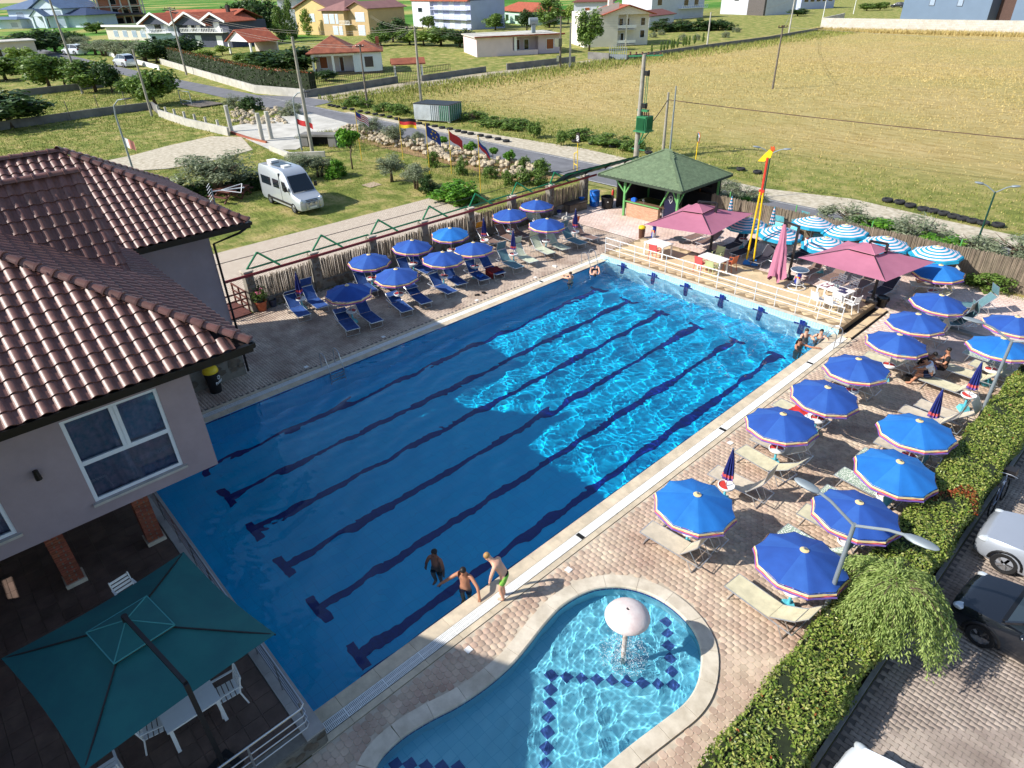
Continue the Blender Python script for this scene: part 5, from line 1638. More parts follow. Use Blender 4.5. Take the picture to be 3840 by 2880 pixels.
# --------- far reed fence
rf=thing('reed_screen','long weathered grey brush fence between the sunbeds and the road','fence',(0,35.25,0))
b=MB();b.box((-1.0,.03,.82),(23.5,.03,1.62));b.build('backing',M_reed_d,rf)
for k in range(12):
 x0=-12.7+k*1.98
 b=MB()
 for j in range(88):
  xx=x0+1.98*j/88
  b.bar((xx,rng.uniform(-.03,.0),.0),(xx+rng.uniform(-.03,.03),rng.uniform(-.03,.01),1.66+rng.uniform(-.08,.07)),.021)
 tag(b.build('brush_panel',M_reed_d,rf),kind='stuff')
for k in range(6):
 b=MB();b.bar((-11.5+k*4.3,.07,0),(-11.5+k*4.3,.07,2.0),.05);b.build('post',mat('lime green post',(88,160,84),.5),rf)
 # --------- bar with green shingle roof
bar=thing('poolside_bar','open bar hut with green shingled hip roof, green posts and brick faced counter','bar',(-16.0,34.6,0))
BO=Vector((-16.0,34.6,0))
M_shin=mat('green bitumen shingle',(104,122,92),.9,var=.18,scale=6,rand=.12,bump=.3,bscale=60)
M_gwood=mat('pale green painted wood',(104,168,98),.6,var=.1)
M_shind=mat('roof underlay',(58,70,56),.9)
ex,ey,ez,az=3.28,2.85,2.48,3.95
b=MB();b.add([(-ex,-ey,ez),(ex,-ey,ez),(ex,ey,ez),(-ex,ey,ez),(-.25,0,az),(.25,0,az)],[(0,1,5,4),(1,2,5),(2,3,4,5),(3,0,4),(3,2,1,0)])
for(p,q)in(((-ex,-ey),(ex,-ey)),((ex,-ey),(ex,ey)),((ex,ey),(-ex,ey)),((-ex,ey),(-ex,-ey))):
 b.bar((p[0],p[1],ez-.06),(q[0],q[1],ez-.06),.05,.14)
broof=b.build('roof',M_shind,bar)
sh=MB();sh.add([(-.15,.20,.008),(-.15,.03,.014),(-.09,-.045,.018),(.09,-.045,.018),(.15,.03,.014),(.15,.20,.008)],[(0,1,2,3,4,5)])
shm=sh.mesh('shingle',M_shin)
slist=[]
def shingles(P0,P1,apex0,apex1):
 P0,P1,A0,A1=Vector(P0),Vector(P1),Vector(apex0),Vector(apex1)
 U=(P1-P0).normalized();mid=(A0+A1)/2
 Vv=mid-P0;Vv=(Vv-U*Vv.dot(U));Ls=Vv.length;Vv.normalize();Nn=U.cross(Vv)
 W_=(P1-P0).length;a0=(A0-P0).dot(U);a1=(A1-P0).dot(U)
 v=.05;r=0
 while v<Ls:
  lo,hi=a0*v/Ls,W_-(W_-a1)*v/Ls
  u=(.15 if r%2 else 0)+math.floor(lo/.3)*.3
  while u<hi:
   if lo+.04<u<hi-.04:
    q=Matrix(((U.x,Vv.x,Nn.x,0),(U.y,Vv.y,Nn.y,0),(U.z,Vv.z,Nn.z,0),(0,0,0,1)))
    q.translation=P0+U*u+Vv*v
    slist.append(q)
   u+=.302
  v+=.15;r+=1
shingles((-ex,-ey,ez),(ex,-ey,ez),(-.25,0,az),(.25,0,az))
shingles((ex,-ey,ez),(ex,ey,ez),(.25,0,az),(.25,0,az))
slist.sort(key=lambda q:proj(q.translation+BO)[2])
for q in slist[:285]:
 o=link('shingle',shm,broof);o.matrix_local=q
bv=np.array(sh.v);VV=[];FF=[]
for i,q in enumerate(slist[285:]):
 A=np.array(q);VV.append(bv@A[:3,:3].T+A[:3,3]);FF.append(np.arange(6)[None]+6*i)
if VV:
 tag(link('shingle_field',np_mesh('shingle_field',np.concatenate(VV),np.concatenate(FF),M_shin),broof),kind='stuff')
b=MB()
for s_ in((-1,-1),(1,-1),(1,1),(-1,1)):
 b.bar((s_[0]*ex,s_[1]*ey,ez+.03),(s_[0]*.25,0,az+.03),.16,.04)
b.build('hip_strip',M_shin,broof)
for(x,y)in((-1.35,-2.35),(2.65,-2.2),(2.7,2.3),(-2.8,2.3)):
 b=MB();b.bar((x,y,0),(x,y,ez),.13);b.build('post',M_gwood,bar)
for(p,q)in(((-1.35,-2.35,1.5),(-2.1,-2.6,ez)),((1.2,-1.9,1.0),(2.1,-2.3,ez-.05)),((2.65,-2.2,1.4),(2.2,-2.3,ez-.05)),((2.7,-1.4,ez-.05),(2.7,-2.2,1.5)),((-1.35,-2.35,1.4),(-.7,-2.4,ez))):
 b=MB();b.bar(p,q,.08);b.build('brace',M_gwood,bar)
M_cbrick=tile_mat('split face stone cladding',(206,168,138),(184,140,112),.22,.045,(150,118,96),'XZ',.85,.006,.5)
b=MB();b.box((0.05,-2.15,.47),(2.55,.25,.94));b.build('counter_front',M_cbrick,bar)
b=MB();b.box((1.75,-1.55,.47),(1.05,.2,.94),rad(50));b.build('counter_side',mat('white counter panel',(210,212,216),.6),bar)
b=MB();b.box((0.05,-2.10,.985),(2.75,.5,.05));b.box((1.75,-1.5,.982),(1.3,.5,.045),rad(50));b.build('counter_top',mat('worn counter wood',(118,92,72),.5,var=.2,scale=5),bar)
b=MB();b.bar((-1.3,-2.36,.985),(1.42,-2.36,.985),.05,.07);b.build('counter_edge',M_gwood,bar)
b=MB();b.box((0,2.35,1.2),(5.6,.1,2.4));b.box((-2.9,.6,1.2),(.1,3.6,2.4));b.build('rear_wall',mat('dark bar wall',(36,34,38),.8),bar)
for z in(1.2,1.6,2.0):
 b=MB();b.box((.2,2.1,z),(4.2,.3,.03));b.build('shelf',M_dark,bar)
b=MB();b.box((.6,1.2,.9),(.75,.6,1.8));b.build('fridge',mat('black fridge',(24,24,28),.3),bar)
b=MB();b.box((2.0,-1.95,1.3),(.9,.06,2.2),rad(8));lp=b.build('logo_panel',mat('midnight blue panel',(24,26,58),.4),bar)
b=MB()
ring=[(-.12,1.78),(.0,1.84),(.12,1.78),(.12,1.55),(.0,1.36),(-.12,1.55)]
for i in range(6):
 p,q=ring[i],ring[(i+1)%6]
 b.bar((2.0+p[0],-2.0,p[1]),(2.0+q[0],-2.0,q[1]),.02)
for k in range(6):
 a=k*math.pi/3
 b.bar((2.0,-2.0,1.62),(2.0+.07*math.cos(a),-2.0,1.62+.07*math.sin(a)),.014)
b.build('shield_emblem',M_plast,lp)
b=MB();b.tube([(0.05,-2.1,1.0),(.05,-2.1,1.28),(.05,-2.22,1.30),(.05,-2.24,1.2)],.022,8);b.build('beer_tap',M_steel,bar,smooth=True)
SHN=['lower','middle','upper']
for i in range(14):
 b=MB();b.lathe([(.035,0),(.035,.16),(.014,.22),(.014,.27)],8,(-1.6+i*.26,2.05,[1.215,1.615,2.015][i%3]))
 tag(b.build('bottle',[mat('amber bottle',(120,70,30),.2),mat('clear bottle',(170,180,180),.2),mat('green bottle',(40,90,50),.2)][i%3],smooth=True,loc=(-16,34.6,0)),f"{['amber', 'clear', 'green'][i % 3]} bottle on the {SHN[i % 3]} bar shelf, {ORD[i // 3]} from the fence end",'bottle',f"{['amber', 'clear', 'green'][i % 3]} bottles in the bar")
bl=MB();bl.box((0,0,.09),(.34,.2,.18));bl.box((.02,0,.2),(.2,.12,.06));tag(bl.build('napkin_box',mat('blue box',(40,110,220),.5),loc=(-16.75,32.5,1.012)),'small blue box standing on the bar counter','box')
lean=thing('lean_to_roof','long dark teal sheet roof over the fence beside the bar','roof',(-20.6,33,0))
LO=Vector((-20.6,33,0))
M_sheet=mat('dark teal roof sheet',(24,66,72),.4,.3,var=.15)
p=[g3(2070,688,2.15),g3(2120,652,2.6),g3(2392,584,2.6),g3(2375,600,2.15)]
n_=22;b=MB();vs=[]
for i in range(n_+1):
 t_=i/n_
 lo=p[0]+(p[3]-p[0])*t_;hi=p[1]+(p[2]-p[1])*t_
 zz=.02 if i%2 else 0
 vs+=[lo-LO+Vector((0,0,zz)),hi-LO+Vector((0,0,zz))]
b.add(vs,[(2*i,2*i+2,2*i+3,2*i+1)for i in range(n_)])
b.build('roof_sheet',M_sheet,lean)
for q in(p[0],p[3]):
 b=MB();b.bar(q-LO-Vector((0,0,q.z)),q-LO,.08);b.build('post',M_gpipe,lean)
for k in range(4):
 e=p[1]+(p[2]-p[1])*((k+.5)/4);l2=p[0]+(p[3]-p[0])*((k+.5)/4)
 b=MB();b.bar(e-LO-Vector((0,0,.05)),l2-LO-Vector((0,0,.05)),.06);b.build('rafter',M_dark,lean)
b=MB();b.bar(p[1]-LO-Vector((0,0,.08)),p[2]-LO-Vector((0,0,.08)),.07);b.build('ridge_beam',M_gpipe,lean)
C3=lambda x,y:(2000+x/3.456,550+y/3.456)
x,y=g(*C3(790,765));t=thing('blue_barrel','tall bright blue plastic barrel beside the bar','barrel',(x,y,0))
b=MB();b.lathe([(.30,0),(.34,.1),(.35,.35),(.37,.37),(.35,.39),(.36,.75),(.37,.77),(.35,.8),(.34,1.02),(.30,1.06),(.0,1.06)],24,cap=False);b.build('shell',mat('blue barrel plastic',(24,106,196),.4),t,smooth=True,sharp=50)
b=MB();b.lathe([(.35,1.0),(.36,1.03),(.33,1.05)],24,cap=False);b.build('rim',MATS['blue barrel plastic'],t)
x,y=g(*C3(955,790));t=thing('black_tub','wide black plastic tub beside the blue barrel','tub',(x,y,0))
b=MB();b.lathe([(.38,0),(.44,.72),(.47,.74),(.46,.78),(.41,.76),(.36,.1),(0,.08)],28,cap=False);b.build('tub',M_blk,t,smooth=True,sharp=50)
b=MB();b.box((.30,-.31,.5),(.10,.012,.05),rad(45));b.build('sticker',M_plast,t)
x,y=g(*C3(1030,600),.9);t=thing('fire_extinguisher','red fire extinguisher hanging beside the bar','extinguisher',(x,y,.65))
b=MB();b.lathe([(.0,0),(.08,.01),(.085,.36),(.05,.44),(.025,.46),(.03,.52)],14,cap=False);b.build('cylinder',M_red,t,smooth=True)
b=MB();b.bar((-.07,0,.53),(.06,0,.56),.03);b.tube([(.03,0,.5),(.12,0,.4),(.1,0,.15)],.012,6);b.build('handle',M_blk,t)
pq=[Vector(g(*C3(*q),.55))for q in((385,735),(470,760),(690,705),(620,675))]
c_=sum(pq,Vector((0,0)))/4;e1=pq[2]-pq[1]
t=thing('stone_bench','low rubble stone bench with dark slab top below the reed fence','bench',(c_.x,c_.y,0),math.atan2(e1.y,e1.x))
b=MB();b.box((0,0,.25),(e1.length,.75,.5));b.build('stone_base',M_stone,t)
b=MB();b.box((0,0,.53),(e1.length+.08,.82,.06));b.build('slab',mat('dark slab',(70,62,58),.6,var=.25,scale=4),t)
x,y=g(*C3(625,690),.56);t=thing('blue_basin','round blue plastic basin on the low stone bench','basin',(x,y,.56))
b=MB();b.lathe([(.13,0),(.2,.16),(.21,.17),(.185,.16),(.12,.02),(0,.02)],20,cap=False);b.build('bowl',MATS['blue barrel plastic'],t,smooth=True,sharp=50)
x,y=g(*C3(335,880));t=thing('paint_bucket','blue and white bucket on the deck below the fence','bucket',(x,y,0))
b=MB();b.lathe([(.12,0),(.15,.14)],16);b.build('lower_shell',M_plast,t,smooth=True,sharp=50);b=MB();b.lathe([(.15,.14),(.165,.30),(.15,.30),(.13,.16)],16,cap=False);b.build('upper_shell',M_navyc,t,smooth=True,sharp=50)
x,y=g(*C3(430,930));t=thing('parasol_foot','round white concrete parasol foot with stub pipe on the deck','parasol base',(x,y,0))
b=MB();b.lathe([(.33,0),(.33,.08),(.2,.14),(.05,.16)],20);b.build('disc',M_conc,t,smooth=True,sharp=50);b=MB();b.cyl((0,0,.14),(0,0,.42),.035);b.build('stub_pipe',M_plast,t,smooth=True)
# --------- hedge
hedge=thing('clipped_hedge','long clipped green hedge between the sun deck and the car park','hedge',(7.25,10,0))
def hedge_leaves():
 n_top,n_side=34000,17000
 L0,L1=-14.0,15.5
 yt=nrng.uniform(L0,L1,n_top);xt=nrng.uniform(-.63,.63,n_top)
 zt=1.08+.05*np.sin(yt*2.1+xt*3)+.04*np.sin(yt*5.3+1)+.03*np.sin(xt*9+yt*4)+nrng.normal(0,.022,n_top)-np.maximum(0,np.abs(xt)-.5)**2*4
 P1=np.stack([xt,yt,zt],1);N1=np.tile([0,0,1.0],(n_top,1))
 ys=nrng.uniform(L0,L1,2*n_side);zs=nrng.uniform(.04,1.08,2*n_side)
 sg=np.where(np.arange(2*n_side)%2==0,-1,1)
 xs=sg*(.63+.05*np.sin(ys*3+zs*4)+nrng.normal(0,.03,2*n_side)-.03*(zs<.2))
 P2=np.stack([xs,ys,zs],1);N2=np.stack([sg*1.0,0*ys,0*ys+.35],1)
 P_=np.concatenate([P1,P2]);Nn=np.concatenate([N1,N2])
 n=len(P_)
 Nn=Nn+nrng.normal(size=(n,3))*.55;Nn/=np.linalg.norm(Nn,axis=1)[:,None]
 t=np.cross(Nn,nrng.normal(size=(n,3)));t/=np.linalg.norm(t,axis=1)[:,None]
 bt=np.cross(Nn,t);s=.074*nrng.uniform(.65,1.35,n)[:,None]
 V=np.stack([P_-t*s*.55,P_+bt*s*.27+Nn*s*.1,P_+t*s*.55,P_-bt*s*.27+Nn*s*.1],1).reshape(-1,3)
 red=(np.abs(P_[:,1]-5.7-.35*np.sin(P_[:,0]*5))<.28)&(P_[:,2]>.8)&(nrng.random(n)<.7)
 red|=nrng.random(n)<.006
 return np_mesh('foliage',V,np.arange(4*n).reshape(n,4),[LM['hedge'],LM['hedge_red']],red.astype(np.int32))
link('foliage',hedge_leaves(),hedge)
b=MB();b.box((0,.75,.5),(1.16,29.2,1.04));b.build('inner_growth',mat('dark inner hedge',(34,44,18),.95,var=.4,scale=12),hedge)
# --------- tree kinds (unit size: 1 wide, 1 tall)
def crown(seed,nclump,n,size,shape='round',z0=.30,z1=1.0,aspect=2.0):
 r=np.random.default_rng(seed)
 c=[];rad_=[]
 for i in range(nclump):
  if shape=='round':
   d=r.normal(size=3);d/=np.linalg.norm(d);q=r.random()**.5
   ctr=np.array([d[0]*.36*q,d[1]*.36*q,(z0+z1)/2+d[2]*(z1-z0)*.38*q]);rr=r.uniform(.10,.19)
  elif shape=='poplar':
   t_=r.random();w=.40*math.sin(math.pi*(.08+.9*t_))**.7*(1-.35*t_)
   a=r.random()*6.283;ctr=np.array([w*.6*math.cos(a),w*.6*math.sin(a),z0+(z1-z0)*t_]);rr=r.uniform(.10,.2)
  else:
   a=r.random()*6.283;q=r.random()**.5;t_=r.random()
   ctr=np.array([.38*q*math.cos(a),.38*q*math.sin(a),z0+(z1-z0-.1)*t_*(1-.45*q)]);rr=r.uniform(.10,.18)
  c.append(ctr);rad_.append([rr,rr,rr*(z1-z0)*1.1])
 return leaf_cloud(c,rad_,n,size,r,aspect)
def trunk_mesh(seed,h=.5,r0=.035,multi=1):
 rg=random.Random(seed);b_=MB()
 for m_ in range(multi):
  ox=(rg.uniform(-.05,.05)if multi>1 else 0)
  top_=Vector((rg.uniform(-.06,.06)+ox*2,rg.uniform(-.06,.06),h))
  mid=Vector((ox+rg.uniform(-.02,.02),rg.uniform(-.02,.02),h*.5))
  b_.tube([(ox,0,-.02),mid,top_],[r0,r0*.75,r0*.5],7)
  for k in range(5):
   a=rg.random()*6.28;s_=h*rg.uniform(.6,1)
   st=Vector((0,0,0)).lerp(top_,s_/h)
   b_.tube([st,st+Vector((.13*math.cos(a),.13*math.sin(a),.12)),st+Vector((.26*math.cos(a),.26*math.sin(a),.28))],[r0*.45,r0*.3,r0*.12],5)
 return b_
KIND={}
def add_kind(key,word,seed,shape,lm,nclump,n,size,z0,h,r0,multi=1,aspect=2.0):
 V,Fq=crown(seed,nclump,n,size,shape,z0,1.0,aspect)
 KIND[key]=(np_mesh('crown',V,Fq,LM[lm]),trunk_mesh(seed,h,r0,multi).mesh('trunk',M_bark,True))
for i in range(3):
 add_kind(f'mid{i}','tree',20+i,'round','mid',40,3000,.08,.06,.55,.03)
 add_kind(f'dark{i}','tree',30+i,'round','dark',40,3000,.08,.05,.55,.03)
 add_kind(f'light{i}','tree',40+i,'round','light',30,2200,.08,.2,.5,.028)
 add_kind(f'olive{i}','tree',50+i,'round','olive',34,4200,.06,.16,.5,.04,2,4.0)
 add_kind(f'shrub{i}','shrub',60+i,'bush','mid',30,2000,.085,.02,.4,.02,3)
 add_kind(f'oshrub{i}','shrub',66+i,'bush','olive',34,3200,.07,.02,.45,.02,3,4.0)
for i in range(2):
 add_kind(f'poplar{i}','tree',70+i,'poplar','mid',40,2600,.07,.12,.8,.025)
 add_kind(f'lpoplar{i}','tree',74+i,'poplar','light',36,1700,.08,.12,.8,.02)
 add_kind(f'citrus{i}','tree',78+i,'round','bright',26,1900,.10,.45,.6,.03)
 add_kind(f'bright{i}','shrub',82+i,'bush','bright',30,3000,.085,.02,.4,.02,3)
 add_kind(f'dshrub{i}','shrub',86+i,'bush','dark',30,2200,.085,.02,.4,.02,3)
def plant(kind,bx,by,top_,w,label,group=None,name=None,cat=None):
 """base pixel, pixel row of the top, width in pixels"""
 x,y=g(bx,by)
 d=math.hypot(x-CX,y-CY,CZ)
 zs=np.linspace(.2,30,600);pts=np.array([proj((x,y,z))[1]for z in zs])
 h=float(zs[int(np.argmin(np.abs(pts-top_)))]);W_=w*d/F*1.25
 nm=name or('shrub' if 'shrub' in kind or 'bright' in kind else('olive_tree' if 'olive' in kind else 'tree'))
 t=thing(nm,label,cat or('shrub' if nm=='shrub' else 'tree'),(x,y,-.05),rng.random()*6.28,group)
 cr,tr=KIND[kind]
 t.scale=(W_,W_,h)
 link('crown',cr,t);link('trunk',tr,t)
 return t
VIL='trees of the village gardens'
plant('mid0',187,330,191,150,'broad leafy tree behind the leaning pole with the grey box',VIL)
plant('light0',243,321,204,95,'yellow green tree right behind the leaning utility pole',VIL)
plant('mid1',360,343,208,150,'leafy tree between the leaning pole and the silver SUV',VIL)
plant('dark0',421,347,217,70,'dark slim tree at the end of the low upper garden wall',VIL)
plant('mid2',585,392,236,150,'leafy tree beside the pole at the corner of the new concrete wall',VIL)
plant('mid0',500,362,286,85,'small leafy tree at the ditch beside the road',VIL)
plant('dark1',45,480,334,240,'large dark tree standing at the low grey garden wall',VIL)
plant('mid1',22,300,204,140,'leafy tree in front of the long grey shed',VIL)
plant('light1',80,245,172,80,'pale green tree at the corner of the grey shed',VIL)
plant('dark2',130,206,104,145,'dark tree below the white villa with blue roof',VIL)
plant('dark0',208,192,100,110,'dark tree below the arched porch of the villa',VIL)
plant('mid2',272,183,102,80,'round tree below the villa side veranda',VIL)
for i,(bx,by,tp_,w)in enumerate(((304,192,130,92),(356,205,143,90),(392,209,143,88),(440,218,143,95),(499,222,139,95),(545,231,148,105))):
 plant(f'olive{i % 3}',bx,by,tp_,w,f'grey green olive tree along the village road, {ORD[i]} from the villa','olive trees along the village road')
plant('dark1',590,236,143,100,'dark tree beside the silver SUV on the road bend',VIL)
plant('dark2',677,219,126,140,'dense dark tree in front of the dark grey house',VIL)
plant('mid0',362,124,80,70,'small tree between the villa and the brick shell',VIL)
plant('dark0',935,90,-20,115,'tall dark tree behind the dark grey house',VIL)
plant('light2',768,236,180,85,'pale bush tree over the long roadside hedge',VIL)
plant('light0',835,205,163,58,'yellowish tree beside the small red roofed porch',VIL)
plant('mid1',922,145,90,110,'leafy tree behind the small red roofed porch',VIL)
plant('mid2',930,245,186,80,'leafy tree behind the roadside hedge near the porch',VIL)
plant('dark2',999,146,-20,118,'very tall dark tree between the grey house and the yellow house',VIL)
plant('poplar0',1060,158,36,58,'tall poplar next to the very tall dark tree',VIL)
plant('poplar1',1100,154,6,56,'tallest poplar in front of the yellow house',VIL)
plant('lpoplar0',1156,133,38,50,'thin pale poplar against the yellow house wall',VIL)
plant('dark1',1075,280,174,220,'wide dark tree beside the tiled bungalow',VIL)
plant('mid0',985,262,187,130,'leafy tree behind the roadside hedge beside the bungalow',VIL)
plant('dark0',1222,303,255,74,'round dark tree in front of the bungalow porch',VIL)
plant('mid2',1429,171,108,90,'leafy tree behind the bungalow chimney',VIL)
plant('dark1',1474,158,64,110,'dark tree between the yellow house and the lilac house',VIL)
for i,(k,bx,by,tp_,w)in enumerate((('mid1',1537,167,100,100),('light1',1590,171,106,105),('mid0',1654,171,96,130),('dark2',1724,176,102,115))):
 plant(k,bx,by,tp_,w,f'garden tree in the row below the lilac house, {ORD[i]} from the bungalow','garden trees below the lilac house')
plant('mid2',1607,108,48,50,'small tree in front of the lilac house balcony',VIL)
plant('dark0',1815,92,6,118,'large dark tree between the lilac house and the mint green house',VIL)
plant('mid1',1858,112,44,80,'leafy tree behind the pink bungalow',VIL)
plant('dark2',1976,116,26,70,'dark tree in front of the mint green house',VIL)
plant('poplar0',2060,103,-12,110,'dense dark conifer shaped tree behind the pink bungalow',VIL)
plant('light2',2130,90,15,60,'yellow green tree beside the dense conifer shaped tree',VIL)
plant('mid0',2209,190,24,95,'bright green tree standing at the white house with red roof',VIL)
for i,bx in enumerate((2490,2560,2630,2690)):
 plant(f'dshrub{i % 2}',bx,118-i*2,62,95,f'tall dark green thicket beside the white house, {ORD[i]} from its red roof','thicket beside the orchard','shrub')
for i,bx in enumerate((2443,2478,2490,2502,2518,2526,2540,2562,2572,2584,2604,2636)):
 plant('poplar0',bx,200-int((bx-2443)*.22),166-int((bx-2443)*.22),11,f'small clipped column cypress on the field wall, {ORD[i]} from the lattice gate','small cypresses on the field wall','cypress')
for i,(bx,by,tp_)in enumerate(((2450,140,112),(2560,150,118),(2610,150,118),(2720,140,108),(2762,120,92),(2480,130,104))):
 plant('oshrub0',bx,by,tp_,26,f'young orchard tree on the lawn beyond the field wall, {ORD[i]} of the orchard','young orchard trees','tree','tree')
plant('mid1',3250,40,8,50,'small tree beside the dark industrial shed',VIL);plant('mid2',3300,38,0,45,'small tree next to the parked dark car behind the block wall',VIL);plant('dark1',2990,60,30,60,'low tree behind the block wall corner',VIL)
GRD='garden plants beyond the fence'
plant('olive0',830,722,560,265,'big round olive tree behind the picnic tables',GRD)
for i,bx in enumerate((700,760,880,930,975)):
 plant(f'dshrub{i % 2}',bx,735-(bx-700)*.12,668-(bx-700)*.12,95,f'dark shrub in the row behind the picnic tables, {ORD[i]} from the house','shrubs behind the picnic tables')
plant('olive1',1120,668,565,150,'olive tree behind the camper van',GRD)
plant('olive2',1200,660,575,110,'smaller olive tree behind the nose of the camper van',GRD)
plant('citrus0',1322,632,474,88,'citrus tree with round crown on a bare stem',GRD)
plant('bright0',1258,662,580,72,'small bright leafy tree beside the yellow marker post',GRD)
plant('olive0',1470,678,570,118,'olive tree on the lawn, nearer the citrus tree',GRD)
plant('olive2',1562,706,602,112,'olive tree on the lawn, nearer the bright green bush',GRD)
plant('bright1',1715,752,655,165,'broad bright green bush at the end of the paved path',GRD)
plant('dshrub0',1612,722,645,75,'dark bush next to the broad bright green bush',GRD)
for i,(k,bx,by,tp_,w)in enumerate((('olive0',1395,512,430,95),('olive1',1482,540,455,90),('olive2',1570,548,485,52),('citrus0',1660,562,508,46),('citrus1',1768,592,530,46),('citrus0',1848,604,550,38),('citrus1',1912,636,560,40),('mid0',1966,645,580,44),('mid1',2030,652,588,72))):
 plant(k,bx,by,tp_,w,f"{'olive tree' if 'olive' in k else 'small round headed tree'} along the dry stone bank, {ORD[i]} from the concrete slab",'young trees along the dry stone bank')
for i,(bx,by,tp_,w)in enumerate(((1625,625,545,40),(1735,655,565,40),(1840,665,600,50),(1905,690,620,45),(1960,690,610,60),(2020,690,605,60))):
 plant(f'shrub{i % 3}',bx,by,tp_,w,f'loose leafy shrub below the dry stone bank, {ORD[i]} from the concrete slab','loose shrubs below the bank')
for i,(k,bx,by,tp_,w)in enumerate((('oshrub0',880,400,342,70),('dshrub1',945,410,345,70),('oshrub1',1090,430,370,80))):
 plant(k,bx,by,tp_,w,f'bushy shrub on the rubble beside the ditch, {ORD[i]} from the wooden bridge','shrubs beside the ditch')
for i,(k,bx,by,tp_,w)in enumerate((('shrub0',1320,395,350,75),('shrub1',1370,400,358,60),('shrub2',1440,415,370,70),('shrub0',1500,425,375,80),('shrub1',1850,470,425,90),('shrub2',1930,480,430,110),('mid0',2003,515,450,62),('mid1',2105,545,480,44),('shrub0',2180,520,470,110),('shrub1',2290,540,490,120),('shrub2',2370,560,510,90),('shrub1',1780,450,405,90))):
 plant(k,bx,by,tp_,w,f'roadside bush at the edge of the dry field, {ORD[i]} from the bungalow','roadside bushes of the field')
for i,(k,bx,by,tp_,w)in enumerate((('oshrub0',3180,850,748,180),('oshrub1',3450,905,795,190),('oshrub2',3640,950,870,150),('oshrub0',3780,985,860,190),('oshrub1',2700,740,655,130),('oshrub2',2800,750,690,130))):
 plant(k,bx,by,tp_,w,f'silvery olive bush on the road side of the reed screen, {["third from the bar", "fourth from the bar", "fifth from the bar", "sixth from the bar", "first from the bar", "second from the bar"][i]}','silvery bushes behind the reed screen')
for i,(k,bx,by,tp_,w)in enumerate((('bright0',3270,890,805,180),('bright1',3500,940,862,160),('bright0',2790,792,725,85),('shrub1',2925,860,800,60),('shrub2',2960,850,800,60),('shrub0',3700,1082,1000,110),('bright1',3835,1085,1005,80),('shrub2',3640,1060,1020,50))):
 plant(k,bx,by,tp_,w,f'leafy green bush on the club side of the reed screen, {["fourth from the bar", "fifth from the bar", "first from the bar", "second from the bar", "third from the bar", "seventh from the bar", "eighth from the bar", "sixth from the bar"][i]}','green bushes inside the reed screen')
con=thing('weeping_conifer','pale green weeping conifer spreading over the hedge beside the street lamp','tree',(7.15,10.1,0))
b=MB();b.tube([(0,0,0),(.05,.05,.9),(.25,.1,1.7),(.45,.2,2.15)],[.09,.08,.06,.03],8)
P_=[];T_=[]
rg=random.Random(5)
for k in range(210):
 a=rg.random()*6.283;R_=1.5*math.sqrt(rg.random())+.12
 if math.cos(a-1.2)<-.3:R_*=.7
 z0=2.25-.25*rg.random();st=Vector((.42,.18,z0-.2))
 pts=[]
 for j in range(9):
  t_=j/8
  q=st+Vector((R_*t_*math.cos(a),R_*t_*math.sin(a),.30*math.sin(math.pi*min(1,t_*1.15))-.95*t_**2.4))
  pts.append(q)
 if k%3==0:
  b.tube(pts[:7],[.014-.0015*j for j in range(7)],4,cap=False)
 for j in range(8):
  for s_ in range(26):
   t_=rg.random();q=pts[j].lerp(pts[j+1],t_)
   d=(pts[j+1]-pts[j]).normalized()
   side=Vector((rg.gauss(0,1),rg.gauss(0,1),rg.gauss(-.5,.6))).normalized()
   P_.append(q+side*rg.uniform(0,.07));T_.append((d*.7+side*.75+Vector((0,0,-.35))).normalized())
b.build('trunk',M_bark,con,smooth=True)
P_=np.array([tuple(p)for p in P_]);T_=np.array([tuple(p)for p in T_]);n=len(P_)
sd=np.cross(T_,nrng.normal(size=(n,3)));sd/=np.linalg.norm(sd,axis=1)[:,None]
L_=nrng.uniform(.06,.12,n)[:,None]
V=np.stack([P_,P_+T_*L_*.5+sd*.014,P_+T_*L_,P_+T_*L_*.5-sd*.014],1).reshape(-1,3)
link('foliage',np_mesh('foliage',V,np.arange(4*n).reshape(n,4),LM['cedar']),con)
# --------- grass as one mass each
def grass(name,n,region,hgt,lm,wid=.03,z=-.06):
 pts=region(n);n=len(pts)
 x,y=pts[:,0],pts[:,1]
 d=np.hypot(x-CX,y-CY)
 sc=np.clip(d/60,.5,1.7)
 a=nrng.uniform(0,6.283,n);ln=nrng.normal(0,.35,(n,2));h=hgt*nrng.uniform(.5,1.4,n)*np.clip(sc,.8,1.6);w=wid*sc
 base=np.stack([x,y,np.full(n,z)],1);sd_=np.stack([np.cos(a)*w,np.sin(a)*w,0*w],1)
 tip=base+np.stack([ln[:,0]*h,ln[:,1]*h,h],1)
 V=np.stack([base-sd_,base+sd_,tip],1).reshape(-1,3)
 o=link(name,np_mesh(name,V,np.arange(3*n).reshape(n,3),LM[lm]));o['kind']='stuff'
 return o
def visible(x,y):
 P_=np.stack([x,y,0*x],1)-CAMP;w=P_@_f
 px=1920+F*(P_@_r)/w;py=1440-F*(P_@_u)/w
 return(w>0)&(px>-80)&(px<3920)&(py>-60)&(py<2900)
def rect(x0,x1,y0,y1,dens=None):
 def f(n):
  x=nrng.uniform(x0,x1,n);y=nrng.uniform(y0,y1,n);k=visible(x,y)
  if dens is not None:k&=nrng.random(n)<dens(x,y)
  return np.stack([x[k],y[k]],1)
 return f
pat=lambda x,y:np.clip(.5+.5*np.sin(x*.21+2*np.sin(y*.13))*np.cos(y*.17+x*.05),.12,1)
grass('field_straw',90000,rect(-82,40,46,130,lambda x,y:.3+.4*pat(x,y)),.09,'dry',.04)
grass('far_field_straw',50000,rect(-80,60,110,205),.07,'dry',.05)
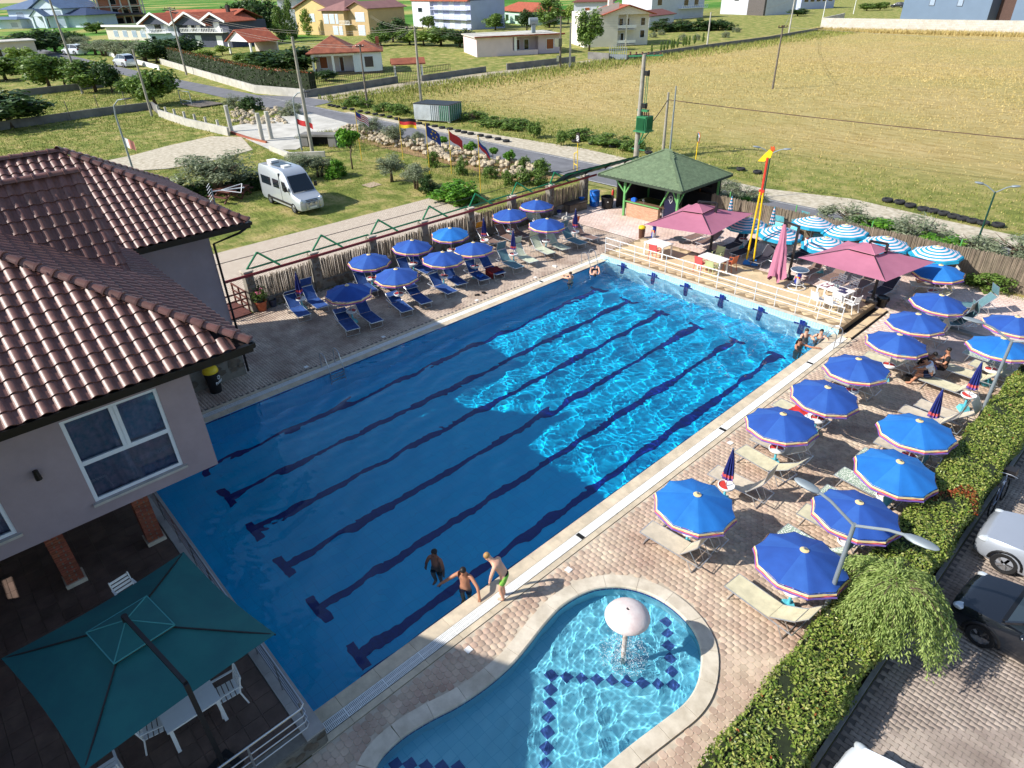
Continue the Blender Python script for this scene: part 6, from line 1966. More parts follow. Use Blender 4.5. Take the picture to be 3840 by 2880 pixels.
grass('roadside_grass',42000,rect(-80,40,45.2,57,lambda x,y:np.clip(1.1-(y-45)/12,0,1)*(.1+.7*pat(x*2,y*2))),.17,'grass',.04)
grass('field_edge_grass',26000,rect(-84,-70,46,204,lambda x,y:np.clip(1-(x+84)/14,0,1)),.32,'grass',.05)
grass('wall_foot_grass',14000,rect(-86,20,200,206.5),.5,'dry',.06)
grass('garden_grass',50000,rect(-60,-31,3,34,lambda x,y:(.2+.5*pat(x*1.5,y*1.5))*~inpoly_np(x,y,SLAB)*~inpoly_np(x,y,DRIVE)),.10,'grass',.022)
grass('meadow_grass',45000,rect(-130,-60,0,36,lambda x,y:(.3+.6*pat(x,y))*~inpoly_np(x,y,SLAB)*~inpoly_np(x,y,DRIVE)),.12,'grass',.03)
grass('fence_foot_weeds',2500,rect(-9,8,34.4,35.2),.2,'grass',.012,0)
grass('bank_weeds',9000,rect(-60,-26,30,37.3,pat),.3,'grass',.025)
# --------- village houses
M_rtile=mat('red clay roof',(176,92,62),.85,scale=1.2,col2=(148,72,50),bump=.8,bscale=3.0)
M_rtile2=mat('old clay roof',(158,92,66),.85,scale=.9,col2=(122,68,50),bump=.8,bscale=3.0)
M_broof=mat('slate blue roof',(92,112,142),.6,var=.12,scale=.5)
M_droof=mat('dark roof',(84,70,66),.8,var=.15)
WALLM=lambda n,c,v=.06:mat(n,c,.9,var=v,scale=.6)
def place_house(name,label,pl,pr,depth):
 a=Vector(g(*pl));b_=Vector(g(*pr));d=b_-a
 t=thing(name,label,'house' if 'house' in name or 'villa' in name or 'bungalow' in name else 'building',(a.x,a.y,-.05),math.atan2(d.y,d.x))
 t['_w']=0;del t['_w']
 return t,d.length
def hbox(t,name,m,u0,u1,v0,v1,z0,z1,parent=None):
 b_=MB();b_.box(((u0+u1)/2,(v0+v1)/2,(z0+z1)/2),(u1-u0,v1-v0,z1-z0));return b_.build(name,m,parent or t)
def hwin(t,u0,u1,z0,z1,v=0.0,side=None,m=None,frame=None,name='window'):
 """window proud of the front wall (or of a side wall: side = u of that wall)"""
 fr=frame or M_wframe;e=.12;b_=MB();p_=MB()
 if side is None:
  b_.box(((u0+u1)/2,v-.02,(z0+z1)/2),(u1-u0+2*e,.10,z1-z0+2*e));p_.box(((u0+u1)/2,v-.055,(z0+z1)/2),(u1-u0,.10,z1-z0))
 else:
  sg=-1 if side[1]<0 else 1
  b_.box((side[0]+sg*.02,(u0+u1)/2,(z0+z1)/2),(.10,u1-u0+2*e,z1-z0+2*e));p_.box((side[0]+sg*.055,(u0+u1)/2,(z0+z1)/2),(.10,u1-u0,z1-z0))
 o=b_.build(name,fr,t);p_.build('pane' if name=='window' else 'leaf',m or M_darkglass,o);return o
def hip(t,m,u0,u1,v0,v1,z,p=.5,ov=.6,name='roof'):
 u0-=ov;u1+=ov;v0-=ov;v1+=ov
 r_=min(u1-u0,v1-v0)/2;zz=z+p*r_
 b_=MB()
 if u1-u0>=v1-v0:A,B=(u0+r_,(v0+v1)/2,zz),(u1-r_,(v0+v1)/2,zz);fs=[(0,1,5,4),(1,2,5),(2,3,4,5),(3,0,4)]
 else:A,B=((u0+u1)/2,v0+r_,zz),((u0+u1)/2,v1-r_,zz);fs=[(0,1,4),(1,2,5,4),(2,3,5),(3,0,4,5)]
 b_.add([(u0,v0,z),(u1,v0,z),(u1,v1,z),(u0,v1,z),A,B],fs+[(3,2,1,0)])
 for(p0,p1)in(((u0,v0),(u1,v0)),((u1,v0),(u1,v1)),((u0,v0),(u0,v1))):
  b_.bar((p0[0],p0[1],z-.08),(p1[0],p1[1],z-.08),.12,.2)
 return b_.build(name,m,t)
def gable(t,m,u0,u1,v0,v1,z,p=.5,ov=.6,axis='v',name='roof',fill=None):
 """ridge along v (gable to the front) or along u"""
 u0-=ov;u1+=ov;v0-=ov;v1+=ov;th=.18
 b_=MB()
 if axis=='v':
  um=(u0+u1)/2;zz=z+p*(u1-u0)/2;pts=[(u0,v0,z),(um,v0,zz),(u1,v0,z),(u0,v1,z),(um,v1,zz),(u1,v1,z)]
  tri=[(u0+ov,v0+ov,z),(u1-ov,v0+ov,z),(um,v0+ov,zz-p*ov)]
 else:
  vm=(v0+v1)/2;zz=z+p*(v1-v0)/2;pts=[(u0,v0,z),(u0,vm,zz),(u0,v1,z),(u1,v0,z),(u1,vm,zz),(u1,v1,z)]
  tri=[(u1-ov,v0+ov,z),(u1-ov,v1-ov,z),(u1-ov,vm,zz-p*ov)]
 lo=[(q[0],q[1],q[2]-th)for q in pts]
 b_.add(pts+lo,[(0,3,4,1),(1,4,5,2),(6,7,10,9),(7,8,11,10),(0,1,7,6),(1,2,8,7),(3,9,10,4),(4,10,11,5),(0,6,9,3),(2,5,11,8)])
 o=b_.build(name,m,t)
 if fill:
  f=MB();f.add(tri,[(0,1,2)]);f.build('gable_wall',fill,t)
 return o
def balcony(t,u0,u1,v,z,m,dp=1.2,n=10):
 o=hbox(t,'balcony',m,u0,u1,v-dp,v,z-.15,z)
 b_=MB()
 b_.bar((u0,v-dp+.05,z+.95),(u1,v-dp+.05,z+.95),.12,.1)
 for k in range(n+1):
  b_.bar((u0+(u1-u0)*k/n,v-dp+.05,z),(u0+(u1-u0)*k/n,v-dp+.05,z+.95),.12)
 b_.build('balustrade',M_plast,o);return o
t,W=place_house('villa','white villa with slate blue roofs and arched porch on the far left',(20,106),(338,103),22)
mw=WALLM('white blue render',(206,218,232))
k=W/55.0
hbox(t,'main_wall',mw,0.10*W,.74*W,0,22,0,8.4);hbox(t,'wing_wall',mw,.74*W,.95*W,2,20,0,5.2);hbox(t,'left_wing_wall',mw,0,.3*W,-4,0,0,4.2)
hip(t,M_broof,.05*W,.42*W,0,22,8.4,.36,1.5);gable(t,M_broof,.40*W,.74*W,-.5,22,8.4,.42,1.2,fill=mw,name='front_gable')
gable(t,M_broof,.44*W,.60*W,-4,0,5.2,.6,.5,fill=mw,name='porch_gable');hbox(t,'porch_pier',mw,.44*W,.46*W,-4,-3,0,5.2);hbox(t,'porch_pier',mw,.58*W,.60*W,-4,-3,0,5.2)
o=hwin(t,.49*W,.55*W,.2,4.2,0,m=mat('dark door',(64,34,34),.5),name='door')
hip(t,mat('navy roof',(44,60,92),.6),.60*W,1.0*W,0,20,5.4,.25,1.0,'side_roof');hip(t,M_broof,-.02*W,.32*W,-6,0,4.2,.3,.8,'left_roof')
for(a,c,z0,z1)in((.2,.28,5,7),(.63,.72,5.2,7.4),(.64,.74,.8,3.8),(.18,.26,.6,2.6)):hwin(t,a*W,c*W,z0,z1,-.0 if z0>4 else(0 if a>.5 else-4),m=mat('pale window',(150,166,186),.2))
M_bwall=tile_mat('hollow clay block wall',(186,116,88),(172,102,76),.5,.3,(150,120,104),'XZ',.9,.02,.5)
t,W=place_house('brick_house','unfinished three storey brick house with concrete columns',(378,96),(556,88),18)
for i in range(3):
 hbox(t,'storey_wall',M_bwall,.05*W,.92*W,.3,18,i*4.2,i*4.2+3.8);hbox(t,'floor_slab',M_conc,0,W,-.8 if i<2 else-2.0,18.5,i*4.2+3.8,i*4.2+4.2)
hip(t,M_droof,-.02*W,W,-3.5,.3,4.4,.35,.4,'canopy_roof')
for u in(0,.05,.30,.52,.70,.92,.98):hbox(t,'column',M_conc,u*W,u*W+.7,-.5,.25,0,12.6)
gable(t,M_conc,.46*W,.68*W,-4,0,7.0,.5,.3,name='porch_gable')
for(a,c,z0,z1)in((.34,.50,.6,3.0),(.74,.90,.4,3.4),(.55,.66,.2,3.4),(.30,.44,5.2,7.4),(.72,.88,4.8,7.8),(.55,.66,4.6,7.2),(.30,.44,9.2,11.6),(.72,.88,9.0,11.8)):hwin(t,a*W,c*W,z0,z1,.3,m=M_black,frame=M_conc)
t,W=place_house('garage_building','long low flat roofed cream garage in front of the brick shell',(408,148),(565,152),12)
mc=WALLM('cream render',(206,196,184));hbox(t,'wall',mc,0,W,0,12,0,4.2);hbox(t,'flat_roof',mat('grass green roof felt',(96,110,66),.95),-.6,W+.6,-.9,12.5,4.2,4.5);hbox(t,'fascia',M_plast,-.7,W+.7,-1.0,-.88,4.0,4.6)
for a in(.18,.40,.62,.82):hwin(t,a*W,(a+.1)*W,1.0,2.8,0,m=mat('pale window',(150,166,186),.2))
t,W=place_house('shed_building','long pale shed with flat roof behind the leafy trees on the left',(-40,232),(150,218),10)
hbox(t,'wall',mc,0,W,0,10,0,4.0);hbox(t,'flat_roof',M_conc,-.5,W+.5,-.6,10.5,4.0,4.25);hwin(t,.2*W,.3*W,1,2.6)
t,W=place_house('gable_house','dark grey and white house with red tiled gables and white balconies',(560,172),(874,178),16)
md=WALLM('anthracite render',(74,78,94));ml=WALLM('pale grey render',(196,200,210))
hbox(t,'grey_wall',md,.40*W,W,0,14,0,6.4);hbox(t,'white_wall',ml,0,.42*W,.4,14,0,6.0)
gable(t,M_rtile,.42*W,.80*W,-1.5,9,5.6,.42,.8,fill=md);gable(t,M_rtile,.76*W,W,-1,9,6.4,.42,.8,fill=md,name='right_gable');gable(t,M_rtile,.02*W,.36*W,-1.2,9,5.8,.42,.8,fill=md,name='left_gable');gable(t,M_rtile,.06*W,.92*W,3,15,6.8,.36,.6,axis='u',name='main_roof')
for(a,c)in((.42,.80),(.76,1.0),(.02,.36)):
 b=MB();um=(a+c)/2*W;hh_=.42*((c-a)*W/2+.8);z0={.42:5.6,.76:6.4,.02:5.8}[a];vv={.42:-2.35,.76:-1.85,.02:-2.05}[a]
 b.bar((a*W-.8,vv,z0),(um,vv,z0+hh_),.2,.5);b.bar((um,vv,z0+hh_),(c*W+.8,vv,z0),.2,.5);b.build('barge_board',M_plast,t)
balcony(t,.50*W,.98*W,0,3.9,M_plast,1.8,26);balcony(t,.0,.30*W,.4,3.6,M_plast,1.6,16)
for(a,c,z0,z1,m_)in((.58,.62,4,6.2,None),(.64,.68,4,6.2,M_plast),(.54,.58,4,6.2,M_plast),(.84,.90,4,6.2,M_plast),(.60,.66,.4,2.8,M_plast),(.84,.9,.4,2.8,M_plast),(.12,.2,3.8,6,None),(.24,.28,4,6,M_plast),(.05,.1,.8,2.6,None)):hwin(t,a*W,c*W,z0,z1,0 if a>.4 else.4,m=m_)
hbox(t,'chimney',M_dark,.82*W,.845*W,6,6.8,7,10.2);hbox(t,'solar_panel',M_darkglass,.10*W,.2*W,5,7,8.9,9.2)
t,W=place_house('porch_building','small porch with red tiled gable beside the dark grey house',(862,200),(945,205),8)
for u in(0,W-.4):hbox(t,'post',M_plast,u,u+.4,0,.4,0,2.8)
gable(t,M_rtile,0,W,0,8,2.8,.5,.5,fill=M_plast);hbox(t,'rear_wall',mc,0,W,7.6,8,0,2.8)
t,W=place_house('yellow_house','yellow three storey house with brown roof and white balcony',(1120,128),(1394,135),16)
my=WALLM('ochre render',(214,186,130));my2=WALLM('beige render',(190,164,122))
hbox(t,'left_wall',my,0,.45*W,0,16,0,7.8);hbox(t,'front_wall',my2,.45*W,.74*W,-2.2,16,0,7.4);hbox(t,'right_wall',my2,.74*W,W,-.5,16,0,7.8)
gable(t,mat('brown purple roof',(140,100,96),.8,var=.12,scale=.4),0,.5*W,0,16,7.8,.34,.9,fill=my);hip(t,MATS['brown purple roof'],.45*W,.76*W,-2.2,12,7.4,.40,.8,'front_roof');gable(t,MATS['brown purple roof'],.74*W,W,-.5,16,7.8,.36,.8,fill=my2,name='right_roof')
for(a,c,z0,z1,v)in((.20,.27,4.0,6.2,0),(.47,.53,3.6,6.2,-2.2),(.55,.61,3.6,6.2,-2.2),(.63,.66,3.6,6.2,-2.2),(.84,.95,4.2,6.6,-.5),(.58,.64,.4,2.8,-2.2),(.66,.7,.4,2.8,-2.2),(.86,.94,.3,3,-.5)):hwin(t,a*W,c*W,z0,z1,v,m=mat('white shutter',(200,212,224),.5))
balcony(t,.66*W,.80*W,-.8,3.4,M_plast,1.4,8)
t,W=place_house('white_house','white house partly hidden behind the poplars and the yellow house',(1058,112),(1130,110),14);hbox(t,'wall',ml,0,W,0,14,0,10.5);hip(t,M_droof,0,W,0,14,10.5,.35);hwin(t,.3*W,.5*W,5,7.4)
t,W=place_house('tiled_bungalow','white bungalow with weathered red tile hip roof and porch pillars',(1172,284),(1436,272),11)
mb_=WALLM('ice white render',(214,220,230))
hbox(t,'right_wall',mb_,.60*W,W,0,11,0,3.6);hbox(t,'recessed_wall',WALLM('rosy white render',(214,200,196)),.06*W,.62*W,2.2,11,0,3.6);hbox(t,'lintel',M_plast,.02*W,.62*W,-.05,.3,3.1,3.62);hbox(t,'plinth',M_stone,0,W+.05,-.08,11,0,.35)
for u in(.02,.30,.38):
 if u!=.38:hbox(t,'porch_pillar',M_plast,u*W,u*W+.4,-.02,.35,.3,3.1)
hip(t,M_rtile2,0,.62*W,0,11,3.65,.56,.5);hip(t,M_rtile2,.55*W,W,.0,9,3.66,.46,.4,'right_roof')
for(a,c,z0,z1,v,m_)in((.12,.22,1.0,2.8,2.2,mat('brown shutter',(150,82,44),.7)),(.40,.45,.4,2.7,2.2,mat('brown door',(88,56,40),.6)),(.76,.88,1.1,2.8,0,mat('half shutter',(70,60,60),.5))):hwin(t,a*W,c*W,z0,z1,v,m=m_)
hbox(t,'chimney',M_brickc,.94*W,.99*W,5,5.7,3.6,5.6)
t,W=place_house('lilac_house','pale lilac three storey house with balconies',(1562,98),(1768,112),14)
mv=WALLM('lilac render',(176,184,214));hbox(t,'front_wall',mv,.35*W,W,0,14,0,8.8);hbox(t,'left_wall',ml,0,.35*W,-1.2,14,0,8.8)
gable(t,M_rtile,0,W,-1,14,8.8,.35,.6,axis='u')
for z in(3.1,6.0):balcony(t,.36*W,W,0,z,mv,1.5,14)
for z in(.3,3.2,6.1):
 for a in(.45,.65,.84):hwin(t,a*W,(a+.08)*W,z,z+2.4,0,m=MATS['white shutter'])
hwin(t,.12*W,.2*W,5,6.4,-1.2)
t,W=place_house('pink_bungalow','low pink bungalow with flat roof slab and water tank',(1784,212),(2096,196),13)
mp=WALLM('pale pink render',(226,204,204));mp2=WALLM('mauve pink render',(206,186,196))
hbox(t,'wall',mp,0,.42*W,-1.5,13,0,3.6);hbox(t,'recessed_wall',mp2,.42*W,.74*W,1.5,13,0,3.5);hbox(t,'right_wall',mp2,.74*W,W,-.5,13,0,3.6);hbox(t,'roof_slab',M_conc,-.4,W+.5,-2.0,13.4,3.6,3.85);hbox(t,'tile_edge',M_rtile,-.5,W+.6,-2.3,-1.9,3.72,3.98)
hbox(t,'terrace_parapet',mp,.42*W,.72*W,-1.5,-1.3,0,.95);hbox(t,'veranda_post',M_plast,.44*W,.47*W,-1.4,-1.0,0,3.6)
for(a,c,v,m_)in((.50,.54,1.5,mat('brown door',(88,56,40),.6)),(.60,.65,1.5,None),(.84,.92,-.5,mat('brown shutter',(150,82,44),.7))):hwin(t,a*W,c*W,.9,2.8,v,m=m_)
b=MB();b.cyl((.70*W,4,6.2),(.80*W,4,6.2),.7,n=14);b.box((.75*W,4,4.7),(.8,.8,1.6));b.build('water_tank',M_galv,t,smooth=True)
t,W=place_house('mint_house','mint green cottage with red roof behind the pink bungalow',(1875,82),(1995,96),12);hbox(t,'wall',WALLM('mint render',(180,214,190)),0,W,0,12,0,4.4);hip(t,M_rtile,0,W,0,12,4.4,.4,.8);hwin(t,.5*W,.62*W,1,3);hwin(t,.2*W,.3*W,1,3)
t,W=place_house('red_roof_house','white two storey house with low red gable roof beside the lattice gate',(2190,178),(2436,168),13)
mw2=WALLM('warm white render',(228,222,208));hbox(t,'gable_wall_block',mw2,0,.50*W,0,13,0,7.2);hbox(t,'front_wall',mw2,.50*W,W,1.8,13,0,6.6)
gable(t,M_rtile,.28*W,W,-.2,13,6.6,.30,.9,fill=mw2);b=MB();b.add([(0,-.01,7.2),(.5*W,-.01,7.2),(.5*W,-.01,9.2)],[(0,1,2)]);b.build('gable_wall',mw2,t)
hbox(t,'chimney',mw2,.40*W,.46*W,3,4,7,10.6);hbox(t,'corner_post',mw2,.62*W,.64*W,0,.3,0,6.6)
for z in(.35,3.5):o=hbox(t,'balcony',M_conc,.50*W,.78*W,0,1.8,z-.2,z);hbox(t,'balustrade',M_plast,.50*W,.78*W,.02,.08,z+.3,z+.9,o)
for(a,c,z0)in((.88,.94,4.2),(.88,.94,1.6),(.55,.6,3.6),(.66,.7,3.6),(.58,.62,.5)):hwin(t,a*W,c*W,z0,z0+1.5+(.6 if a<.8 else 0),1.8)
t,W=place_house('grey_roof_house','white house with dark red roof behind the bright green tree',(2150,120),(2290,118),13);hbox(t,'wall',ml,0,W,0,13,0,8.2);hip(t,mat('dark red roof',(112,66,60),.85),0,W,0,13,8.2,.35);hwin(t,.3*W,.42*W,4.6,6.6,m=mat('brown shutter',(150,82,44),.7))
t,W=place_house('storage_building','low white outbuilding with dark red roof beside the white house',(2432,108),(2525,96),10);hbox(t,'wall',ml,0,W,0,10,0,3.6);gable(t,MATS['dark red roof'],0,W,0,10,3.6,.25,.6,axis='u')
t,W=place_house('balcony_house','white two storey house with wide balcony behind the thicket',(2440,78),(2635,64),16);hbox(t,'wall',ml,0,W,0,16,0,9);hip(t,M_droof,0,W,0,16,9,.3);balcony(t,.5*W,W,0,3.6,M_plast,2,14)
for(a,z)in((.1,5),(.6,4.2),(.8,4.2)):hwin(t,a*W,(a+.08)*W,z,z+2.2)
t,W=place_house('arched_house','pale house with arched ground floor at the end of the orchard lawn',(2700,52),(2868,58),16);hbox(t,'wall',ml,0,W,0,16,0,9);hbox(t,'arcade',mat('dim arcade',(96,90,88),.9),.65*W,W,-1,0,0,8)
for(a,z)in((.3,5),(.75,5)):hwin(t,a*W,(a+.1)*W,z,z+2.2)
t,W=place_house('glass_house','pale building with rows of windows behind the block wall corner',(3000,36),(3125,30),16);hbox(t,'wall',mv,0,W,0,16,0,9)
for k_ in range(5):hwin(t,(.08+.18*k_)*W,(.2+.18*k_)*W,3,6)
t,W=place_house('carport_building','dark flat carport behind the block wall',(2880,46),(2945,42),12);hbox(t,'wall',mat('dim arcade',(96,90,88),.9),0,W,0,12,0,5)
t,W=place_house('metal_shed_building','large blue grey sheet metal hall with tall narrow windows',(3372,80),(3695,92),40)
ms_=mat('blue grey cladding',(108,128,152),.5,.2,var=.05,scale=.3);hbox(t,'wall',ms_,0,W,0,40,0,12)
for a in(.32,.64):hwin(t,a*W,(a+.055)*W,4.6,9.6,0,frame=M_post,m=mat('pale window',(150,166,186),.2))
hbox(t,'open_bay',mat('rust bay',(86,66,60),.9),W+.01,W*1.28,4,40,0,11);hbox(t,'right_hall',ms_,W*1.28,W*1.8,-2,40,0,11);hwin(t,1.52*W,1.62*W,3,9,-2,frame=M_post)
# --------- walls and fences beyond
M_cblk=mat('grey concrete block',(128,126,122),.95,scale=.7,col2=(104,102,100));M_wblk=tile_mat('white block wall courses',(206,202,192),(190,184,172),.8,.4,(160,154,142),'XZ',.95,.02,.5)
M_lblk=mat('pale concrete block',(196,192,182),.95,scale=.8,col2=(172,168,158))
def wall(label,pts,h,th,m,name='garden_wall',cap=None,posts=None):
 a0=Vector(pts[0]);t=thing(name,label,'wall',(a0.x,a0.y,-.06))
 for i in range(len(pts)-1):
  a,c=Vector(pts[i])-a0,Vector(pts[i+1])-a0;d=(c-a);L_=d.length;n_=max(1,int(L_/3.2));ang=math.atan2(d.y,d.x)
  for k in range(n_):
   p=a+d*((k+.5)/n_);b_=MB();b_.box((p.x,p.y,h/2),(L_/n_-.02,th,h+rng.uniform(-.02,.02)),ang);b_.build('wall_panel',m,t)
 if posts:
  for p in posts:q=Vector(p)-a0;b_=MB();b_.box((q.x,q.y,(h+.55)/2),(.22,.22,h+.55));b_.build('post',m,t)
 return t
wall('pale block wall along the road below the long hedge',[g(605,240),g(800,300),g(960,348),g(1145,365)],1.15,.25,M_lblk)
wall('low grey wall of the bungalow garden along the lane',[g(1149,365),g(1300,340),g(1492,309)],1.0,.25,M_cblk)
wall('low grey wall beyond the bungalow gate',[g(1580,304),g(1822,268)],.9,.25,M_cblk)
wall('grey wall in front of the pink bungalow',[g(1900,262),g(2156,233)],1.1,.25,M_cblk)
wall('grey wall stub beside the lattice gate',[g(2205,220),g(2284,226)],1.3,.25,M_cblk)
wall('long low grey wall along the far edge of the dry field',[g(2350,224),(-80.6,140),(-80.4,167),(-84.4,205)],.85,.25,M_cblk)
wall('tall white block wall in front of the sheet metal hall',[(-86.1,207),(-62.5,206.6),(-36,207.4),(20,207)],3.0,.35,M_wblk)
wall('white block wall turning back beside the sheet metal hall',[(-86.1,207.4),(-92,235)],3.0,.35,M_wblk)
wall('grey block wall between the two meadows',[(-92.8,-12),g(0,487),(-94,20),g(575,408),g(604,432)],.95,.25,M_cblk)
wall('low grey wall behind the upper meadow',[g(70,362),g(390,326)],1.0,.25,M_cblk)
pts_=[g(600,436),g(700,470),g(860,507)]
wall('new pale concrete wall with a row of short posts along the ditch',pts_,.85,.25,M_lblk,posts=[tuple(Vector(pts_[0]).lerp(Vector(pts_[2]),f_))for f_ in(0,.13,.27,.42,.57,.72,.88)])
wall('white wall below the olive trees on the village road',[g(400,205),g(520,240),g(600,262)],.9,.25,M_plast)
wall('brick edging course beside the new concrete slab',[g(868,498),g(935,520),g(1000,536)],.22,.22,M_brickc)
wall('low pale wall at the edge of the new concrete slab',[g(1015,562),g(1085,590),g(1220,585)],.5,.25,M_lblk)
def pickets(label,a,b_,h,n_,z0=0.0):
 a,b_=Vector(g(*a)),Vector(g(*b_));t=thing('iron_fence',label,'fence',(a.x,a.y,z0));d=b_-a
 for zz in(h,.2):
  q=MB();q.bar((0,0,zz),(d.x,d.y,zz),.06);q.build('rail',M_blk,t)
 for k in range(n_+1):q=MB();q.bar((d.x*k/n_,d.y*k/n_,0),(d.x*k/n_,d.y*k/n_,h+.1),.045);q.build('picket',M_blk,t)
 return t
pickets('black iron picket fence on the bungalow wall',(1175,356),(1490,305),1.0,46,.92)
pickets('black iron gate of the bungalow garden',(1494,316),(1568,316),1.9,12)
pickets('black iron picket fence beyond the bungalow gate',(1582,300),(1690,284),1.0,18,.85)
gx,gy=g(1535,300);t=thing('gate_canopy','small tiled gable canopy over the bungalow gate','canopy',(gx,gy,0),rad(60))
for(u,v)in((-2.2,-.8),(2.2,-.8),(-2.2,.8),(2.2,.8)):b=MB();b.bar((u,v,0),(u,v,2.6),.22);b.build('post',M_plast,t)
gable(t,M_rtile2,-2.4,2.4,-1.0,1.0,2.6,.55,.4,axis='u')
a=Vector(g(2284,224));c=Vector(g(2348,226));t=thing('lattice_gate','pale grey metal lattice double gate at the field wall','gate',(a.x,a.y,0));d=c-a
for k in range(9):b=MB();b.bar((d.x*k/8,d.y*k/8,0),(d.x*k/8,d.y*k/8,2.3+.5*math.sin(math.pi*k/8)),.07);b.build('upright',M_galv,t)
for zz in(.2,.6,1.0,1.4,1.8,2.25):b=MB();b.bar((0,0,zz),(d.x,d.y,zz),.05);b.build('bar',M_galv,t)
b=MB();b.add([(0,0,.1),(d.x,d.y,.1),(d.x,d.y,1.0),(0,0,1.0)],[(0,1,2,3)]);b.build('sheet',M_galv,t)
hd=thing('roadside_hedge','long brown topped clipped hedge above the pale roadside wall','hedge',(*g(605,236),0))
o0=Vector((*g(605,236),0));pl_=[Vector((*g(*q),0))-o0+Vector((-.5,2.0,0))for q in((600,236),(800,296),(960,342),(1140,360))]
b=MB();VV=[]
for i in range(3):
 d=pl_[i+1]-pl_[i];q=pl_[i]+d/2;b.box((q.x,q.y,1.6),(d.length,1.2,2.6),math.atan2(d.y,d.x))
 n_=int(d.length*160);u_=nrng.random(n_);w_=nrng.uniform(-.75,.75,n_);z_=nrng.uniform(.5,3.0,n_);z_=np.where(np.abs(w_)<.55,2.95,z_);nn=Vector((-d.y,d.x,0)).normalized()
 VV.append(np.stack([pl_[i].x+d.x*u_+nn.x*w_,pl_[i].y+d.y*u_+nn.y*w_,z_],1))
b.build('inner_growth',MATS['dark inner hedge'],hd);c_=np.concatenate(VV)
V,Fq=leaf_cloud(c_,np.full((len(c_),3),.16),len(c_)*2,.26,nrng,1.8);link('foliage',np_mesh('foliage',V,Fq,[LM['dark'],LM['hedge_red']],((V[Fq[:,0]][:,2]>2.85)&(nrng.random(len(Fq))<.45)).astype(np.int32)),hd)
# --------- poles, wires
M_cpole=mat('weathered concrete pole',(168,162,150),.9,scale=2,col2=(140,134,124))
M_wood=mat('weathered timber pole',(122,112,102),.9,scale=3,col2=(96,88,80))
def ztop(x,y,py):
 zs=np.linspace(.5,25,800);return float(zs[int(np.argmin([abs(proj((x,y,z))[1]-py)for z in zs]))])
POLES={}
def pole(key,label,base,toppy,r,m,arm=0.0,extra=None,lean=0.0):
 x,y=g(*base);h=ztop(x,y,toppy);t=thing('utility_pole',label,'utility pole',(x,y,-.05))
 b_=MB();b_.tube([(0,0,0),(lean,0,h)],[r,r*.62],10);b_.build('shaft',m,t,smooth=True)
 if arm:
  b_=MB();b_.bar((lean-arm*.5,-arm*.8,h-.25),(lean+arm*.5,arm*.8,h-.25),.1);b_.build('crossarm',M_post,t)
  for k in(-1,-.3,.3,1):b_=MB();b_.lathe([(.05,0),(.09,.08),(.05,.16),(.07,.22)],8,(lean+arm*.45*k,arm*.72*k,h-.2));b_.build('insulator',mat('brown ceramic',(96,58,44),.3),t,smooth=True)
 POLES[key]=Vector((x+lean,y,h-.05));return t,h
pole('a','leaning concrete lattice pole with a grey box among the trees on the left',(310,350),-30,.2,M_cpole,1.2,lean=-1.0)
t,h=pole('b','slim concrete pole at the corner of the block wall between the meadows',(570,434),184,.16,M_cpole)
pole('c','concrete pole beside the pale roadside wall and hedge',(700,280),26,.2,M_cpole,1.0)
pole('d','thick concrete pole behind the camper van beside the flag',(1172,572),135,.19,M_cpole)
pole('e','thin timber pole at the roadside in front of the bungalow',(1379,402),165,.15,M_wood,.5)
pole('f','tall concrete pole with crossarm behind the metal container',(1580,390),96,.2,M_cpole,1.2)
t,h=pole('g','timber pole with transformer box at the wall of the pink bungalow',(2101,254),60,.2,M_wood,.8)
b=MB();b.box((0,-.6,4.2),(1.0,.9,1.3));b.box((0,-.5,1.6),(.6,.4,.9));b.build('equipment_box',mat('olive grey box',(96,100,84),.6),t)
pole('h','pale concrete pole next to the transformer pole by the lane',(2137,252),84,.22,M_lblk)
pole('i','concrete pole on the far field wall beside the cypresses',(2651,176),44,.2,M_lblk)
pole('j','thin timber pole standing alone in the dry field',(2897,332),93,.15,M_wood,.7)
pole('k','pale concrete pole at the corner of the white block wall',(2958,124),-10,.22,M_lblk)
for i,(bx,by,tp_)in enumerate(((3085,70,0),(3200,52,-5),(3375,76,6),(3720,88,12))):pole(f'l{i}',f'thin pale lamp pole behind the white block wall, {ORD[i]} from its corner',(bx,by),tp_,.16,M_plast)
t,h=pole('m','grey concrete pole leaning slightly behind the bar roof',(2487,562),344,.15,M_cpole);pole('n','slim steel pole next to the concrete pole behind the bar',(2512,565),320,.09,M_galv)
pole('y1','bare timber stake pole beside the yellow house',(1388,118),45,.16,M_cpole)
x,y=g(2385,590);h=ztop(x,y,200);t=thing('transformer_pole','concrete pole carrying a green electricity transformer and insulators','transformer pole',(x,y,-.05))
b=MB();b.tube([(0,0,0),(.1,0,h)],[.24,.16],12);b.build('shaft',M_cpole,t,smooth=True)
M_tgr=mat('transformer green',(52,128,84),.5,.1,var=.08)
b=MB();b.box((.55,.1,2.95),(.95,1.1,1.15));tk=b.build('transformer_tank',M_tgr,t)
for k in range(9):b=MB();b.box((1.05,-.35+k*.11,2.95),(.12,.03,.95));b.build('cooling_fin',M_tgr,tk)
for k in range(8):b=MB();b.box((.2+k*.1,-.50,2.95),(.03,.12,.95));b.build('cooling_fin',M_tgr,tk)
for k in range(4):b=MB();b.lathe([(.05,0),(.08,.08),(.05,.14),(.08,.2),(.03,.34)],8,(.25+k*.22,.1,3.52));b.build('bushing',MATS['brown ceramic'],tk,smooth=True)
b=MB();b.box((.5,.1,2.32),(1.3,1.2,.1));b.bar((.9,.5,2.3),(.1,0,1.0),.09);b.bar((.9,-.4,2.3),(.1,0,1.0),.09);b.bar((-.5,0,.75),(.8,.1,.72),.09);b.box((.3,.1,3.95),(1.1,.3,.16));b.build('platform',M_tgr,t)
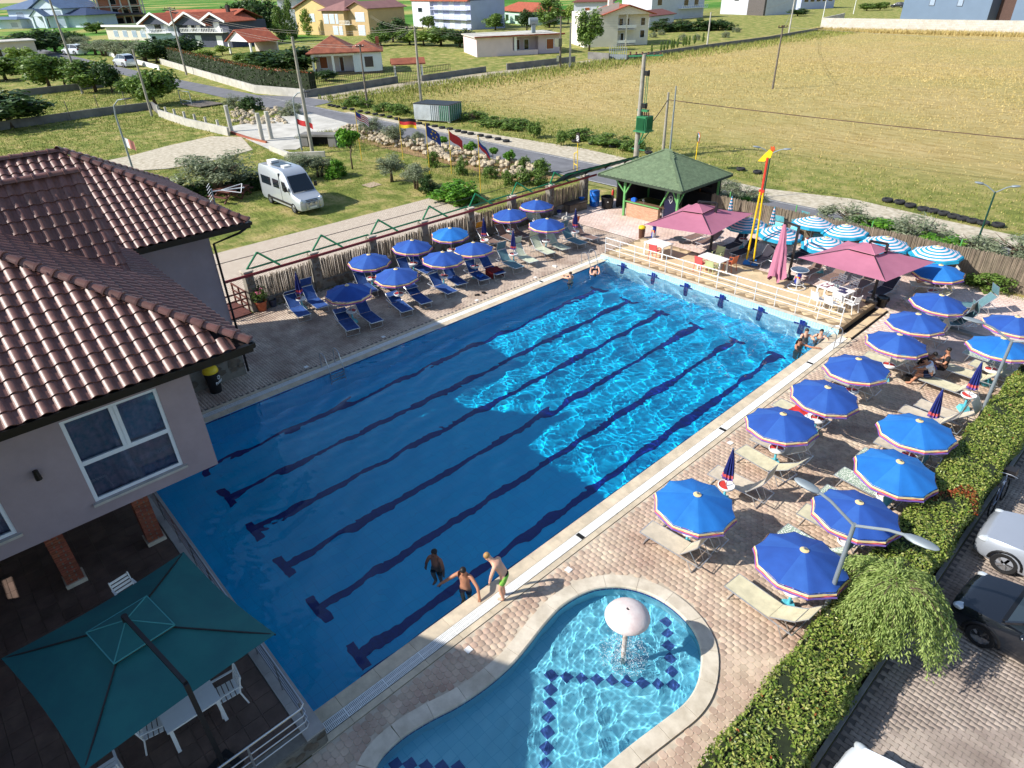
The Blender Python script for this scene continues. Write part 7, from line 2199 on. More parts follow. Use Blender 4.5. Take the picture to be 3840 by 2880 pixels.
b=MB();b.bar((-1.1,-.5,h-.15),(1.5,.6,h-.05),.1);b.build('crossarm',M_tgr,t)
for k in range(6):b=MB();b.lathe([(.05,0),(.1,.1),(.05,.18),(.09,.26)],8,(-1.0+k*.46,-.45+k*.2,h-.08));b.build('insulator',MATS['brown ceramic'],t,smooth=True)
for zz in(h-1.4,h-3.9):b=MB();b.box((.35,.05,zz),(.55,.3,.35));b.lathe([(.08,-.2),(.1,0),(.08,.25)],8,(.65,.05,zz));b.build('switch_gear',M_blk,t)
b=MB();b.tube([(-.15,0,4.0),(-.12,0,h-1.2)],.03,6);b.tube([(.45,0,3.9),(.5,0,h-1.6)],.03,6);b.tube([(.62,0,3.9),(.66,0,h-1.6)],.03,6);b.build('conduit',M_tgr,t,smooth=True)
POLES['t']=Vector((x+.1,y,h));POLES['t2']=Vector((x+1.0,y,2.6))
def wire(label,a,c,sag,r=.016,m=None):
 pts=[]
 for k in range(15):
  s_=k/14;p=Vector(a).lerp(Vector(c),s_);p.z-=sag*4*s_*(1-s_);pts.append(p-Vector(a))
 b_=MB();b_.tube(pts,r,4);o=b_.build('overhead_wire',m or mat('grey cable',(150,146,136),.7),loc=a);return tag(o,label,'cable')
wire('thick black cable from the transformer to the pole behind the bar',POLES['t2'],POLES['m']-Vector((0,0,.6)),.1,.035,M_dark);wire('thick brown cable sagging across the dry field',POLES['m']-Vector((0,0,.6)),(60,66,5.0),1.2,.04,mat('brown cable',(96,74,60),.8))
for i,(p,q,s_)in enumerate((('a','c',.8),('c','e',1.5),('c','f',1.8),('e','f',.5),('f','g',1.2),('f','h',1.4),('g','i',1.2),('h','i',1.4),('f','y1',1.0),('k','j',1.5),('i','k',1.2))):
 nm={'a':'leaning pole','c':'roadside hedge pole','e':'thin timber pole','f':'container pole','g':'transformer box pole','h':'pale lane pole','i':'field wall pole','y1':'yellow house pole','k':'block wall corner pole','j':'lone field pole'}
 for j in range(2):wire(f"{['upper', 'lower'][j]} overhead wire between the {nm[p]} and the {nm[q]}",POLES[p]-Vector((0,.3*j,.12+.25*j)),POLES[q]-Vector((0,.3*j,.12+.25*j)),s_)
wire('overhead wire running right from the lone field pole',POLES['j']-Vector((0,0,.2)),(60,120,7),1.5)
def curved_lamp(label,base,h):
 x,y=g(*base);t=thing('curved_lamp_post',label,'lamp post',(x,y,-.05));b_=MB();b_.tube([(0,0,0),(0,0,h*.8),(.05,.1,h*.92),(.35,.45,h*.99),(.7,.8,h)],[.09,.07,.06,.05,.05],8);b_.build('post',M_galv,t,smooth=True)
 b_=MB();lamp_head(b_,(.65,.75,h),(.6,.7,.05),.8,.16);b_.build('lamp_head',M_post,t,smooth=True);return t
curved_lamp('curved lamp post with a red and white flag behind the house roof',(500,640),5.9);curved_lamp('curved lamp post with a red and white flag beside the thick concrete pole',(1132,562),5.2)
FM=lambda n,c:mat('flag '+n,c,.8,var=.05)
def flag(label,base,h,cells,w=1.1,hh=.65,ang=20,pole_=True,zo=None,drop=.25):
 """cells: rows of colour lists, top row first"""
 x,y=g(*base);t=thing('flag',label,'flag',(x,y,0),rad(ang));zt=zo or h-.08
 if pole_:b_=MB();b_.cyl((0,0,0),(0,0,h),.035,.025,6);b_.build('pole',mat('yellow pole paint',(222,186,60),.5),t,smooth=True)
 cols=sorted({c for r_ in cells for c in r_});ms=[mat('flag %d %d %d'%c,c,.8,var=.04)for c in cols];R_=len(cells);C_=len(cells[0]);N_=max(C_,10)//C_*C_;b_=MB();vs=[]
 for i in range(R_+1):
  for j in range(N_+1):u_=j/N_;vs.append((.03+w*u_*.92,.10*math.sin(u_*8+i*.4)*u_,zt-hh*i/R_-drop*u_-.05*math.sin(u_*7)))
 b_.add(vs,[(i*(N_+1)+j,i*(N_+1)+j+1,(i+1)*(N_+1)+j+1,(i+1)*(N_+1)+j)for i in range(R_)for j in range(N_)]);b_.m=[cols.index(cells[i][j*C_//N_])for i in range(R_)for j in range(N_)]
 b_.build('cloth',ms,t,smooth=True);return t
Rr,Ww,Bb,Kk,Yy=(206,52,56),(232,232,234),(44,66,142),(30,30,32),(236,196,40)
flag('red and white striped flag with blue corner on a yellow pole',(1357,602),4.3,[[Bb]*4+[(Rr if i%2==0 else Ww)]*6 if i<4 else[(Rr if i%2==0 else Ww)]*10 for i in range(8)],1.1,.7,65,drop=.7)
flag('black, red and yellow flag on a yellow pole',(1512,602),3.7,[[Kk],[Rr],[Yy]],1.6,.8,40,drop=.12)
flag('blue flag with a ring of gold stars on a yellow pole',(1612,652),4.0,[[Bb]*10,[Bb]*4+[Yy,Bb,Yy]+[Bb]*3,[Bb]*10,[Bb]*3+[Yy]+[Bb]*3+[Yy]+[Bb]*2,[Bb]*10,[Bb]*4+[Yy,Bb,Yy]+[Bb]*3,[Bb]*10],1.2,.9,70,drop=.9)
flag('plain red flag on a yellow pole',(1694,652),3.5,[[Rr]],1.2,.7,70,drop=.9);flag('white, blue and red flag on a yellow pole',(1803,722),4.1,[[Ww],[Bb],[Rr]],1.0,.7,80,drop=1.1)
flag('faded white and red flag on the curved lamp post by the house',(500,640),3,[[Ww,(226,150,140)]],1.0,.8,30,False,2.9,.4);flag('white over red flag on the curved lamp post by the thick pole',(1132,562),3.4,[[Ww],[Rr]],1.6,1.0,40,False,3.4,.5)
# --------- roadside: container, stones, tyres, signs
x,y=g(1558,452);t=thing('metal_container','dented pale grey metal container with a green side panel','container',(x,y,-.02),rad(20))
M_ctn=mat('pale grey painted metal',(176,184,188),.6,.1,scale=1.2,col2=(150,156,158))
b=MB();b.box((2.3,1.4,1.0),(4.8,2.8,1.7));b.build('shell',M_ctn,t);b=MB();b.box((2.3,1.4,1.88),(4.9,2.9,.06));b.build('roof_sheet',M_post,t)
for k in range(10):b=MB();b.box((2.2+k*.26,-.03,1.0),(.10,.06,1.6));b.build('rib',M_ctn if k<5 else mat('green panel',(44,112,80),.6),t)
for k in range(6):b=MB();b.box((4.73,.3+k*.45,1.0),(.06,.2,1.6));b.build('side_rib',MATS['green panel'],t)
for(u,v)in((.1,.2),(4.5,.2),(.1,2.6),(4.5,2.6)):b=MB();b.box((u,v,.08),(.3,.3,.16));b.build('foot',M_conc,t)
bank=thing('dry_stone_bank','bank of loose pale stones between garden and road','stone wall',(-44,35.4,0))
M_rock=mat('pale limestone',(190,176,152),.95,scale=3,col2=(156,142,118),rand=.12,bump=.4)
rks=[]
for s_ in range(4):
 b=MB();b.ell((0,0,0),(.5,.42,.34),7,5);rg=random.Random(s_);b.v=[(v[0]*rg.uniform(.8,1.15),v[1]*rg.uniform(.8,1.15),v[2]*rg.uniform(.8,1.1))for v in b.v];rks.append(b.mesh('stone',M_rock))
for k in range(285):
 u_=rng.random();x=-14.5+29*rng.random();o=link('stone',rks[k%4],bank,(x,-1.0+1.9*u_+rng.uniform(-.2,.2),.08+.62*u_),rng.random()*6);s_=rng.uniform(.3,.72);o.scale=(s_,s_,s_)
rub=thing('rubble_bank','low heap of pale rubble beside the ditch','stones',(*g(920,420),0))
for k in range(90):a_=g(870+210*rng.random(),405+60*rng.random());o=link('stone',rks[k%4],rub,(a_[0]-rub.location.x,a_[1]-rub.location.y,.05),rng.random()*6);s_=rng.uniform(.4,.9);o.scale=(s_,s_,s_)
def num(i):
 tens=['','','twenty','thirty','forty'];base=ORD+['fourteenth','fifteenth','sixteenth','seventeenth','eighteenth','nineteenth']
 return base[i]if i<19 else(tens[(i+1)//10][:-1]+'ieth' if(i+1)%10==0 else tens[(i+1)//10]+' '+ORD[(i+1)%10-1])
ty=MB();ty.lathe([(.19,.02),(.23,.0),(.33,.01),(.36,.06),(.36,.15),(.33,.2),(.23,.21),(.19,.19),(.185,.1),(.19,.02)],18,cap=False);tym=ty.mesh('old_tyre',mat('old tyre rubber',(40,40,42),.9,var=.25,scale=10),True)
ROWT=[(960+a/2.304,b_/2.304)for a,b_ in((640,912),(670,918),(706,925),(765,940),(830,948),(900,965),(965,978),(1030,990),(1090,1000),(1155,1014),(1220,1030),(1290,1044),(1345,1056),(1410,1070),(1475,1082),(1545,1094),(1608,1108),(1675,1118),(1745,1136),(1798,1148),(1855,1160),(1940,1176),(2010,1190),(2090,1206),(2162,1224))]
for i,q in enumerate(ROWT):tag(link('old_tyre',tym,None,(*g(*q),-.02),rng.random()),f'old black tyre in the row along the road, {num(i)} from the bungalow','tyre','tyres along the road')
for i,q in enumerate([(1920+a/2.304,b_/2.304)for a,b_ in((545,1224),(690,1242),(870,1268),(1180,1324),(1975,1468),(2120,1494))]):tag(link('old_tyre',tym,None,(*g(*q),-.02),rng.random()),f'old black tyre at the field edge, {num(i)} from the transformer pole','tyre','tyres at the field edge')
for i,q in enumerate([(2880+a/2.304,720+b_/2.304)for a,b_ in((1030,78),(1135,95),(1228,124),(1340,155),(1425,172),(1515,193),(1600,218),(1680,238),(1765,258),(1855,276),(1985,294))]):tag(link('old_tyre',tym,None,(*g(*q),-.02),rng.random()),f'old black tyre on the gravel verge, {num(i)} from the bird pole','tyre','tyres on the gravel verge')
x,y=g(2604,640);t=thing('traffic_mirror','round convex traffic mirror on a yellow post','mirror',(x,y,0),rad(-40));b=MB();zm=ztop(x,y,515);b.cyl((0,0,0),(0,0,zm-.3),.04,n=8);b.build('post',M_yel,t,smooth=True)
b=MB();b.cyl((0,.03,zm),(0,-.02,zm),.42,n=24);b.build('rim',mat('orange rim',(196,120,70),.5),t);b=MB();b.ell((0,-.03,zm),(.37,.08,.37),20,10);b.build('mirror_face',mat('mirror glass',(235,238,240),.03,1.0,var=0),t,smooth=True)
x,y=g(2158,640);t=thing('round_sign','round dark sign on a yellow frame beside the road','sign',(x,y,0),rad(-25));b=MB();b.cyl((.35,0,0),(.35,0,2.3),.035,n=8);b.cyl((-.35,0,0),(-.35,0,1.3),.03,n=8);b.bar((-.35,0,1.3),(.35,0,1.6),.05);b.bar((-.35,0,.5),(.35,0,.5),.05);b.build('frame',M_yel,t,smooth=True);b=MB();b.cyl((.35,.03,2.65),(.35,-.03,2.65),.40,n=24);b.build('disc',mat('sign brown black',(46,36,34),.5),t)
b=MB()
for zz,ww in((2.8,.4),(2.68,.5),(2.56,.5),(2.44,.36)):b.box((.35,-.04,zz),(ww,.012,.05))
b.build('lettering',M_plast,t)
cul=thing('concrete_culvert','concrete culvert headwall with dark opening under the new slab','culvert',(*g(1205,545),0),rad(35));b=MB();b.box((-1.5,0,.5),(.8,1.2,1.0));b.box((1.5,0,.5),(.8,1.2,1.0));b.box((0,0,1.05),(3.8,1.4,.2));b.box((0,.9,.5),(2.2,.1,1.0));b.build('headwall',M_cblk,cul);b=MB();b.box((0,.5,.48),(2.2,.6,.95));b.build('opening',M_black,cul)
for i,q in enumerate(((868,492),(985,528),(1018,520))):
 x,y=g(*q);b=MB();b.cyl((0,0,0),(0,0,2.7),.22,n=16);b.lathe([(.24,0),(.24,.15),(.22,.15)],16,cap=False);tag(b.build('concrete_column',M_lblk,loc=(x,y,0),smooth=True,sharp=50),f"round pale concrete column on the new slab, {['beside the post topped wall', 'first of the near pair', 'second of the near pair'][i]}",'column','columns on the new slab')
for i,q in enumerate(((350,450),(365,425),(460,412))):
 x,y=g(255+i*104 if False else[268,376,480][i],[452,424,412][i]);b=MB();b.cyl((0,0,0),(-.25,0,2.3),.05,n=6);tag(b.build('fence_stake',M_wood,loc=(x,y,0)),f'bare leaning fence stake on the block wall, {ORD[i]} from the house roof','stake','fence stakes on the block wall')
br_=thing('plank_bridge','wooden plank bridge over the ditch with a metal gate frame','bridge',(*g(760,392),0),rad(8))
for k in range(12):b=MB();b.box((-2.6+k*.46,0,.1),(.42,3.4,.12));b.build('plank',M_wood,br_)
for(p,q)in(((-3,-1.5,0),(-3,-1.5,1.9)),((0,-1.5,0),(0,-1.5,1.9)),((-3,-1.5,1.8),(0,-1.5,1.8)),((-3,-1.5,.6),(0,-1.5,.6))):b=MB();b.bar(p,q,.08);b.build('gate_bar',M_galv,br_)
for i,(bx,by,rz)in enumerate(((850,752,20),(895,735,40))):
 x,y=g(bx,by);t=thing('picnic_table',f"brown wooden picnic table below the olive tree, {['nearer the house', 'nearer the camper van'][i]}",'picnic table',(x,y,0),rad(rz),'picnic tables on the lawn')
 for k in range(4):b=MB();b.box((0,-.3+k*.2,.75),(1.8,.18,.05));b.build('top_plank',M_rwood,t)
 for s_ in(-1,1):
  b=MB();b.box((0,s_*.75,.45),(1.8,.28,.05));b.build('bench',M_rwood,t)
  b=MB();b.bar((s_*.65,-.8,0),(s_*.65,.1,.75),.08);b.bar((s_*.65,.8,0),(s_*.65,-.1,.75),.08);b.bar((s_*.65,-.8,.42),(s_*.65,.8,.42),.06);b.build('leg_frame',M_rwood,t)
x,y=g(880,800);t=thing('tv_antenna','white wire television antenna on the roof corner','antenna',(-14.9,5.6,6.5),rad(60))
b=MB();b.bar((0,0,-.2),(0,0,1.0),.04);b.build('mast',M_galv,t);b=MB();b.bar((0,0,.9),(1.1,0,.95),.03);b.bar((.3,0,.92),(1.0,.28,1.02),.02);b.bar((.3,0,.92),(1.0,-.28,.85),.02);b.bar((1.0,.28,1.02),(1.0,-.28,.85),.02);b.build('boom',M_plast,t)
for k in range(6):b=MB();b.bar((-.08,-.3,.62+k*.1),(-.08,.3,.62+k*.1),.012);b.build('reflector_rod',M_plast,t)
x,y=g(1393,690);sheet('sand_patch',[g(1355,692),g(1400,680),g(1432,690),g(1388,702)],[],-.03,mat('brown sand',(176,156,132),.95,var=.15))
# --------- vehicles
M_tyre=mat('tyre rubber',(26,26,28),.85,var=.15)
M_rim=mat('alloy rim',(176,178,182),.3,.8,var=.05)
M_lamp=mat('clear headlamp',(214,220,224),.12,.3,var=.1,scale=20)
M_cglass=mat('car window glass',(30,38,46),.05,var=0,spec=.9)
def paint(n,c,r=.28,mtl=.35):return mat(n,c,r,mtl,var=.02,coat=.8)
def loft(b_,st,z0):
 """st: (x, half width, z top, inset of the top edge)"""
 vs=[]
 for(x,w,zt,i_)in st:
  h=zt-z0;q=[(w*.93,z0),(w,z0+h*.18),(w,z0+h*.55),(w*.975,z0+h*.82),(w*(1-i_),zt)]
  vs+=[(x,-y,z)for y,z in q]+[(x,0,zt+.02*w)]+[(x,y,z)for y,z in q[::-1]]
 n_=11;b_.add(vs,[(i*n_+k,i*n_+k+1,(i+1)*n_+k+1,(i+1)*n_+k)for i in range(len(st)-1)for k in range(n_-1)]+[tuple(range(n_))[::-1],tuple(range((len(st)-1)*n_,len(st)*n_))])
def wheels(t,xs,w,r):
 for x in xs:
  for s_ in(-1,1):
   b_=MB();b_.lathe([(r*.62,-.1),(r*.9,-.11),(r,-.07),(r,.07),(r*.9,.11),(r*.62,.1)],24,cap=False);b_.v=[(v[0],v[2],v[1])for v in b_.v];o=b_.build('wheel',M_tyre,t,True,40,(x,s_*(w-.1),r))
   b_=MB();b_.lathe([(r*.64,.085),(r*.6,.1),(r*.56,.06),(r*.1,.05)],20,cap=False)
   for k in range(5):a=6.283*k/5;b_.bar((r*.08*math.cos(a),r*.08*math.sin(a),.085),(r*.6*math.cos(a),r*.6*math.sin(a),.085),r*.2,.03)
   b_.v=[(v[0],v[2]*s_,v[1])for v in b_.v];b_.build('rim',M_rim,o)
   b_=MB();b_.lathe([(r*.55,.04),(0,.04)],16,cap=False);b_.v=[(v[0],v[2]*s_,v[1])for v in b_.v];b_.build('hub_back',M_blk,o)
def car(label,x,y,z,rz,pm,L_=4.2,W_=1.78,H_=1.5,s_=1.0,tall=0.0):
 t=thing('parked_car',label,'car',(x,y,z),rz);t.scale=(s_,)*3;w=W_/2;hb=.96+tall
 b_=MB();loft(b_,[(0,w*.62,.62,.2),(.05,w*.78,.7,.16),(.25,w*.93,.78+tall*.7,.14),(.7,w,.86+tall*.8,.12),(1.15,w,hb-.03,.08),(1.5,w,hb,.07),(2.6,w,hb+.02,.07),(3.6,w*.99,hb+.03,.08),(L_-.25,w*.94,hb+.02,.1),(L_-.04,w*.86,hb-.1,.12),(L_,w*.78,.7,.12)],.2);b_.build('body',pm,t,True,38)
 zr=H_+tall;b_=MB();ws=[(1.05,w*.86,w*.86,hb,hb+.01),(1.75,w*.90,w*.70,hb,zr-.04),(2.2,w*.90,w*.70,hb,zr),(3.1,w*.9,w*.69,hb,zr-.02),(3.75,w*.88,w*.66,hb,zr-.12),(L_-.15,w*.8,w*.7,hb,hb+.03)]
 vs=[]
 for(xx,w1,w2,z1,z2)in ws:vs+=[(xx,-w1,z1),(xx,-w2,z2),(xx,w2,z2),(xx,w1,z1)]
 b_.add(vs,[(4*i+k,4*i+k+1,4*i+5+k,4*i+4+k)for i in range(5)for k in range(3)]);b_.build('windows',M_cglass,t)
 b_=MB();b_.add([(q[0],sg*q[2]*1.01,q[4]+.012)for q in ws[1:5]for sg in(-1,1)],[(0,1,3,2),(2,3,5,4),(4,5,7,6)]);b_.build('roof_panel',pm,t)
 for sg in(-1,1):
  b_=MB()
  for i in range(5):b_.bar((ws[i][0],sg*ws[i][2]*1.0,ws[i][4]),(ws[i+1][0],sg*ws[i+1][2],ws[i+1][4]),.06)
  b_.bar((2.45,sg*w*.905,hb),(2.45,sg*w*.70,zr-.02),.06);b_.build('window_trim',pm,t)
 for sg in(-1,1):
  b_=MB();b_.ell((.24,sg*w*.74,.68+tall*.6),(.22,.13,.09),12,8,Matrix.Rotation(sg*-.5,3,'Z'));b_.build('headlight',M_lamp,t,True)
  b_=MB();b_.ell((1.45,sg*(w+.09),hb+.06),(.09,.11,.07),10,6);b_.build('mirror',pm,t,True)
  b_=MB();b_.box((L_-.07,sg*w*.74,hb-.15),(.1,.26,.2));b_.build('tail_light',mat('tail light red',(150,20,24),.2),t)
  for xx in(.78,L_-.82):b_=MB();b_.tube([(xx+.37*math.cos(a),sg*(w-.005),.32+.37*math.sin(a))for a in np.linspace(0,math.pi,12)],.035,6);b_.build('wheel_arch',M_blk,t,True)
 b_=MB();b_.box((.04,0,.55),(.08,W_*.5,.16));b_.box((.05,0,.33),(.1,W_*.7,.12));b_.build('grille',M_blk,t)
 b_=MB();b_.box((-.01,0,.42),(.02,.5,.11));b_.box((L_+.005,0,.62),(.02,.5,.11));b_.build('number_plate',M_plast,t)
 b_=MB();b_.bar((1.02,-w*.8,hb+.0),(1.02,w*.8,hb+.0),.1,.03);b_.bar((1.15,-.1,hb+.06),(1.3,-w*.6,hb+.16),.02);b_.build('wiper',M_blk,t)
 wheels(t,(.78,L_-.82),w,.32);return t
car('silver car with round yellowish headlights parked nose to the hedge',8.22,15.72,0,0,paint('silver paint',(176,182,192)))
car('black car with five spoke wheels parked nose to the hedge beside the weeping conifer',8.55,12.9,0,rad(-4),paint('black paint',(34,38,46),.18,.3))
x,y=g(3100,2870,.7);car('white car with its bonnet just showing beside the hedge',8.30,6.45,0,rad(-2),paint('white paint',(226,232,238),.25,0))
car('silver SUV on the bend of the village road',*g(448,247),0,rad(8),paint('pale silver paint',(206,212,220)),s_=1.5,tall=.14);car('white car parked beside the olive trees on the village road',*g(252,205),0,rad(20),MATS['white paint'],s_=1.7);car('dark car parked behind the white block wall',*g(3340,28),0,0,MATS['black paint'],s_=1.4)
van=thing('camper_van','silver high roofed camper van with bull bar parked on the lawn','van',(-33.45,18.15,0),math.pi);pv=paint('van silver',(190,196,204));b=MB()
loft(b,[(0,.72,.85,.15),(.06,.88,1.0,.12),(.35,.96,1.12,.12),(.95,.99,1.32,.1),(1.25,.99,1.75,.13),(1.75,.99,2.38,.18),(2.1,.99,2.62,.2),(2.6,1.0,2.72,.2),(5.6,1.0,2.70,.16),(5.85,.97,2.6,.16),(5.9,.93,1.2,.1)],.3);b.build('body',pv,van,True,40)
b=MB();b.add([(.93,-.80,1.36),(.93,.80,1.36),(1.70,.72,2.34),(1.70,-.72,2.34)],[(0,1,2,3)]);b.v=[(v[0]-.035,v[1],v[2]+.035)for v in b.v];b.build('windscreen',M_cglass,van)
for sg in(-1,1):
 b=MB();b.add([(x_,sg*1.008,z_)for x_,z_ in((1.35,1.42),(2.15,1.36),(2.15,2.02),(1.75,2.02))],[(0,1,2,3)]);b.add([(x_,sg*1.012,z_)for x_,z_ in((2.6,1.42),(3.55,1.42),(3.55,2.02),(2.6,2.02))],[(0,1,2,3)]);b.add([(x_,sg*1.012,z_)for x_,z_ in((3.9,1.42),(5.4,1.42),(5.4,2.02),(3.9,2.02))],[(0,1,2,3)]);b.build('side_window',M_cglass,van)
 b=MB();b.ell((.13,sg*.74,.92),(.14,.14,.17),12,8);b.build('headlight',M_lamp,van,True);b=MB();b.box((1.35,sg*1.15,1.62),(.12,.2,.32));b.build('mirror',M_blk,van);b=MB();b.box((2.9,sg*1.0,.55),(3.6,.03,.14));b.build('side_trim',M_post,van)
for k in range(3):b=MB();b.box((.02,0,.80+k*.08),(.08,.9,.035));b.build('grille_bar',M_blk,van)
b=MB();b.tube([(-.03,.1*math.cos(a),.9+.1*math.sin(a))for a in np.linspace(0,6.283,16)],.012,5)
for k in range(3):a=math.pi/2+k*2.094;b.bar((-.03,0,.9),(-.03,.1*math.cos(a),.9+.1*math.sin(a)),.016)
b.build('emblem',M_steel,van);b=MB();b.tube([(.0,-.5,.35),(-.12,-.5,.45),(-.12,-.5,.85),(-.12,.5,.85),(-.12,.5,.45),(0,.5,.35)],.035,8)
for sg in(-1,1):b.cyl((-.12,sg*.2,.72),(-.2,sg*.2,.72),.1,n=12)
b.build('bull_bar',M_steel,van,True);b=MB();b.box((-.1,0,.48),(.02,.52,.12));b.build('number_plate',M_plast,van)
b=MB();b.box((3.9,0,2.75),(1.5,.9,.05));b.build('solar_panel',M_darkglass,van);b=MB();b.box((2.9,.1,2.78),(.5,.5,.12));b.build('roof_vent',M_plast,van);b=MB();b.box((5.1,0,2.8),(.7,.6,.18));b.build('roof_box',M_plast,van);b=MB();b.box((2.45,-.01,1.5),(.05,2.02,2.0));b.build('door_gap',M_blk,van);wheels(van,(.95,4.62),1.0,.36)
x,y=g(3690,1900);bk=thing('bicycle','old dark bicycle leaning on the car park side of the hedge','bicycle',(8.2,17.6,0),rad(88));bk.rotation_euler=(rad(-8),0,rad(88))
for xx in(-.52,.52):
 b=MB();b.tube([(xx+.33*math.cos(a),0,.34+.33*math.sin(a))for a in np.linspace(0,6.283,28)],.02,6);w_=b.build('wheel',M_tyre,bk,True);b=MB()
 for k in range(8):a=k*.785;b.bar((xx,0,.34),(xx+.32*math.cos(a),0,.34+.32*math.sin(a)),.005)
 b.build('spokes',M_steel,w_)
b=MB();b.tube([(-.52,0,.34),(-.05,0,.32),(.36,0,.8),(-.18,0,.78),(-.05,0,.32)],.016,6);b.tube([(-.52,0,.34),(-.18,0,.78)],.012,6);b.tube([(.36,0,.92),(.38,0,.75),(.52,0,.34)],.016,6);b.build('frame',mat('blue grey frame',(110,124,148),.4,.3),bk,True)
b=MB();b.ell((-.2,0,.88),(.14,.07,.04),10,6);b.build('saddle',M_blk,bk,True);b=MB();b.tube([(.25,-.28,.98),(.36,-.1,.96),(.36,.1,.96),(.25,.28,.98)],.013,6);b.build('handlebar',M_steel,bk,True);b=MB();b.box((.72,0,.85),(.3,.3,.22));b.build('basket',M_post,bk)
# --------- people
SKIN={'fair':mat('fair skin',(222,170,142),.55,var=.08,scale=8),'tan':mat('tan skin',(184,128,98),.55,var=.08,scale=8),'brown':mat('brown skin',(140,94,72),.55,var=.08,scale=8)}
HAIR={'black':mat('black hair',(24,20,18),.6),'brown':mat('brown hair',(62,42,30),.6),'blond':mat('blond hair',(170,130,76),.6)}
def skin(name,pts,edges,m,parent,sub=1):
 me=bpy.data.meshes.new(name);me.from_pydata([p[:3]for p in pts],edges,[]);o=bpy.data.objects.new(name,me);COL.objects.link(o)
 md=o.modifiers.new('s','SKIN');ss=o.modifiers.new('d','SUBSURF');ss.levels=sub;ss.render_levels=sub
 for i,v in enumerate(me.skin_vertices[0].data):
  r_=pts[i][3];v.radius=r_ if isinstance(r_,tuple)else(r_,r_);v.use_root=(i==0)
 dg=bpy.context.evaluated_depsgraph_get();nm=bpy.data.meshes.new_from_object(o.evaluated_get(dg));bpy.data.objects.remove(o)
 nm.materials.clear();nm.materials.append(m);nm.polygons.foreach_set('use_smooth',[True]*len(nm.polygons))
 return link(name,nm,parent)
BASE=dict(pelvis=(0,0,.92),belly=(.01,0,1.06),chest=(.0,0,1.27),neck=(.0,0,1.44),head=(.03,0,1.57),crown=(.02,0,1.66),sl=(0,.17,1.38),el=(.0,.23,1.10),hl=(.06,.22,.86),sr=(0,-.17,1.38),er=(.0,-.23,1.10),hr=(.06,-.22,.86),ll=(0,.09,.88),kl=(.02,.10,.48),fl=(-.02,.10,.06),lr=(0,-.09,.88),kr=(.02,-.10,.48),fr=(-.02,-.10,.06))
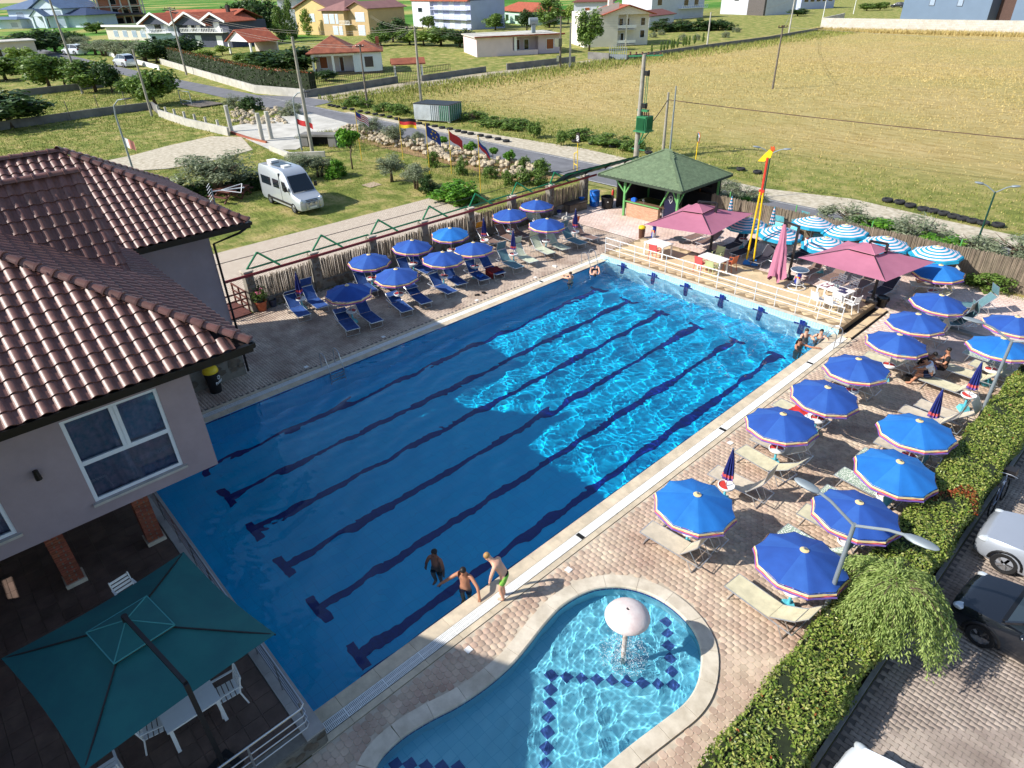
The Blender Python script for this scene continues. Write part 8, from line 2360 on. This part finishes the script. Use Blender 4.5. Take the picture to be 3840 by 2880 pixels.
def person(label,loc,rz,pose,sk='fair',hair='black',shorts=None,shirt=None,s=1.0,fingers=True,longhair=False,belt=None):
 J=dict(BASE);J.update(pose);J={k:Vector(v)for k,v in J.items()}
 t=thing('person',label,'person',loc,rz);t.scale=(s,)*3
 N_=['pelvis','belly','chest','neck','head','crown','sl','el','hl','sr','er','hr','ll','kl','fl','lr','kr','fr']
 R_=[(.125,.105),(.12,.095),(.14,.105),.055,.088,.066,.062,.048,.036,.062,.048,.036,.092,.064,.046,.092,.064,.046]
 pts=[(*J[k],r_)for k,r_ in zip(N_,R_)];E_=[(0,1),(1,2),(2,3),(3,4),(4,5),(2,6),(6,7),(7,8),(2,9),(9,10),(10,11),(0,12),(12,13),(13,14),(0,15),(15,16),(16,17)]
 f_=(J['head']-J['neck']);fw=Vector((1,0,0));fw=(fw-f_*fw.dot(f_)/max(1e-6,f_.length_squared)).normalized()
 if 'face' in pose:fw=Vector(pose['face']).normalized()
 for k in('fl','fr'):
  d=Vector((.16,0,-.02))if 'toe' not in pose else Vector(pose['toe']);i=N_.index(k);pts.append((*(J[k]+d),.03));E_.append((i,len(pts)-1))
 if fingers:
  for e,h in(('el','hl'),('er','hr')):
   d=(J[h]-J[e]).normalized();sd=d.cross(Vector((0,0,1))if abs(d.z)<.9 else Vector((1,0,0))).normalized();i=N_.index(h);pm=J[h]+d*.06;pts.append((*pm,.026));E_.append((i,len(pts)-1));j=len(pts)-1
   for q,ln in((-.026,.06),(-.009,.075),(.009,.07),(.026,.055)):
    pts.append((*(pm+d*.03+sd*q),.009));E_.append((j,len(pts)-1));pts.append((*(pm+d*(.03+ln)+sd*q*1.2+d.cross(sd)*.012),.0075));E_.append((len(pts)-2,len(pts)-1))
   pts.append((*(J[h]+d*.05+sd*.045),.010));E_.append((i,len(pts)-1));pts.append((*(J[h]+d*.085+sd*.055),.008));E_.append((len(pts)-2,len(pts)-1))
 body=skin('body',pts,E_,SKIN[sk],t)
 up=f_.normalized();sd=up.cross(fw);H_=J['head'];b_=MB()
 M3=Matrix((fw,sd,up)).transposed();b_.ell(H_+up*.050-fw*.028,(.092,.086,.078),12,8,M3);b_.v=[tuple(Vector(v)-fw*max(0,(Vector(v)-H_).dot(fw)-.04)*.9 if(Vector(v)-H_).dot(up)<.05 else v)for v in b_.v]
 if longhair:b_.ell(H_-fw*.1-up*.12,(.06,.09,.2),10,8,M3)
 b_.build('hair',HAIR[hair],t,True)
 b_=MB()
 for q in(-1,1):b_.ell(H_+fw*.083+sd*(.034*q)+up*.012,(.008,.014,.008),6,4,M3)
 b_.build('eyes',M_blk,t);b_=MB();b_.ell(H_+fw*.094-up*.018,(.016,.012,.022),6,4,M3);b_.ell(H_+sd*.088,(.014,.008,.026),6,4,M3);b_.ell(H_-sd*.088,(.014,.008,.026),6,4,M3);b_.build('nose_and_ears',SKIN[sk],t,True);b_=MB();b_.ell(H_+fw*.083-up*.05,(.008,.022,.006),6,4,M3);b_.build('mouth',mat('lips',(170,90,84),.5),t)
 if shorts:
  q=lambda a,c,f:J[a].lerp(J[c],f)
  skin('shorts',[(*q('pelvis','belly',.35),(.128,.108)),(*J['pelvis'],(.135,.118)),(*J['ll'],.098),(*q('ll','kl',.72),.095),(*J['lr'],.098),(*q('lr','kr',.72),.095)],[(0,1),(1,2),(2,3),(1,4),(4,5)],shorts,t)
  if belt:b_=MB();w=q('pelvis','belly',.45);b_.ell(w,(.115,.135,.045),14,6);b_.build('waistband',belt,t,True)
 if shirt:
  q=lambda a,c,f:J[a].lerp(J[c],f)
  skin('shirt',[(*q('pelvis','belly',.1),(.138,.118)),(*J['belly'],(.132,.112)),(*J['chest'],(.142,.118)),(*q('chest','neck',.75),.07),(*J['sl'],.072),(*q('sl','el',.7),.062),(*J['sr'],.072),(*q('sr','er',.7),.062)],[(0,1),(1,2),(2,3),(2,4),(4,5),(2,6),(6,7)],shirt,t)
 return t
M_lime=mat('lime patterned shorts',(150,206,84),.8,scale=16,col2=(96,168,60));M_wshirt=mat('white cotton',(226,230,238),.9,var=.05);M_bshirt=mat('black cotton',(26,26,30),.9,var=.1);M_denim=mat('dark denim',(44,54,80),.9,var=.1)
person('boy in lime green shorts bending forward at the pool edge',(.573,5.01,.0),rad(-150),dict(pelvis=(-.10,0,.86),belly=(-.03,0,.99),chest=(.12,0,1.15),neck=(.23,0,1.28),head=(.34,0,1.36),crown=(.38,0,1.44),sl=(.11,.17,1.24),el=(.18,.24,.98),hl=(.24,.20,.74),sr=(.11,-.17,1.24),er=(.15,-.25,.98),hr=(.24,-.19,.76),ll=(-.10,.09,.83),kl=(.02,.09,.46),fl=(-.06,.09,.05),lr=(-.10,-.09,.83),kr=(.04,-.09,.46),fr=(-.03,-.09,.05)),'fair','blond',M_lime,s=1.0,belt=M_bshirt)
wx,wy=g(1500+425/3.16,1950+520/3.16)
person('dark haired boy standing upright in the shaded water away from the edge',(wx,wy,-1.15),rad(-70),dict(el=(.06,.27,1.12),hl=(.10,.29,.90),er=(.04,-.28,1.12),hr=(.08,-.29,.90)),'brown','black',M_bshirt)
wx,wy=g(1500+775/3.16,1950+790/3.16)
person('dark haired boy in the water reaching one hand to the pool edge',(wx,wy,-.93),rad(-62),dict(head=(.06,0,1.55),el=(.16,.42,1.22),hl=(.30,.52,1.0),er=(.10,-.40,1.20),hr=(.16,-.62,1.0)),'tan','black',M_denim)
person('swimmer with brown hair holding the pool edge near the fence side ladder',(-12.42,21.7,-1.28),rad(170),dict(el=(.30,.25,1.34),hl=(.52,.12,1.33),er=(.28,-.24,1.34),hr=(.52,-.10,1.33)),'fair','brown',M_denim)
person('swimmer floating on the back beside the fence side ladder',(-12.2,23.4,-.05),rad(130),dict(pelvis=(0,0,-.02),belly=(-.14,0,-.02),chest=(-.34,0,.0),neck=(-.50,0,.04),head=(-.60,0,.10),crown=(-.69,0,.12),face=(.3,0,1),sl=(-.44,.17,0),el=(-.2,.25,.1),hl=(.04,.22,.18),sr=(-.44,-.17,0),er=(-.2,-.25,.1),hr=(.04,-.2,.2),ll=(.05,.09,0),kl=(.35,.1,.14),fl=(.6,.1,-.05),lr=(.05,-.09,0),kr=(.36,-.1,.16),fr=(.62,-.1,.02),toe=(.05,0,.12)),'fair','brown',M_bshirt)
wx,wy=g(3020,1262);person('swimmer with short brown hair in the far corner of the pool',(wx,wy,-1.30),rad(-40),dict(el=(.22,.3,1.26),hl=(.42,.2,1.2),er=(.2,-.3,1.26),hr=(.4,-.2,1.2)),'fair','brown')
wx,wy=g(3076,1266);person('swimmer with black fringe beside the hedge side ladder',(wx,wy,-1.28),rad(-70),dict(el=(.14,.34,1.26),hl=(.34,.2,1.2),er=(.14,-.34,1.26),hr=(.34,-.2,1.2)),'fair','black')
wx,wy=g(2995,1298);person('swimmer with long dark hair stretching an arm to the ladder',(wx,wy,-1.32),rad(-20),dict(el=(.34,.32,1.36),hl=(.52,.5,1.38),er=(.2,-.3,1.25),hr=(.36,-.2,1.15)),'tan','black',longhair=True)
SIT=dict(pelvis=(0,0,.10),belly=(.02,0,.26),chest=(.03,0,.50),neck=(.04,0,.68),head=(.08,0,.82),crown=(.07,0,.91),sl=(.02,.17,.61),el=(.10,.24,.36),hl=(.32,.16,.30),sr=(.02,-.17,.61),er=(.10,-.24,.36),hr=(.32,-.14,.30),ll=(.06,.1,.09),kl=(.46,.13,.12),fl=(.50,.14,-.30),lr=(.06,-.1,.09),kr=(.46,-.13,.12),fr=(.50,-.12,-.30))
wx,wy=g(3540,1385,.42);pb=person('person in black T-shirt and shorts sitting on a cream sunbed',(wx,wy,.40),rad(-155),SIT,'tan','black',M_bshirt,M_bshirt);text('4',.12,M_plast,pb,(.155,.03,.44),(rad(88),0,rad(90)))
S2=dict(SIT);S2.update(belly=(.06,0,.26),chest=(.18,0,.45),neck=(.30,0,.58),head=(.40,0,.66),crown=(.44,0,.74),sl=(.16,.17,.56),el=(.38,.22,.36),hl=(.55,.12,.28),sr=(.16,-.17,.56),er=(.38,-.22,.36),hr=(.55,-.1,.28),kl=(.44,.16,.08),fl=(.62,.18,-.32))
wx,wy=g(3494,1414,.42);pw_=person('person in white T-shirt with blue print leaning forward on a cream sunbed',(wx,wy,.40),rad(-165),S2,'tan','black',M_denim,M_wshirt)
b=MB()
for k in range(5):b.bar((-.06+.02*k,-.08+rng.uniform(0,.03),.40+.03*k),(-.05+.02*k,.08-rng.uniform(0,.04),.41+.03*k),.02)
b.build('back_print',mat('blue print',(40,60,130),.8),pw_)
wx,wy=g(3440,1378,.42);person('person in white trousers bending under the royal blue parasol',(wx,wy,.40),rad(20),S2,'brown','black',M_wshirt,M_bshirt)
q=bed_lying.location;person('person lying on the beige sunbed under the azure parasol',(q[0],q[1],.42),bed_lying.rotation_euler[2],dict(pelvis=(.15,0,.06),belly=(.0,0,.10),chest=(-.18,0,.24),neck=(-.34,0,.38),head=(-.44,0,.48),crown=(-.5,0,.54),face=(.6,0,.7),sl=(-.28,.17,.32),el=(-.1,.26,.16),hl=(.12,.22,.08),sr=(-.28,-.17,.32),er=(-.1,-.26,.16),hr=(.12,-.22,.08),ll=(.2,.09,.06),kl=(.62,.12,.2),fl=(1.0,.13,.06),lr=(.2,-.09,.06),kr=(.62,-.10,.16),fr=(1.02,-.1,.06),toe=(.03,0,.14)),'tan','black',M_st_p)
# --------- towels and small things
def towel(label,bed_,x0,x1,w,m,z=.40,back=False,nm='towel'):
 b_=MB();vs=[];N1,N2=10,12
 for i in range(N1+1):
  for j in range(N2+1):
   u_,v_=i/N1,j/N2;x=x0+(x1-x0)*u_;y=w*(2*v_-1);dz=.02*math.sin(u_*9+v_*7)+.015*math.sin(v_*17)
   zz=z+dz-max(0,abs(y)-.33)*2.2;y=max(-.36,min(.36,y))+.01*math.sin(u_*12)
   if back:zz=z+.55*(1-u_)+dz
   vs.append((x,y,zz+.012))
 b_.add(vs,[(i*(N2+1)+j,(i+1)*(N2+1)+j,(i+1)*(N2+1)+j+1,i*(N2+1)+j+1)for i in range(N1)for j in range(N2)])
 return tag(b_.build(nm,m,loc=bed_.location,rz=bed_.rotation_euler[2],smooth=True),label,nm)
towel('dark red towel draped over a navy sunbed',bed_red,.25,1.0,.5,mat('dark red towel',(128,30,32),.95,var=.15,scale=20));towel('rumpled blue cloth on a navy sunbed',bed_blue,.55,.95,.2,mat('blue cloth',(40,104,190),.95,var=.15));towel('bright red towel lying on a cream sunbed',bed_towel,.05,.65,.33,mat('bright red towel',(206,52,46),.95,var=.15,scale=20));towel('white cloth lying beside the red towel',bed_towel,-.25,.05,.3,M_wshirt,.46)
x,y=g(1700+1010/3.456,650+810/3.456,.9);b=MB();vs=[]
for i in range(9):
 for j in range(9):vs.append((.05*math.sin(j*1.3)*(i/8),-.3+.075*j,.9-.075*i+.01*math.sin(j)))
b.add(vs,[(i*9+j,i*9+j+1,(i+1)*9+j+1,(i+1)*9+j)for i in range(8)for j in range(8)]);tag(b.build('towel',mat('beige towel',(186,166,140),.95,var=.12),loc=(x,y,.05),rz=rad(20),smooth=True),'beige towel hanging over the raised back of a sunbed','towel')
for i,(px,py,c)in enumerate(((3400,1425,M_blk),(3690,1432,M_teal),(1790,1108,M_blk),(1815,1100,M_blk),(2080,1000,M_plast))):
 x,y=g(px,py);b=MB();b.box((0,0,.1 if i<2 else.03),(.32,.2,.2)if i<2 else(.26,.1,.05),rng.random());b.box((.02,.02,.22 if i<2 else.06),(.2,.03,.05)if i<2 else(.1,.1,.03));tag(b.build('bag' if i<2 else 'flip_flop',c,loc=(x,y,0)),['small black bag on the deck beside the seated people','turquoise box under the folded parasol beside the hedge','dark flip flop beside the red towel sunbed','second dark flip flop beside the red towel sunbed','pale flip flop below the pale green sunbed'][i],['bag','box','flip flop','flip flop','flip flop'][i])
